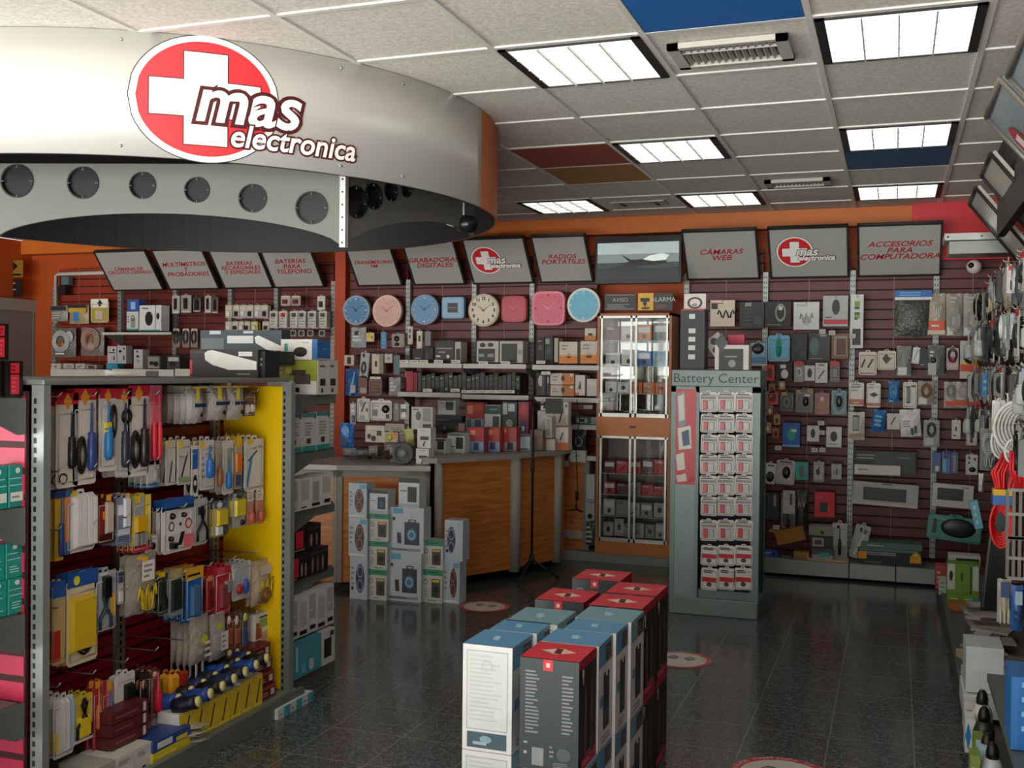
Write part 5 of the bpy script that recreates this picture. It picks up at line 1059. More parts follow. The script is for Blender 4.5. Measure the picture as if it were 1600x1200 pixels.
LS = [('box', 80, 568, 95, 577, 'c0bcb4', 'r30,40,60,60,d', 'tiny white box, first in the row on the door side shelf', 'tiny_box', 'box'), ('box', 99, 568, 115, 577, 'b8b4ac', 'r30,30,80,70,g', 'tiny white box, second in the row on the door side shelf', 'tiny_box', 'box'),
('box', 118, 568, 133, 577, 'b8b4ac', 'd20,30,70,70,k', 'tiny white box, third in the row on the door side shelf', 'tiny_box', 'box'), ('box', 135, 570, 151, 577, 'a09888', 'r20,20,80,80,d', 'tiny beige box, last in the row on the door side shelf', 'tiny_box', 'box'),
('box', 168, 541, 182, 568, 'b4b6ba', 'l10,60,80,70,d,1;e60,70,80,86,k;r70,20,80,44,k', 'grey white router box, left one of a pair on the shelf', 'router_box', 'box', dict(snap=None)), ('box', 183, 540, 197, 568, 'b0b2b6', 'e20,60,50,76,k;e70,76,84,90,k;r70,20,84,44,k', 'grey white router box, right one of a pair on the shelf', 'router_box', 'box', dict(snap=None)),
('box', 166, 568, 184, 578, '1c8494', 'l10,20,80,80,c,2', 'teal blue flat box under the router boxes', 'flat_box', 'box'), ('box', 209, 546, 223, 577, 'b4b6b4', 'r30,60,60,70,k;p30,30,70,50,g;e30,84,50,94,k', 'upright white box standing alone on the middle shelf', 'upright_box', 'box'),
('box', 230, 556, 250, 577, '5a5e5a', 'r8,8,92,90,8a8e88;e16,30,56,60,k;e50,20,90,60,k', 'grey window box with black parts on the middle shelf', 'window_box', 'box'), ('box', 261, 556, 281, 577, '3a3c3a', 'r10,60,90,90,s;E20,16,70,60,k', 'dark camera window box near the long black carton', 'window_box', 'box'),
('box', 199, 468, 217, 487, '2454a0', 'r30,20,70,80,8cc0e0', 'small blue box behind the white camera carton', 'blue_box', 'box', dict(snap=None)),
('box', 198, 487, 216, 516, 'c8ccc8', 'R36,14,76,66,g;o36,50,70,80,k;l8,40,24,80,k,3;r0,0,100,8,t', 'white carton with a small camera, left on the high shelf', 'camera_carton', 'box', dict(snap=None)),
('box', 218, 477, 252, 517, 'd4d8d8', 'E26,20,62,76,k;r72,0,76,100,8c9094;E78,44,92,70,k;l12,84,50,92,k,1;r4,0,96,5,t', 'large white camera carton on the high shelf under the first sign', 'camera_carton', 'box', dict(snap=None, d=.12)),
('box', 164, 579, 228, 594, 'b8b8b0', 'l10,20,80,70,w,2', 'flat pale wrapped sheet lying on the gondola top trim', 'flat_pack', 'pack', dict(snap=tz_, at=4.0))]
table('Y', 8.28, LS, 'stock on the rear left shelves', d=.09)
SM = []
for k, (x0, x1, y0, y1) in enumerate([(269, 281, 460, 490), (283, 299, 459, 489), (302, 314, 462, 488), (320, 330, 460, 489), (331, 341, 462, 490)]):
    SM.append(('card', x0, y0, x1, y1, ('b0aca4', '9a9a94', 'i', 'a8a498', '4a4440')[k], 'R30,20,64,80,k;r10,4,90,10,w', f'black and white tester pack, {ORD[k]} from the left under the multimeter sign', 'tester_pack', 'blister pack'))
for k, x in enumerate((270, 285, 298)):
    SM.append(('card', x, 513, x + 11, 543, '8a7c74', 'C10,20,90,90,k;r10,86,90,98,e', f'brown cable card, {ORD[k]} from the left below the tester packs', 'cable_pack', 'blister pack'))
for r, (y0, y1, xs) in enumerate([(475, 497, [352, 364, 374, 385, 397, 408]), (501, 517, [352, 362, 372, 380, 392, 410])]):
    for k, x in enumerate(xs):
        c = 'b0a840' if (r == 1 and k == 4) else 'b4b0a8'
        SM.append(('card', x, y0, x + 11, y1, c, 'R22,12,70,50,' + ('k' if k % 2 else 'w') + ';r10,60,90,84,e', f'small battery card, {ORD[k]} in the {("upper", "lower")[r]} row under the rechargeable battery sign', 'battery_pack', 'battery pack', dict(stack=1, step=.04)))
for k, x in enumerate((421, 436, 453, 465, 481, 498)):
    SM.append(('card', x, 484, x + 13, 512, 'c4c4bc', 'l16,12,84,60,g,3;R24,60,70,82,' + ('r' if k == 1 else 'd'), f'white phone battery card, {ORD[k]} in the long row beside the pillar', 'battery_pack', 'battery pack', dict(stack=2, step=.03)))
for k, (x, c) in enumerate(((439, 'b8a4a0'), (455, 'a08884'), (496, 'd8d4cc'))):
    SM.append(('card', x, 461, x + (15 if k < 2 else 12), 478 if k < 2 else 485, c, 'R20,20,70,60,' + ('m' if k < 2 else 'k') + ';r10,74,90,92,e', f'{("pinkish", "dusky", "bright white")[k]} battery card above the long white row', 'battery_pack', 'battery pack'))
for k, x in enumerate((453, 466, 480, 498)):
    SM.append(('card', x, 515, x + 10, 526, '8a8c88', 'E20,20,80,80,k', f'small dark pack, {ORD[k]} just below the long white battery row', 'dark_pack', 'blister pack'))
table('Y', 8.42, SM, 'small packs on the rear left wall', d=.03)
# cartons on top of the gondola and far end shelving
tz = GH + .02
TP = [('box', 313, 516, 440, 547, '31454f', 'r34,34,66,72,d8dcdc;r2,4,30,60,5a6870;r12,80,26,98,c0c8c8;r54,84,66,96,c0c8c8', 'long dark teal carton with a white bar, behind the black aerial carton', 'aerial_carton', 'box', dict(at=4.55, d=.08, snap=None)),
('box', 297, 546, 403, 597, '26292a', 'r72,76,92,92,d8dad8;r0,10,4,60,c83850;l70,8,92,16,g,1;r6,86,50,92,d', 'long black aerial carton with a white antenna picture on the gondola top', 'aerial_carton', 'box', dict(at=4.1, d=.09)),
('box', 404, 549, 414, 591, '20242a', 'l10,40,80,80,g,2', 'black carton end standing right of the aerial carton', 'black_carton', 'box', dict(at=4.12)),
('box', 404, 549, 439, 570, '1c1e22', '', 'plain black carton behind the green device carton', 'black_carton', 'box', dict(at=4.35, snap=None)),
('box', 439, 530, 495, 562, 'e4e4de', 'E36,14,74,62,k;r10,40,20,78,t;l60,80,90,88,g,1;r10,4,30,16,g', 'white printer carton with a black device on the far end shelving', 'printer_carton', 'box', dict(at=4.52, d=.16, snap=None)),
('box', 418, 563, 495, 601, '94a038', 'r0,0,100,40,dde0dc;R54,30,88,60,5a4c48;r46,56,78,72,4c3c38;l10,56,34,84,e,2;r38,62,50,80,c8d060;r56,6,66,20,k', 'green and white device carton on the far end of the gondola', 'device_carton', 'box', dict(at=4.5, d=.16, snap=1.402))]
table('Y', 4.3, TP, 'cartons on top of the gondola', d=.12, snap=tz)
for x0_, x1_, l_ in ((497, 512, 'left'), (513, 528, 'right')):
    item('box', 'X', -2.62, x0_, 563, x1_, 608, 'c8c8c0', 'r20,26,74,46,k;l16,78,80,88,k,1;r30,6,50,18,k', f'pale carton with a black adapter picture, {l_} of two on the far end shelf', 'adapter_carton', 'box', d=.05, snap=1.402, group='pale adapter cartons')
item('box', 'X', -2.63, 496, 531, 516, 562, '2c68a8', 'r36,50,66,56,c;r0,0,100,6,s', 'blue carton end right of the white printer carton', 'blue_carton', 'box', d=.03)
# the antenna pictures on the dark cartons (part of their print)
ac = [o for o in C.objects if o.name.startswith('aerial_carton')]
for o, (pts, Y) in zip(ac, (([(398, 527), (404, 524), (440, 541), (440, 548), (418, 547), (400, 536)], 4.548), ([(320, 552), (325, 548), (332, 547), (401, 565), (401, 578), (358, 578), (332, 570), (321, 562)], 4.098))):
    m = MB(); P = [hit(x, y, 'Y', Y) - o.location for x, y in pts]; m.prism([(p.x, -.004, p.z) for p in P], (0, .003, 0), M('e4e6e2', .35)); m.build('antenna_picture', o)
# far end shelving stock: rows seen from the side
def row_x(n, Y0, Y1, z, h, x, body, spec, lab, name, d=.1, grp=None, rn=''):
    wd = (Y1 - Y0) / n
    for k in range(n):
        mb = MB(); mk_box(mb, wd * .94, h * random.uniform(.97, 1), d, body[k % len(body)], spec[k % len(spec)]); o = mb.build(name, None, (x, Y0 + wd * (k + .5), z), PI / 2)
        tag(o, f'{lab}, {ORD[k]} on the {rn}', name.split('_')[-1] if name.split('_')[-1] in ('box', 'carton') else 'box', grp or rn)
    return
YE = GY1 + .06
row_x(3, YE, YE + .40, 1.132, .185, -2.64, ['c4c8c4'], ['r0,0,100,14,2a908c;r0,90,100,100,3a8080;l16,40,84,78,g,5;r30,20,60,34,d;e80,84,100,100,a'], 'grey white carton with teal foot', 'adapter_carton', rn='second far end shelf')
row_x(4, YE, YE + .40, .857, .155, -2.63, ['d0d2cc'], ['r20,30,84,90,a8aaa4;l14,4,84,14,k,1', 'r14,30,90,94,b0b2ac;l14,4,84,14,k,1', 'r20,20,80,84,9a9c98;r10,6,90,16,k', 'r10,40,90,90,b4b6b0;r30,8,90,20,k'], 'slim white carton with grey window', 'slim_carton', rn='third far end shelf')
row_x(2, YE, YE + .38, .532, .125, -2.63, ['1c1618'], ['R4,12,50,84,d02838;o14,24,40,66,b01828;T60,10,72,60,a08078;T80,10,92,60,a08078;l4,2,50,8,w,1', 'T10,10,22,70,8a706c;T36,10,48,70,6a6064;T62,10,76,70,8a706c;r0,80,90,88,d'], 'black carton with red label', 'shaver_carton', rn='fourth far end shelf, lower layer')
row_x(2, YE + .06, YE + .34, .659, .115, -2.65, ['1a1416'], ['R30,12,80,84,d02838;o40,24,70,66,b01828;r0,2,90,8,g', 'T20,10,40,60,a08078;T60,10,76,60,8a706c;r0,80,90,86,d'], 'black carton with red label', 'shaver_carton', rn='fourth far end shelf, upper layer')
row_x(5, YE, YE + .42, .262, .20, -2.62, ['c8ccca'], ['r14,34,86,92,a4a6a2;r20,8,84,18,k;l20,50,70,60,w,1', 'r10,24,90,80,b0b2ae;r10,4,90,14,k'], 'white carton with grey window and dark lettering', 'charger_carton', rn='fifth far end shelf')
o = MB(); mk_box(o, .09, .12, .1, '3c8090', 'R14,10,60,90,w;R22,16,52,84,i'); tag(o.build('small_carton', None, (-2.66, YE + .07, .464), PI / 2), 'small teal and white carton on top of the fifth far end shelf row', 'carton')
row_x(3, YE, YE + .40, .082, .17, -2.6, ['4a94a4', '4a94a4', 'c8ccca'], ['r20,20,34,90,a8d0d8;r60,10,90,36,c', 'r10,10,40,40,c8d8dc', 'R14,20,70,76,1c2224;r60,80,90,94,d'], 'teal sided carton', 'teal_carton', rn='bottom of the far end shelving')
for k, x in enumerate((420, 440, 455)):
    p = hit(x, 1132 - k * 10, 'Z', 0); mb = MB(); mk_box(mb, .1, .045, .1, 'ccd6d8', 'r50,0,100,100,4c98a8;l10,20,40,60,g,1'); tag(mb.build('flat_carton', None, (-2.50, 4.03 + k * .1, .001), PI / 2), f'pale flat carton on the floor by the gondola foot, {ORD[k]} from the camera', 'carton', 'flat cartons at the gondola foot')

# ------------------------------------------------------------------ near end shelving stock
def side_box(name, y, z, w_, h, body, spec, lab, grp, d=.06, x=-2.665):
    mb = MB(); mb.box(-w_ / 2, 0, 0, w_ / 2, d, h, M(body, .4)); o = mb.build(name, None, (x, y, z), PI / 2); pa = MB(); patches(pa, spec, w_, h, d, flat=True); patches(pa, spec, d, h, w_, flat=True) if 0 else None; pa.build('printed_panel', o); return tag(o, lab, 'box', grp)
TEAL = 'e38,80,66,94,dce8e4;l8,66,94,72,9fe0dc,1;l8,50,94,56,9fe0dc,1;r0,0,5,100,6cd0c8'
for k in range(5):
    side_box('teal_box', 2.685 - .077 * k, 1.072, .073, .135, '16988c', TEAL + ';r10,14,94,36,e4e8e4;l18,20,70,30,g,1', f'teal box with white strip, {ORD[k].replace("leftmost", "first")} from the post on the second near end shelf', 'teal boxes on the near end shelving')
    for r in range(2): side_box('teal_box', 2.685 - .077 * k - .01 * r, .727 + r * .117, .073, .115, '16988c', TEAL + ';l20,14,80,36,9fe0dc,3', f'teal box, {ORD[k].replace("leftmost", "first")} from the post on the third near end shelf, {("lower", "upper")[r]} layer', 'teal boxes on the near end shelving')
for r, (n, dy) in enumerate(((4, 0), (3, .06))):
    for k in range(n):
        lite = r == 1 and k == 1
        side_box('tall_black_box', 2.672 - .088 * k - dy, 1.427 + r * .118, .072 if not lite else .05, .116, '120c0d', 'r0,0,100,100,cfc4c0;e20,40,80,80,k;e30,10,70,36,n' if lite else 'r26,8,76,62,c8283c;r26,66,76,94,c8283c;l32,12,70,58,e05060,4;l32,70,66,90,801020,2', f'black box with pink red lettering, {ORD[k].replace("leftmost", "first")} from the post, {("lower", "upper")[r]} layer, near end top shelf' if not lite else 'pale patterned box between the black boxes on the near end top shelf', 'black boxes on the near end shelving', .05)

# ------------------------------------------------------------------ gondola stock
GP = -2.69
def G(kind, x0, y0, x1, y1, body, spec, lab, name, cat, stack=3, step=.028, **k):
    item(kind, 'X', k.pop('at', GP), x0, y0, x1, y1, body, spec, lab, name, cat, stack=stack, step=step, group=k.pop('group', 'packs on the gondola hooks'), **k)
IRON = 'r0,88,100,100,c8283c;p30,82,70,100,e8a030;'
G('card', 88, 614, 122, 762, 'd8d6cc', IRON + 'T48,20,78,80,k;o10,4,50,16,k', 'soldering iron card with a long black handle, first on the top gondola row', 'soldering_iron_pack', 'blister pack', 3, .03)
G('card', 114, 607, 150, 757, 'd6d4ca', IRON + 'T58,14,88,86,2c4480;C14,12,50,50,k', 'soldering iron card with a dark blue handle, second on the top row', 'soldering_iron_pack', 'blister pack', 3, .03)
G('card', 155, 607, 181, 736, 'd8d6ce', IRON + 'T26,14,66,84,2878b0;R30,44,60,60,d8c838;C60,40,96,80,k', 'soldering iron card with a yellow and blue handle, third on the top row', 'soldering_iron_pack', 'blister pack', 3, .03)
G('card', 181, 607, 205, 744, 'c8c8c4', IRON + 'T30,10,70,84,2a3040;C30,60,94,76,k', 'soldering tool card with a dark handle, fourth on the top row', 'soldering_iron_pack', 'blister pack', 2, .03)
G('card', 200, 602, 232, 744, 'd6d6ce', IRON + 'T54,10,90,86,231c20;C10,10,50,50,k', 'soldering iron card with a black grip, fifth on the top row', 'soldering_iron_pack', 'blister pack', 2, .03)
G('card', 233, 602, 252, 726, 'd88a98', 'r0,76,100,100,c8607c;T12,6,46,90,d02838;T54,6,88,90,d83848', 'pink card with two red screwdrivers, sixth on the top row', 'screwdriver_pack', 'blister pack', 2, .03)
G('card', 230, 716, 249, 762, 'c8c8c0', 'r0,0,100,16,2870a8;T30,20,70,90,g', 'pale card with a blue foot hanging below the pink screwdriver card', 'tool_pack', 'blister pack', 3)
for k, (x0, x1, y0, y1) in enumerate([(291, 315, 604, 661), (324, 352, 603, 656), (354, 379, 603, 655)]):
    G('bag', x0, y0, x1, y1, 'b0aea6', 'r2,44,92,54,1c2c50;e4,42,16,56,w;r24,60,46,96,e8dc50;p50,14,70,30,k;r0,96,100,100,e8dc40', f'clear component bag with navy strip and yellow tab, {ORD[k]} of three on the top row', 'component_bag', 'bag', 4, .03)
G('card', 381, 612, 399, 650, '5a4438', 'E10,10,50,50,d8d0c4;E50,14,90,50,e0d8c8;r10,60,90,90,n', 'small brown card with two pale parts at the end of the top row', 'small_pack', 'blister pack', 1)
ROW2 = [(259, 274, 683, 758, 'c4c2b8', 'd30,6,70,50,i;r10,80,40,90,y', 'pale card with a dark slanting blade'), (277, 297, 682, 757, 'c8c6bc', 'd20,10,84,66,i;r6,76,40,90,y;r10,4,90,16,8aa070', 'pale card with a black knife and green foot'),
        (299, 310, 690, 776, 'd8d8d2', 'r10,50,90,86,2464a8;e20,6,80,40,k;e30,20,70,30,w', 'white and blue slim card with black marks'), (312, 335, 682, 765, 'ccccc4', 'T40,22,78,84,2866b4;r4,76,30,90,y;l6,20,36,66,g,4', 'white card with a bright blue tool'),
        (337, 346, 682, 768, 'a8a49c', 'T20,10,80,70,n', 'narrow card with a brown handled tool'), (348, 365, 682, 772, 'd0cec4', 'T24,10,60,60,2a70b0;r40,20,80,80,9aa08c', 'white card with a long blue screwdriver'),
        (367, 378, 678, 764, 'b8a078', 'R10,30,90,66,e07c2c;r10,4,90,26,3a4470;r10,76,90,96,y', 'yellow and orange narrow card'), (382, 412, 680, 766, 'd8d6d0', 'd6,8,40,60,2088b0;d10,54,70,72,1c6880;r84,6,98,90,c8c6c0;r16,84,44,92,y', 'wide white card with blue tweezers nearest the yellow panel')]
for k, (x0, x1, y0, y1, c, sp, l) in enumerate(ROW2):
    G('card', x0, y0, x1, y1, c, sp, l + f', {ORD[k]} on the second gondola row', 'tool_pack', 'blister pack', 2 if k not in (2, 5) else 1, .03)
ROW3 = [(86, 99, 768, 876, 'd8b028', 'T30,6,80,92,24407c;r0,90,100,100,24407c', 'narrow yellow card with a blue screwdriver beside the post'), (102, 148, 764, 862, 'd2d4d0', 'r0,0,16,100,2c6ca8;r0,20,14,90,e08838;R26,6,42,90,e4e6e2;R44,6,60,90,e0e2de;R62,6,78,90,e4e6e2;R80,6,94,90,e0e2de;e20,88,36,98,y', 'wide white pack of glue sticks with orange and blue edge'),
        (152, 178, 772, 850, '4a1a18', 'R46,20,84,84,c8b8a8;r4,50,44,66,e08830;r4,20,30,80,a02018;r50,86,80,98,e8b040', 'dark red and amber tool pack'), (182, 204, 772, 852, '8088a0', 'R48,34,86,92,dce0e4;r4,60,44,80,e4e8f0;r4,20,90,32,c8d0dc;r4,4,90,18,5a6a88;r60,92,90,100,e8b070', 'blue grey pack with a white tube'),
        (207, 236, 770, 862, 'cab03c', 'r0,60,60,96,9ca4a4;R10,34,60,62,d8a818;r66,20,96,96,e0d050;r0,0,100,12,b82c40;r10,84,40,96,y;R8,12,20,34,g;R30,12,42,34,g;R52,12,64,34,g', 'yellow pack of precision drivers'),
        (228, 246, 835, 866, 'd0d0ca', 'E40,20,80,60,k;o10,60,50,90,k', 'small white corner card under the yellow drivers'),
        (253, 302, 778, 862, 'e0e0da', 'r0,80,100,100,2458a0;r0,78,100,84,18284c;o20,40,38,58,k;E24,62,34,74,k;E60,62,70,72,k;e52,48,60,54,k;E20,22,30,32,k;R24,8,36,20,k;d48,12,70,36,k;r66,4,100,30,e07080;o70,40,92,60,b02030', 'large white and blue tool set card with many small black parts'),
        (303, 324, 773, 851, 'a8aeaa', 'V20,8,90,76,k;R30,60,44,76,k', 'grey card with black pliers next to the tool set card'), (334, 355, 782, 838, 'b8a860', 'r4,80,96,98,4a5a80;R20,30,90,76,d8c028;e20,80,60,96,w;R10,6,50,30,w;C60,4,96,30,d', 'yellow and blue pack in the third gondola row'),
        (364, 383, 766, 824, 'b8b4a4', 'R10,30,90,76,e0d028;r20,40,90,44,b8a010;E60,4,90,20,k;C20,80,80,100,d', 'pack with a bright yellow square'), (386, 396, 764, 820, 'c89480', 'r0,66,100,98,e4e0d8;l20,70,80,94,g,3;T20,4,80,60,c0604c', 'coral pack with a white label, left of two'), (400, 411, 762, 818, 'c89078', 'r0,66,100,98,e4e0d8;l20,70,80,94,g,3;T20,4,80,60,b85c48', 'coral pack with a white label, right of two')]
for k, (x0, x1, y0, y1, c, sp, l) in enumerate(ROW3):
    G('card', x0, y0, x1, y1, c, sp, l + ', third gondola row', 'tool_pack', 'blister pack', 3 if k in (0, 2, 3, 4, 8) else (4 if k in (1,) else 2), .022)
ROW4 = [('card', 82, 102, 905, 1038, 'c8b478', 'r0,78,100,98,2858a8;r0,4,60,40,b82c28', 'cream and blue tool card beside the post, fourth row'), ('card', 105, 152, 892, 1036, 'd8d0a8', 'r0,84,100,100,2454a0;e20,86,40,96,e0d840;R6,14,84,74,d8b828;C24,10,80,60,k;V34,16,70,60,g', 'large yellow card with curved black handled pliers, fourth row'),
        ('card', 148, 181, 886, 985, 'a8b0b8', 'V20,4,70,60,2a4450;R34,50,66,86,k;l20,86,80,94,w,1;r70,20,96,56,e0b030', 'grey blue card with dark cutters, fourth row'), ('card', 184, 193, 888, 944, 'b8b8b4', 'r0,60,100,90,3a4470;R20,6,80,36,w', 'narrow navy and white card, fourth row'),
        ('bag', 196, 242, 866, 958, '989488', 'r34,56,76,90,e8e6e0;l40,60,70,86,g,3;U20,4,80,50,d8b830;U30,2,70,44,c8a828;p30,88,56,100,e8b830', 'grey bag of yellow cable with a white label, fourth row'), ('card', 246, 262, 892, 960, '3c4a44', 'V20,10,80,80,k;r10,86,70,98,y', 'dark green tool card, fourth row'),
        ('card', 264, 286, 888, 962, '8a9ca0', 'R14,10,80,76,1c2a28;r10,80,90,98,b8a470', 'pale blue card with dark sockets, fourth row'), ('card', 290, 317, 886, 970, '2064b4', 'r0,78,100,100,e0a828;R30,10,70,66,4a7090;r10,84,80,88,k', 'bright blue card with a yellow header, fourth row'),
        ('card', 322, 334, 888, 958, 'a82030', 'R20,10,80,60,801820;r20,72,80,84,e09030', 'narrow dark red card, fourth row'), ('card', 336, 360, 880, 960, 'c02834', 'R30,14,80,60,8a4048;r10,80,60,92,d85058;R60,40,96,64,g', 'wide red card with a grey tool, fourth row'),
        ('card', 363, 392, 874, 936, 'd0d0cc', 'r8,6,84,94,b0bcc0;E20,14,50,40,a02830;E56,10,80,50,3858a8', 'white framed card with red and blue parts, fourth row'), ('bag', 393, 420, 876, 944, 'b8a890', 'U20,10,90,60,e0c830;C20,6,70,40,n;r20,70,80,90,d0ccc0', 'clear bag of yellow and brown wire beside the yellow panel')]
for k, (kd, x0, x1, y0, y1, c, sp, l) in enumerate(ROW4): G(kd, x0, y0, x1, y1, c, sp, l, 'tool_pack', 'blister pack', (1, 2, 1, 1, 1, 3, 2, 4, 2, 2, 2, 1)[k], .026)
ROW5 = [('bag', 296, 324, 962, 1036, '9c988c', 'p30,40,70,64,d8d038;l50,10,90,50,w,3', 'grey bag with a yellow arrow, fifth row'), ('bag', 327, 350, 958, 1030, 'a09c92', 'r40,20,90,60,dcdad2;p10,66,50,84,d8d040;l46,24,80,56,g,3', 'grey bag with a white ticket, fifth row'),
        ('card', 354, 364, 956, 1030, '7a4a38', 'E10,74,60,92,e0d8c0;R20,30,80,66,b05c3c;E20,6,80,20,e0c8a8', 'brown driver card, first of three in the fifth row'), ('card', 366, 376, 954, 1028, '74483c', 'E10,70,60,90,e0d8c0;R20,30,80,62,a85c40;E20,6,80,20,e0c8a8', 'brown driver card, second of three in the fifth row'), ('card', 378, 388, 952, 1024, '5a5848', 'E20,74,80,92,d8d060;R20,20,70,60,3a5090', 'olive driver card, third of three in the fifth row'),
        ('box', 399, 430, 956, 1000, 'dcdedc', 'R4,14,30,70,a04030;r20,50,60,80,90b070;r20,84,84,90,k;r30,4,90,34,c0a098', 'white carton hanging beside the yellow panel, fifth row'),
        ('card', 306, 318, 1012, 1068, 'd8dad8', 'R20,10,50,84,k;r0,76,100,100,24488c', 'black and white striped pack, fifth row'), ]
for k, (kd, x0, x1, y0, y1, c, sp, l) in enumerate(ROW5): G(kd, x0, y0, x1, y1, c, sp, l, 'tool_pack', 'blister pack', (3, 2, 2, 2, 2, 0, 4)[k], .03)
ROW6 = [('card', 84, 114, 1082, 1182, 'd4dad8', 'R30,6,46,90,e4e8e8;R52,6,68,90,e4e8e8;R74,6,90,90,a8c8d4;r0,10,24,40,d8d060', 'pale pack of clear sticks beside the post, bottom row'), ('card', 116, 144, 1080, 1158, 'd8c040', 'V14,8,84,86,k;R20,10,80,50,e8d028;r0,0,100,8,e0e0d8', 'yellow card with black and yellow cutters, bottom row'),
        ('card', 146, 158, 1062, 1172, 'b83038', 'T20,30,80,90,c87848;r20,88,80,98,e8a030;r70,0,100,60,d0ccc4', 'red tube card, first of two in the bottom row'), ('card', 160, 177, 1062, 1170, 'c87078', 'T40,14,90,80,1c68b0;r40,84,80,98,e8a830;r0,0,30,100,a82c38', 'red card with a blue handled tool, bottom row'),
        ('card', 180, 210, 1046, 1130, 'e0e2de', 'R44,10,86,72,101412;r50,76,80,82,w;r10,80,80,90,d0d4d0', 'white card with a large black rectangle, bottom row'), ('card', 218, 234, 1046, 1124, '3c2820', 'V10,10,80,80,k;E20,60,70,80,c08060', 'dark brown pliers card, bottom row'),
        ('card', 236, 250, 1042, 1120, '7a4440', 'T30,10,90,90,d82848;E20,80,60,92,d0a890', 'dusky card with a red handled tool, bottom row'), ('card', 264, 290, 1046, 1128, 'd8a040', 'R4,16,44,94,e8a828;R54,20,96,94,a82c18;r10,0,60,12,e0ddd4', 'orange and dark red card at the end of the bottom row'), ]
for k, (kd, x0, x1, y0, y1, c, sp, l) in enumerate(ROW6): G(kd, x0, y0, x1, y1, c, sp, l, 'tool_pack', 'blister pack', (2, 2, 1, 2, 1, 2, 3, 2)[k], .028)
# base deck stock
def deck(x, y, z, w_, d_, h, col, spec, lab, name, cat, grp='cartons on the gondola base', side=''):
    mb = MB(); mb.box(-w_ / 2, 0, 0, w_ / 2, d_, h, M(col, .45)); patches(mb, spec, w_, h, d_); patches(mb, side, w_, h, d_, 'L'); o = mb.build(name, None, (x, y, z), PI / 2); return tag(o, lab, cat, grp)
zdk = .062
YB_ = 'r30,10,90,90,e8cc20;d40,20,80,70,k;r0,0,30,100,e4e4dc'
for k in range(7): deck(-2.58, 3.45 + k * .082, zdk, .078, .1, .125 + .012 * (k > 4), 'dcdcd4', 'r0,0,100,100,e0c828;d36,14,84,84,2a2a20;r8,6,92,12,f0e060', f'white and yellow tool carton, {ORD[k]} from the camera along the deck edge', 'tool_carton', 'carton', side='r0,0,100,100,e6e6e0')
for k in range(7):
    for r in range(2):
        p = (-2.64 - .09 * r, 3.44 + k * .08, zdk + .14 + (.008 * k)); mb = MB(); mb.lathe([(.012, 0), (.03, .01), (.034, .05), (.026, .08), (.03, .1)], (0, 0, 0), (1, .25, .25), M(['121a30', '1c4a98', '141414', '1c2c5a'][(k + r) % 4], .4), 12); mb.cyl((.1, .025, .025), (1, .25, .25), .02, .012, M('d8d490', .4), 12)
        mb.box(-.035, -.03, -(p[2] - zdk), .03, .03, -.02, M('d8d8d0', .5)); tag(mb.build('bottle_pack', None, p), f'dark capped tube with pale round end, {ORD[k]} along the deck, {("front", "rear")[r]} row', 'tube', 'dark capped tubes above the deck cartons')
for k in range(4): deck(-2.60 - .01 * k, 4.05, zdk + k * .06, .14, .2, .056, '6a2420', 'r0,80,100,96,b85040;l10,20,60,60,d0a090,2;r70,20,90,70,e0d0c0', f'dark red tool case, {ORD[k]} from the bottom of the stack by the yellow panel', 'tool_case', 'case', 'dark red cases by the yellow panel')
for k in range(3): deck(-2.56, 2.98 + k * .1, zdk, .095, .16, .085, 'd0d0c8' if k else 'a8a8a0', 'l14,60,80,84,g,3;r40,8,60,16,k', f'small white carton, {ORD[k]} from the near post at the deck front', 'white_carton', 'carton')
for k in range(2): deck(-2.55, 3.33, zdk + k * .042, .22, .12, .04, ('d8c830', '24488c')[k], ('l10,20,90,80,e8e050,1', 'r10,20,50,80,w;r60,10,90,50,e0d040')[k], ('yellow flat carton at the deck front', 'blue flat carton resting on the yellow one at the deck front')[k], 'flat_carton', 'carton')
for k in range(3): deck(-2.62, 3.18, zdk + .09 + k * .045, .2, .14, .042, '5c2224', 'l10,30,70,70,8a4a48,1;r84,10,92,90,d8d0cc', f'maroon flat case, {ORD[k]} from the bottom of the pile behind the white cartons', 'maroon_case', 'case', 'maroon cases on the deck')
for k in range(2): deck(-2.64, 3.18, zdk + k * .045, .2, .14, .042, '4c3a34', '', f'dark flat case under the maroon ones, {("lower", "upper")[k]} of two', 'dark_case', 'case', 'dark cases on the deck')
m = MB(); random.seed(3)
for k in range(30):
    x, y = random.uniform(-2.72, -2.56), random.uniform(3.40, 3.46) - .02 * 0; m.prism([(x, y, zdk + .004 * k / 2), (x + .06, y + .02, zdk + .004 * k / 2 + .01), (x + .05, y + .08, zdk + .002 * k), (x - .01, y + .05, zdk + .002 * k + .01)], (0, 0, .001), PLAST)
tag(m.build('plastic_wrap'), 'crumpled clear plastic packs lying between the flat cartons and yellow tool cartons', 'plastic wrap')
# hook rows of the gondola, children of it
gon = [o for o in C.objects if o.name == 'gondola'][0]
for z in (1.42, 1.165, .965, .70, .43):
    for k in range(8):
        y = .12 + k * .17; MB().tube([(GXb - GX0 - .02, y, z), (GXb - GX0 + .26, y, z + .004), (GXb - GX0 + .275, y, z + .02)], .0028, M('b0b0ac', .3, .8), 5).build('hook', gon)
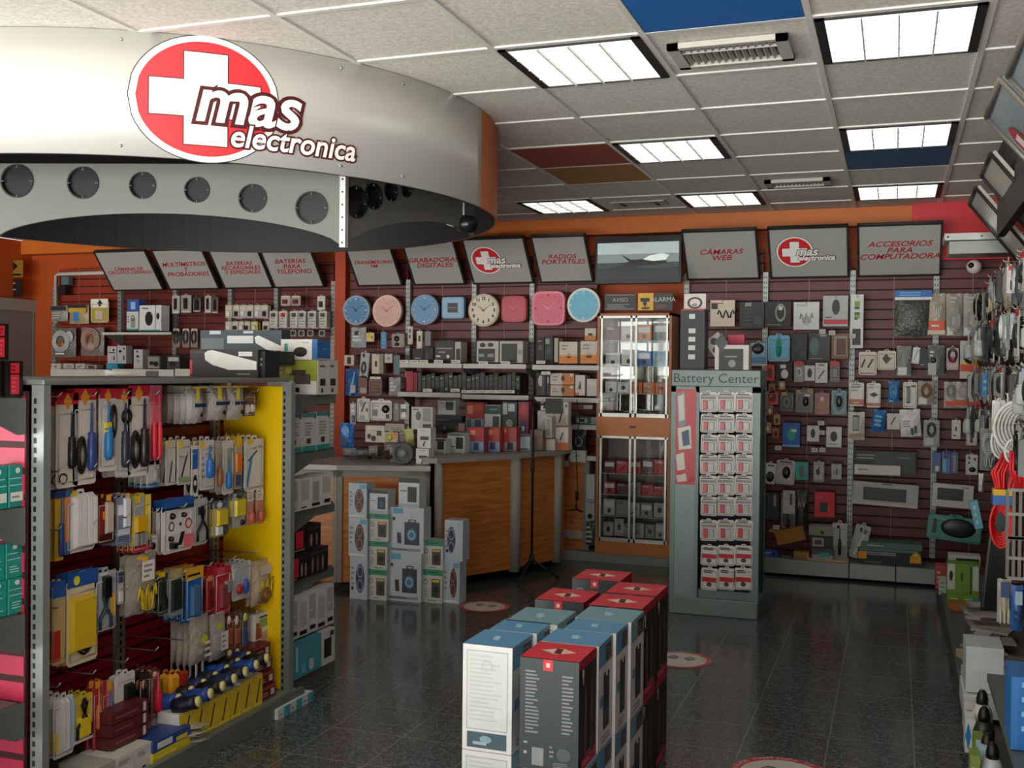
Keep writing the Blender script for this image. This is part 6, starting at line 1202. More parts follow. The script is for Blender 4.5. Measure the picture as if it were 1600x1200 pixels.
# ------------------------------------------------------------------ speaker cartons in front of the lower counter
SPK1 = 'r0,0,100,100,b8c8d2;r60,84,96,96,6aa8d0;E34,14,84,84,3a3836;o42,50,76,80,a06850;o42,18,76,48,a06850;l6,30,26,80,g,4;r6,2,90,8,e0e4e4'
SPK1B = 'r0,0,100,100,b8c8d2;E34,14,84,84,20283c;o42,50,76,80,8090b0;o42,18,76,48,8090b0;l6,30,26,80,g,4;e8,20,22,30,k'
SPK2 = 'r0,0,100,100,c8ccc4;r0,82,100,100,2c9070;l30,86,90,98,1c6850,1;R46,16,90,72,3a4240;E54,26,82,52,181c1c;R50,62,86,70,c8c040;o8,54,28,70,d;l10,16,34,44,g,4;l30,4,80,10,2c9070,1'
BIG = 'r0,0,100,100,c4d2da;r10,86,40,98,5aa8c8;R44,18,88,68,2c3a48;E50,26,80,54,4a80a8;o54,30,76,50,a0c8dc;r56,68,78,74,2c3a48;r60,69,74,72,c4d2da;d24,20,34,44,i;r4,4,92,10,8a98a0;l6,5,90,9,d,1;e8,70,18,78,d'
SP = [('box', 547, 870, 574, 938, 'b4c4ce', SPK1B, 'tall speaker carton with two blue round cones, bottom of the left column', 'speaker_carton'), ('box', 545, 809, 574, 869, 'b4c4ce', SPK1, 'tall speaker carton with two copper cones, middle of the left column', 'speaker_carton'), ('box', 545, 755, 573, 808, 'b4c4ce', SPK1, 'tall speaker carton with two copper cones, top of the left column', 'speaker_carton'),
      ('box', 575, 890, 604, 939, 'c0c8c4', SPK2, 'green topped speaker carton, bottom of the second column', 'speaker_carton'), ('box', 576, 846, 605, 889, 'c0c8c4', SPK2, 'green topped speaker carton, second from the bottom of the second column', 'speaker_carton'), ('box', 577, 803, 607, 845, 'c0c8c4', SPK2, 'green topped speaker carton, third from the bottom of the second column', 'speaker_carton'),
      ('box', 577, 766, 606, 802, 'c8d0d2', 'r0,86,100,100,2a3434;R46,20,86,72,28303a;E54,26,78,56,3a5a78;r4,4,96,14,a8b8c4;l8,50,40,60,g,1', 'white speaker carton with a dark top, topmost of the second column', 'speaker_carton'),
      ('box', 606, 864, 658, 941, 'b8ccd6', BIG, 'large pale blue carton with a handled round speaker, lower of two', 'speaker_carton'), ('box', 609, 793, 662, 863, 'b8ccd6', BIG, 'large pale blue carton with a handled round speaker, upper of two', 'speaker_carton'),
      ('box', 623, 747, 655, 792, 'c8d4d6', 'r0,84,100,100,24302e;R44,18,88,70,2a3630;E52,26,78,56,20282c;r4,2,96,12,a8b8c4;l8,52,40,60,a,1', 'white radio carton standing on the upper large speaker carton', 'speaker_carton'),
      ('box', 660, 890, 691, 938, 'c0c8c4', SPK2, 'green topped speaker carton, lower one right of the large cartons', 'speaker_carton'), ('box', 661, 845, 692, 889, 'c0c8c4', SPK2, 'green topped speaker carton, upper one right of the large cartons', 'speaker_carton'),
      ('box', 693, 877, 718, 939, 'b4c4ce', SPK1.replace('E34', 'E40'), 'tall speaker carton with copper cones, lower of the right column', 'speaker_carton'), ('box', 695, 813, 723, 876, 'b4c4ce', SPK1B.replace('E34,14,84', 'E14,20,60').replace('o42', 'o20').replace(',76,', ',54,'), 'tall speaker carton with blue cones, upper of the right column', 'speaker_carton')]
zcol = {}
for r in SP:
    xm = (r[1] + r[3]) / 2; Y = 6.27 + (xm - 545) / 172 * .13; col = 0 if xm < 575 else 1 if xm < 607 else 2 if xm < 659 else 3 if xm < 692.5 else 4
    z0 = zcol.get(col, 0.0); loc, w, h, rz = place('Y', Y, *r[1:5]); top_ = loc.z + h
    mb = MB(); D2 = .115; mb.box(-w / 2, 0, 0, w / 2, D2, top_ - z0, M(r[5], .4)); o = mb.build('speaker_carton', None, (loc.x, Y, z0)); pa = MB(); patches(pa, r[6], w, top_ - z0, D2, flat=True); pa.build('printed_panel', o); 
    tag(o, r[7], 'carton', 'speaker cartons stacked before the counter'); zcol[col] = top_ + .001

# ------------------------------------------------------------------ central pile of speaker cartons
def fcarton(x0, y0, w, d, z, h, style, lab):
    kinds = dict(blue=('5896c0', 'e2e6e4', 'c4ccce'), grey=('78a0ac', 'e2e6e4', 'c4ccce'), red=('d0283c', '3a4044', '1c1a1c'))
    tc_, fc, sc = kinds[style]
    o = MB().box(-w / 2, 0, 0, w / 2, d, h, M({'red': '1a1819'}.get(style, 'dfe3e2'), .4)).build('speaker_carton', None, (x0 + w / 2, y0, z), bevel=.0015); tag(o, lab, 'carton', 'central pile of speaker cartons')
    m = MB(); patches(m, f'r0,0,100,100,{tc_};' + ('p20,30,80,70,e8c8b0;d46,34,54,66,5a1018' if style == 'red' else 'd44,36,50,64,a8d0e0;l40,42,60,58,a8d0e0,1'), w, h, d, 'T'); m.build('top_panel', o)
    m = MB()
    if style == 'red':
        patches(m, 'r0,0,100,100,3c4447;r40,90,56,100,d83848;r45,93,51,97,f0d0c8;l10,32,34,90,8c9496,18;l72,34,92,88,8c9496,16;r22,4,42,20,949c9e;l8,22,18,26,b0b8b8,1;l8,12,16,18,b0b8b8,1;e64,10,88,22,5a6264;l58,4,90,9,8c9496,3;l52,12,60,24,8c9496,3', w, h, d)
    else:
        patches(m, 'r0,0,100,100,e6eae8;r8,20,92,95,b4bcba;r10,21,90,94,dfe4e2;l14,28,86,92,cdd4d2,16;r10,3,90,18,48606c;e36,8,60,15,8ab0c0;r22,6,50,9,a0c0cc;o38,76,62,86,c8d0d0', w, h, d)
    m.build('front_print', o)
    m = MB()
    if style == 'red':
        patches(m, 'r0,0,100,100,201c1e;r0,92,100,100,a82030;r26,10,44,76,2e2a2a;r30,14,40,70,6a5248;r58,12,78,78,2e2a2a;r62,18,74,74,5a4840;l30,10,90,16,7a6a64,1;r8,1,92,11,b03048;l14,3,84,9,e07080,1;e10,84,22,92,d8d0cc;r14,78,20,88,c8c0b8', w, h, d, 'R')
    else:
        patches(m, f'r0,0,100,100,d4dada;r0,78,100,100,{tc_};r48,80,92,96,2a3034;l50,82,88,94,8a6a60,3;R32,16,74,70,28363e;e40,20,66,36,3c5668;r48,66,60,72,d4dada;l20,4,80,12,8a9498,2;r6,40,28,50,5a9cc0', w, h, d, 'R', flat=True)
    m.build('side_print', o)
BH = .335
PL = []   # x0, y0, w, d, layer, style, label
fl = hit(722, 1003, 'Z', 2 * BH); rl = hit(813, 1024, 'Z', 2 * BH)
W1 = .185
def pile(px, py, w, d, n, style, lab, below='grey'):
    p = hit(px, py, 'Z', 2 * BH)
    for k in range(2):
        st = style if k == 1 else below
        fcarton(p.x, p.y, w, d, k * BH, BH - .002, st, lab[k])
pile(724, 1004, .165, .19, 2, 'blue', ('white fronted speaker carton at the front left of the pile, lower layer', 'blue topped speaker carton at the front left of the pile, upper layer'))
pile(745, 983, .14, .02 + .12, 2, 'blue', ('white carton hidden low behind the front left one', 'blue topped carton directly behind the front left one')) if 0 else None
q = hit(724, 1004, 'Z', 2 * BH); r0 = hit(813, 1025, 'Z', 2 * BH)
fcarton(q.x + .012, q.y + .20, .165, .15, BH, BH - .002, 'blue', 'blue topped carton directly behind the front left one, upper layer'); fcarton(q.x + .012, q.y + .20, .165, .15, 0, BH - .002, 'grey', 'white fronted carton behind the front left one, lower layer')
fcarton(r0.x, r0.y, .185, .19, BH, BH - .002, 'red', 'dark grey carton with a red top and fine print at the front of the pile'); fcarton(r0.x + .012, r0.y + .0, .18, .19, 0, BH - .002, 'grey', 'white fronted carton below the front red topped one')
x1, y1 = r0.x - .0, r0.y + .20
for k, (dx, dy, w, d, st, lu, ll_) in enumerate([
    (.0, 0, .19, .17, 'blue', 'bright blue topped carton just behind the front red topped one', 'white sided carton below the bright blue topped one'),
    (.02, .18, .18, .16, 'blue', 'second blue topped carton in the right column, half covered', 'white sided carton second in the right column, lower layer'),
    (.01, .35, .20, .19, 'grey', 'grey blue topped carton with a white front lip, right column', 'white sided carton third in the right column, lower layer')]):
    fcarton(x1 + dx, y1 + dy, w, d, BH, BH - .002, st, lu); fcarton(x1 + dx, y1 + dy, w, d, 0, BH - .002, st, ll_)
fcarton(x1 - .20, y1 + .22, .185, .22, BH, BH - .002, 'grey', 'grey blue topped carton in the left column behind the front cartons, upper'); fcarton(x1 - .20, y1 + .22, .185, .22, 0, BH - .002, 'grey', 'white carton in the left column behind the front cartons, lower')
y2 = y1 + .56
for k, (dx, dy, w, lu, ll_) in enumerate([(.0, 0, .20, 'red topped black carton, near one of the right rear column', 'black carton below the near one of the right rear column'), (.0, .24, .20, 'red topped black carton, far one of the right rear column', 'black carton below the far one of the right rear column'),
                                   (-.215, .02, .19, 'red topped carton left of the right rear column', 'black carton left of the right rear column, lower layer'), (-.20, .46, .20, 'lone red topped carton farthest back in the pile', 'black carton farthest back in the pile, lower layer')]):
    fcarton(x1 + dx, y2 + dy, w, .22, BH, BH - .002, 'red', lu); fcarton(x1 + dx, y2 + dy, w, .22, 0, BH - .002, 'red', ll_)
# ------------------------------------------------------------------ round floor stickers
def sticker(px, py, r, lab):
    p = hit(px, py, 'Z', 0); t = empty('floor_sticker', (p.x, p.y, .001), 0, lab, 'floor sticker', 'round red and white floor stickers')
    def dsc(rr, z, c, nm, cx=0, cy=0, sy=1): MB().add([(cx + rr * math.cos(a * PI / 20), cy + sy * rr * math.sin(a * PI / 20), z) for a in range(40)], [tuple(range(40))], M(c, .35)).build(nm, t)
    dsc(r, .0004, 'c03040', 'red_ring'); dsc(r * .82, .0008, 'd8d2c8', 'white_centre')
    for k, (a, b) in enumerate(((-.26, .2), (.26, .2))):
        MB().add([(a * r + .17 * r * math.cos(c * PI / 10), b * r + .2 * r * math.sin(c * PI / 10), .0012) for c in range(20)], [tuple(range(20))], M('3a3a3a', .5)).build('footprint', t)
        for q in (-1, 0, 1): MB().box(a * r - .14 * r, b * r + q * .09 * r - .01 * r, .0013, a * r + .14 * r, b * r + q * .09 * r + .02 * r, .0015, M('d8d2c8', .5)).build('footprint_tread', t)
    s = 'POR FAVOR MANTENGA SU DISTANCIA'; LT = MB()
    for k, ch in enumerate(s):
        if ch == ' ': continue
        a = math.radians(205 - k * 230 / len(s)); o = text(ch, 'letter', r * .15, M('f0e8e0', .5), t, (0, 0, 0), ext=0)
        R_ = Matrix.Translation((math.cos(a) * r * .91, math.sin(a) * r * .91, .0016)) @ Matrix.Rotation(a - PI / 2, 4, 'Z'); n0 = len(LT.v)
        LT.add([R_ @ v.co for v in o.data.vertices], [tuple(p.vertices) for p in o.data.polygons], M('f0e8e0', .5)); bpy.data.objects.remove(o)
    LT.build('lettering', t)
sticker(757, 948, .165, 'round red and white floor sticker near the counter'); sticker(1063, 1031, .17, 'round red and white floor sticker between the carton pile and battery stand'); sticker(1222, 1212, .195, 'round red and white floor sticker nearest the camera, cut by the frame')

# ------------------------------------------------------------------ right wall stock
RX_ = .5
def rw(kind, x, Y, z, w, h, body, spec, lab, name, cat, d=.03, rot=0, grp='stock hanging on the right wall', rz=-PI / 2, stack=0, sy=.05):
    mb = MB(); KIND[kind](mb, w, h, d, body, spec); o = mb.build(name, None, (x, Y, z), rz); o.rotation_euler[1] = math.radians(rot); tag(o, lab, cat, grp); RHOOKS.append((x, Y, z + h * .95))
    return o
# what hangs here faces the aisle; positions follow rows along the wall
CO = ['5a605a', '7a7c74', 'a8a89e', '363c3a', 'b8b8b0', '4a5a60', '2a3230', '98948a']
SPX = ['C15,20,85,80,k;r10,86,90,98,w', 'R30,10,70,80,k;l10,84,90,94,g,1', 'C15,30,85,90,w;r10,4,60,24,w', 'V20,10,80,80,k', 'T30,10,70,90,s;r10,84,90,96,b', 'E20,20,80,70,i;r10,80,90,96,r', 'r0,0,100,30,e8b820;C20,36,84,90,g', 'U10,20,90,80,w;U20,30,80,70,s']
random.seed(11); n = 0
RN = ['highest', 'second', 'third', 'fourth', 'fifth', 'sixth']
for r, z in enumerate((1.86, 1.62, 1.38, 1.14)):
    Y = 7.9; k = 0
    while Y > 4.2:
        w = random.uniform(.13, .2); h = random.uniform(.17, .23); c = random.choice(CO); sp = random.choice(SPX)
        wd = {'5': 'grey green', '7': 'grey', 'a': 'pale', '3': 'dark grey', 'b': 'whitish', '4': 'blue grey', '2': 'blackish', '9': 'beige'}[c[0]]
        kd = random.choice(['card', 'bag', 'card'])
        for s in range(2 if r < 3 else 1):
            o = rw(kd, RX_ + .03 * s + random.uniform(-.03, .03), Y + .01 * s, z - (h - .2) - .01 * s, w, h, c, sp, '', 'accessory_pack', 'blister pack' if kd == 'card' else 'bag', rot=random.uniform(-5, 5))
            o['label'] = f'{wd} accessory pack on the right wall, {RN[r]} row, hook {["one", "two", "three", "four", "five", "six", "seven", "eight", "nine", "ten", "eleven", "twelve", "thirteen", "fourteen", "fifteen", "sixteen", "seventeen", "eighteen", "nineteen", "twenty"][k]} from the corner, ' + ('front' if s == 0 else 'behind')
        Y -= w + random.uniform(.03, .07); k += 1
def coil(px, py, Y, r, col, lab, turns=5, th=.008, sx=.6, band=None, squash=1.0):
    p = hit(px, py, 'Y', Y); t = empty('cable_coil', p, 0, lab, 'cable coil', 'cable coils on the right wall'); m = MB()
    for k in range(turns):
        q = r * (1 - .06 * k); m.tube([(q * sx * math.cos(a * PI / 10) + .01 * k, .012 * k - .02, q * squash * math.sin(a * PI / 10)) for a in range(20)], th, M(col, .4), 6, True)
    m.build('cable', t)
    if band: MB().box(-r * sx - .02, -.04, -.03, r * sx + .03, .06, .03, M(band, .5)).build('band', t)
coil(1566, 690, 5.2, .075, 'd8d8d2', 'white flat cable coil hanging beside the red cable bundle', 5, .007)
coil(1588, 668, 5.0, .11, 'd0d0c8', 'large white cable coil above the red bundle', 6, .009, .8)
coil(1582, 705, 5.0, .05, 'd4d4d0', 'small white cable roll between the white coils', 4, .007)
# red cable bundle with wrapper
p = hit(1571, 775, 'Y', 5.0); t = empty('cable_bundle', p, 0, 'bright red cable bundle with a yellow and blue wrapper on the right wall', 'cable'); m = MB(); RC = M('e02c30', .4)
for k in range(22):
    a = random.uniform(-1, 1); b = random.uniform(-.03, .03); m.tube([(a * .05 + .03, b, .17 + random.uniform(-.03, .02)), (a * .055, b, .1), (a * .022 - .005, b * .6, .0), (a * .02 - .01, b * .6, -.02)], .0055, RC, 5)
for k in range(6): m.tube([(-.015 + .045 * (1 - .08 * k) * math.cos(a * PI / 9), b + .01 * k - .03, -.12 + .10 * (1 - .1 * k) * math.sin(a * PI / 9)) for a in range(18)], .006, RC, 5, True)
m.build('cable', t); MB().box(-.05, -.04, .005, .035, .04, .03, M('e0b020', .5)).build('yellow_wrapper', t); MB().box(-.052, -.042, -.035, .03, .042, .005, M('2c68b0', .5)).build('blue_wrapper', t)
p = hit(1597, 735, 'Y', 4.9); t = empty('cable_bundle', p, 0, 'second red cable bundle cut off by the right edge of the photo', 'cable'); m = MB()
for k in range(12): a = random.uniform(-1, 1); m.tube([(a * .05, 0, .08), (a * .05, .01, 0), (a * .02, 0, -.08)], .0055, RC, 5)
m.build('cable', t)
table('Y', 5.2, [
('card', 1550, 622, 1571, 672, 'd8d8d0', 'R20,30,60,92,w;r0,0,90,30,e8b820;r20,6,70,22,v', 'white card with a yellow foot above the white coils', 'cable_pack', 'blister pack'),
('card', 1581, 580, 1598, 607, 'c8c4b8', 'r0,20,100,80,e8b820;r0,0,100,12,w', 'card with a bright yellow square near the right edge', 'yellow_pack', 'blister pack'),
('bag', 1573, 615, 1583, 660, 'dcdcd6', 'U10,10,90,90,w', 'bunch of white cable hanging beside the yellow footed card', 'cable_bag', 'bag'), ('bag', 1586, 615, 1599, 655, 'd8d8d2', 'U10,10,90,90,s', 'second bunch of white cable at the right edge', 'cable_bag', 'bag'),
('card', 1573, 413, 1586, 458, 'd8ccc8', 'r10,10,90,90,c8c0bc;T40,10,70,70,k;r20,80,80,96,r', 'upright white and pink pack high on the right wall', 'tall_pack', 'blister pack'), ('card', 1587, 420, 1594, 446, 'dcdcd8', '', 'narrow white tag next to the upright pack', 'narrow_pack', 'blister pack'),
('card', 1567, 490, 1576, 535, '7a8a8c', 'T20,10,80,90,s', 'steel grey narrow pack, first of the upper right cluster', 'narrow_pack', 'blister pack'), ('card', 1578, 488, 1586, 530, 'a8b4b4', 'T20,10,80,90,w', 'silvery narrow pack, second of the upper right cluster', 'narrow_pack', 'blister pack'), ('card', 1589, 487, 1598, 530, '9aa6a8', 'T20,10,80,90,w', 'silvery narrow pack, third of the upper right cluster', 'narrow_pack', 'blister pack'),
('box', 1534, 583, 1546, 620, '3a7ab0', 'l20,20,80,80,c,2', 'blue tube pack sticking out from the right wall', 'blue_tube', 'tube', dict(at=6.6)),
('box', 1524, 782, 1537, 826, '6ab8d0', 'l30,10,60,90,w,3', 'pale blue narrow pack hanging beside the teal keyboard pack', 'blue_pack', 'pack', dict(at=6.6, rot=-12)),
('bag', 1529, 740, 1537, 768, 'd0d4d0', '', 'small white wrapped plug near the pale blue pack', 'white_pack', 'pack', dict(at=6.4)),
('bag', 1531, 670, 1556, 735, '6e7674', 'C10,40,90,90,s;U10,6,90,40,s', 'grey cable bag between the wall and white coils', 'cable_bag', 'bag', dict(at=6.0)),
('bag', 1558, 905, 1580, 972, 'b4b0a4', 'r20,60,80,96,3a5880;T10,0,30,60,e;T40,0,60,60,e;T66,0,90,60,e', 'bag of cream stick ends with a blue header, low on the right wall', 'stick_bag', 'bag', dict(at=5.0)),
('bag', 1579, 915, 1598, 985, '3468b0', 'r30,60,90,90,a8c8e0;l20,20,80,50,u,2', 'blue and white bag low at the right edge', 'blue_bag', 'bag', dict(at=4.9)),
], 'stock hanging on the right wall')
# dark column of hanging straps
p = hit(1552, 880, 'Y', 5.9); t = empty('hanging_straps', (p.x, 5.9, .45), 0, 'dark glossy panel leaning in the right corner beside the green carton', 'panel')
m = MB(); m.prism([(-.055, 0, -.12), (.07, 0, -.12), (.10, 0, .72), (.02, 0, .72)], (0, .04, 0), M('1d2120', .2)); m.build('dark_panel', t); MB().tube([(-.045, -.006, -.1), (-.02, -.006, .2), (.028, -.006, .7)], .006, M('6a706c', .4), 6).build('edge_strip', t)
# grey wire basket fronts
def grille(px, py, Y, w, h, lab):
    p = hit(px, py, 'Y', Y); t = empty('wire_basket', p, 0, lab, 'basket', 'slatted baskets on the right wall'); m = MB()
    for k in range(7): q = -w / 2 + w * k / 6; m.box(q - .006, 0, 0, q + .006, .01, h, M('6c6a62', .5))
    for z in (0, h / 2, h): m.box(-w / 2, -.004, z - .006, w / 2, .012, z + .006, M('8a8880', .5))
    m.build('slats', t)
grille(1604, 842, 4.6, .14, .19, 'upper grey slatted basket at the right edge'); grille(1602, 905, 4.6, .13, .16, 'lower grey slatted basket at the right edge')
# deck stock along the right wall
RD = [
('box', 1480, 882, 1530, 942, '6e9c2c', 'r0,40,24,100,c8ccc4;E6,60,18,84,k;r72,30,76,96,i;r80,40,98,96,c8ccc4;r44,60,48,80,k;l10,16,40,22,d8e0a0,1;l54,16,90,22,d8e0a0,1', 'bright green and white carton standing in the right corner', 'green_carton', 'box', dict(at=7.15, d=.14)),
('box', 1482, 868, 1532, 884, 'b8bab4', 'R24,10,96,70,k', 'pale frame carton behind the green carton', 'frame_carton', 'box', dict(at=7.32, snap=None)),
('box', 1462, 884, 1482, 902, 'b84440', 'l10,20,60,80,s,3', 'red and grey pack where the two decks meet', 'red_pack', 'pack', dict(at=7.7)),
('box', 1467, 905, 1479, 930, 'c8ccc8', 'l10,10,90,90,g,3', 'pale wrapped pack at the deck edge left of the green carton', 'white_pack', 'pack', dict(at=7.5)),
('box', 1482, 942, 1510, 956, 'a8642c', '', 'brown packet in front of the green carton', 'brown_packet', 'pack', dict(at=7.0, d=.08)),
('bag', 1515, 936, 1532, 955, '2c7ca8', 'e20,20,60,70,b', 'blue packet near the dark panel', 'blue_packet', 'pack', dict(at=6.95)),
]
table('Y', 6.5, RD, 'stock on the right wall deck', d=.12, snap=.087)
random.seed(5)
for k in range(14):
    c = ['a8a69c', '8a8a84', 'c0c0b8', '5a5c58', '9c9a92', 'b4b4ac', '70706a', 'a09c90', '888c88', 'b8b4a8', '7c7a74', '9a4a3c', 'c4c4bc', '8c8c86'][k]; x = .47 + random.uniform(-.03, .05); y = 6.75 - k * .095
    mb = MB(); q_ = .07 + .05 * ((k * 5) % 3) / 2; mb.box(-q_, -.07, 0, q_, .07, .012, M(c, .5)); mb.box(-q_ * .8, -.06, .012, q_ * .3, .03, .014, M(('c8c8c0', '5a5c58', 'b8a898')[k % 3], .4)); o = mb.build('flat_pack', None, (x, y, .088 + .007 * (13 - k) + .004), random.uniform(-.4, .4)); tag(o, f'flat grey packet, {ORD[k]} from the corner in the loose heap on the right deck', 'packet', 'loose flat packets on the right deck')
def rdbox(px0, py0, px1, py1, Y, d, h, col, lab, name, z=.087, spec=''):
    a, b = hit(px0, py1, 'Y', Y), hit(px1, py1, 'Y', Y); w = b.x - a.x; mb = MB(); mb.box(-w / 2, 0, 0, w / 2, d, h, M(col, .45)); patches(mb, spec, w, h, d); o = mb.build(name, None, ((a.x + b.x) / 2, Y, z)); return tag(o, lab, 'box', 'white cartons on the right deck')
a = hit(1507, 1090, 'Y', 4.75); pass
zt1 = hit(1530, 1014, 'Y', 4.75).z
rdbox(1506, 1060, 1570, 1075, 4.75, .3, .09, 'd0d8d8', 'lower plain white carton on the right deck', 'white_carton', z=zt1 - .285)
rdbox(1509, 1020, 1568, 1060, 4.78, .22, .19, 'c8d2d4', 'plain white carton with a grey top, topmost on the right deck', 'white_carton', z=zt1 - .19, )
rdbox(1506, 1090, 1530, 1125, 4.66, .1, .12, 'd8d8d0', 'small cream pack at the foot of the white cartons', 'cream_pack', z=.087, spec='l20,20,80,80,g,3')
rdbox(1508, 1120, 1524, 1150, 4.4, .1, .13, 'dce0e0', 'white pack with a blue wedge at the deck edge', 'white_pack', z=.087, spec='p0,10,60,90,2c80c0')
rdbox(1528, 1040, 1568, 1060, 4.9, .1, .1, 'b8b8b0', 'grey pack hidden behind the plain white cartons', 'grey_pack', z=.087)
for k, (c, y, h_, l) in enumerate((('c0a890', 5.75, .05, 'pinkish packet'), ('c8643c', 5.5, .05, 'orange red packet'), ('d0ccc0', 5.28, .09, 'cream upright packet'), ('8a8c88', 6.0, .07, 'grey packet'), ('3c3e3c', 5.95, .03, 'black flat packet'), ('c87038', 5.08, .05, 'orange strip packet'))):
    mb = MB(); mk_box(mb, .07, h_, .12, c, 'l15,20,80,80,g,2'); tag(mb.build('small_packet', None, (.385 + .02 * (k % 2), y, .087), random.uniform(-.4, .4)), f'{l} lying along the aisle edge of the right deck', 'packet', 'small packets along the deck edge')
def bottle(px, py, Y, lab, body, cap):
    p = hit(px, py, 'Y', Y); t = empty('spray_bottle', (p.x, Y, .087), 0, lab, 'bottle', 'bottles with black caps on the right deck'); ht = p.z - .087
    MB().lathe([(.036, 0), (.038, .01), (.038, ht - .09), (.028, ht - .062), (.018, ht - .052)], (0, 0, 0), (0, 0, 1), M(body, .3), 16).build('body', t); MB().lathe([(.021, ht - .055), (.022, ht - .035), (.017, ht - .012), (.009, ht)], (0, 0, 0), (0, 0, 1), M(cap, .4), 12).build('cap', t)
bottle(1535, 1078, 4.5, 'white bottle with a tall black cap on the right deck', 'd0d0c8', '141414'); bottle(1538, 1104, 4.35, 'darker bottle in front of the tall capped one', '30302e', '141414'); bottle(1543, 1146, 4.1, 'green labelled bottle with a round dark lid', '6a8c34', '1c1414'); bottle(1551, 1160, 4.0, 'pale bottle with a black lid nearest the camera', 'c8d0d0', '141416')
for k, (px, py, c, l) in enumerate(((1530, 1135, '7c9c3c', 'green packet standing at the deck edge near the bottles'), (1535, 1195, 'b8dce8', 'pale blue wrapped packet at the bottom right of the frame'), (1524, 1180, '8a9c4c', 'olive packet behind the grey lip near the bottom right'))):
    rdbox(px - 8, py - 20, px + 8, py, 4.15 - .1 * k, .08, .14, c, l, 'small_packet', spec='l20,20,80,80,w,2')
# blue carton on a raised shelf
p0 = hit(1580, 1150, 'Y', 3.6); a, b = hit(1579, 1150, 'Y', 3.6), hit(1612, 1150, 'Y', 3.6); zt4, zb4 = hit(1590, 1058, 'Y', 3.6).z, hit(1590, 1172, 'Y', 3.6).z
mb = MB(); w = b.x - a.x; mb.box(0, 0, 0, w, .2, zt4 - zb4, M('2c78c0', .4)); o = mb.build('blue_carton', None, (a.x, 3.6, zb4)); tag(o, 'bright blue carton with pale lettering at the right edge on a grey shelf', 'box'); m = MB()
m.box(.02, -.001, .0, w, -.0004, zt4 - zb4 - .03, M('2470b8', .4)); [m.box(.03, -.002, .06 + .045 * k, w - .02, -.0008, .075 + .045 * k, M('8cc4e4', .4)) for k in range(4)]; m.build('printed_panel', o)
o = MB().prism([(hit(1560, 1110, 'Z', zb4 - .004).x, 4.5, zb4 - .03), (XR - .05, 4.5, zb4 - .03), (XR - .05, 3.0, zb4 - .03), (hit(1560, 1110, 'Z', zb4 - .004).x - .0, 3.0, zb4 - .03)], (0, 0, .026), GREY).build('wall_shelf'); tag(o, 'low grey metal shelf on the right wall carrying the blue carton', 'shelf', 'wall shelves')
# ------------------------------------------------------------------ framed signs and lamp shelf of the right wall
for k, (px, py, Yl, lab) in enumerate(((1543, 182, .95, 'second tilted sign board on the right wall, with part of a red logo'), (1577, 118, .8, 'nearest tilted sign board on the right wall, cut by the frame corner'))):
    p = hit(px, py, 'Z', 2.62); L_ = .62; hb = .42; dx = .30
    t = empty('wall_sign', (p.x, p.y - L_, 2.62), 0, lab, 'sign', 'tilted signs on the right wall')
    A, B_2, Cc, D3 = Vector((0, 0, 0)), Vector((0, L_, 0)), Vector((dx, L_, -hb + .06)), Vector((dx, 0, -hb + .06))
    nr = Vector((-(hb - .06), 0, -dx)).normalized()
    MB().prism([A, B_2, Cc, D3], -nr * .02, M('7e8f98', .12, 0, 0, .4, 4)).build('sign_panel', t)
    f = MB()
    for P, Q in ((A, B_2), (B_2, Cc), (Cc, D3), (D3, A)): f.tube([P + nr * .006, Q + nr * .006], .012, M('7a746a', .4, .3), 4)
    f.build('frame', t)
    if k == 0:
        u = (Cc - B_2).normalized(); q = B_2 + u * .2 - Vector((0, .16, 0)) + nr * .004
        MB().add([q + Vector((0, -.09 * math.cos(a * PI / 12), 0)) + u * .09 * math.sin(a * PI / 12) for a in range(24)], [tuple(range(24))], M('a8343c', .4)).build('logo_disc', t)
        MB().add([q + nr * .001 + Vector((0, -.06 * math.cos(a * PI / 2 + .7), 0)) + u * .06 * math.sin(a * PI / 2 + .7) for a in range(4)], [(0, 1, 2, 3)], M('e0dcd8', .4)).build('logo_cross', t)
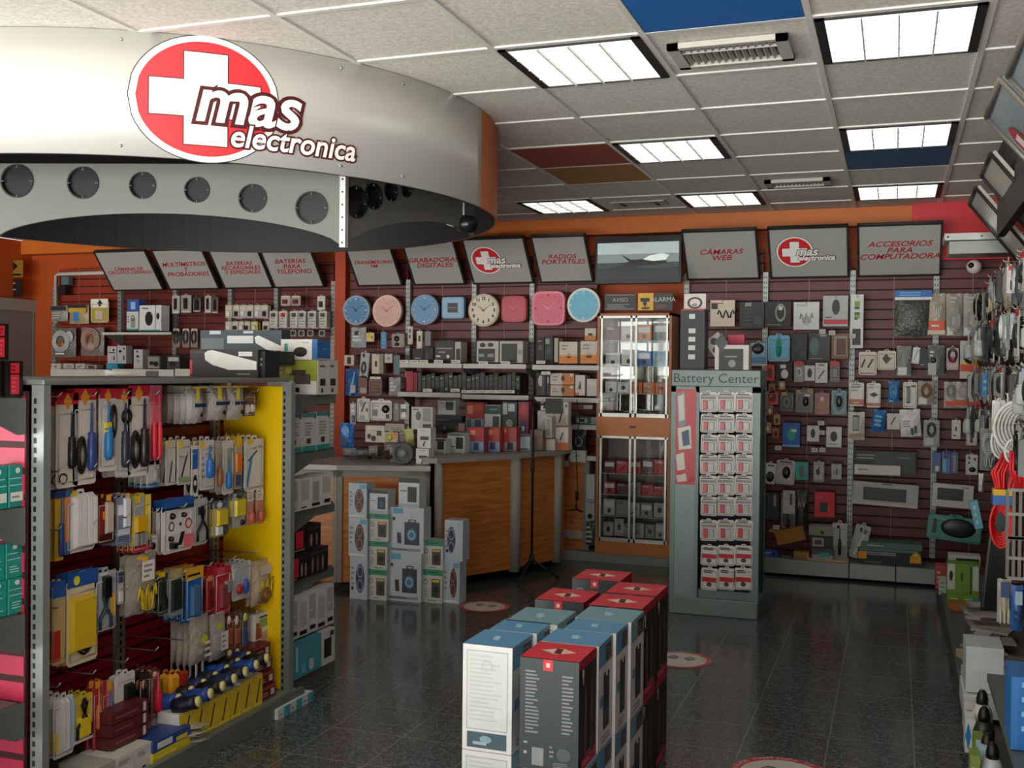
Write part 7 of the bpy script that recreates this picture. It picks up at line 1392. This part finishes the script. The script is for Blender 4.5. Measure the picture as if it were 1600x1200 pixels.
for k, (Y0, lab) in enumerate(((5.6, 'third tilted sign board on the right wall, seen edge on'), (6.6, 'fourth tilted sign board on the right wall, farthest from the camera'))):
    t = empty('wall_sign', (.42, Y0, 2.6), 0, lab, 'sign', 'tilted signs on the right wall'); A, B_2, Cc, D3 = Vector((0, 0, 0)), Vector((0, .6, 0)), Vector((.28, .6, -.36)), Vector((.28, 0, -.36)); nr = Vector((-.36, 0, -.28)).normalized()
    MB().prism([A, B_2, Cc, D3], -nr * .02, M('b0aca0', .3)).build('sign_panel', t); f = MB(); [f.tube([P + nr * .006, Q + nr * .006], .011, FR, 4) for P, Q in ((A, B_2), (B_2, Cc), (Cc, D3), (D3, A))]; f.build('frame', t)
o = tag(MB().box(.52, 5.2, 2.3, .56, 6.5, 2.78, M('151716', .5)).build('dark_board'), 'black backing board hanging behind the right wall signs', 'board')
a, b = hit(1476, 365, 'Y', 7.4), hit(1604, 365, 'Y', 7.4); t = empty('metal_shelf', (a.x, 7.4, a.z - .13), 0, 'empty silver metal shelf bracket high in the right corner', 'shelf')
SV = M('a8aaa6', .3, .6); MB().box(0, 0, .085, b.x - a.x, .3, .13, SV).build('front_rail', t); MB().box(.03, .02, .0, b.x - a.x, .3, .08, M('8e918c', .35, .5)).build('lower_tray', t)
for q in (.02, .22): MB().cyl((q, -.001, .107), (0, -1, 0), .006, .003, DARK, 8).build('screw', t)

# chrome pegs of the slatwall, children of the panel that holds them
pan = [(min(v.co.x for v in o.data.vertices), max(v.co.x for v in o.data.vertices), o) for o in sw]
for x, y, z in HOOKS:
    if y < 8.2 or z > 2.2: continue
    for a, b, o in pan:
        if a - .03 <= x <= b + .03: MB().tube([(x, 8.57, z), (x, y - .012, z), (x, y - .02, z + .012)], .003, M('b0b0ac', .3, .8), 5).build('hook', o); break
rpan = [o for o in C.objects if o.get('label') == 'dark red slatwall running along the right wall'][0]
RHOOKS.sort(key=lambda q: q[1])
for x, y, z in RHOOKS[:98]: MB().tube([(XR - .04, y + .004, z), (x - .012, y + .004, z), (x - .02, y + .004, z + .012)], .003, M('b0b0ac', .3, .8), 5).build('hook', rpan)
for o in C.objects:
    l = o.get('label')
    if l and 'leftmost from' in l: o['label'] = l.replace('leftmost from', 'first from')
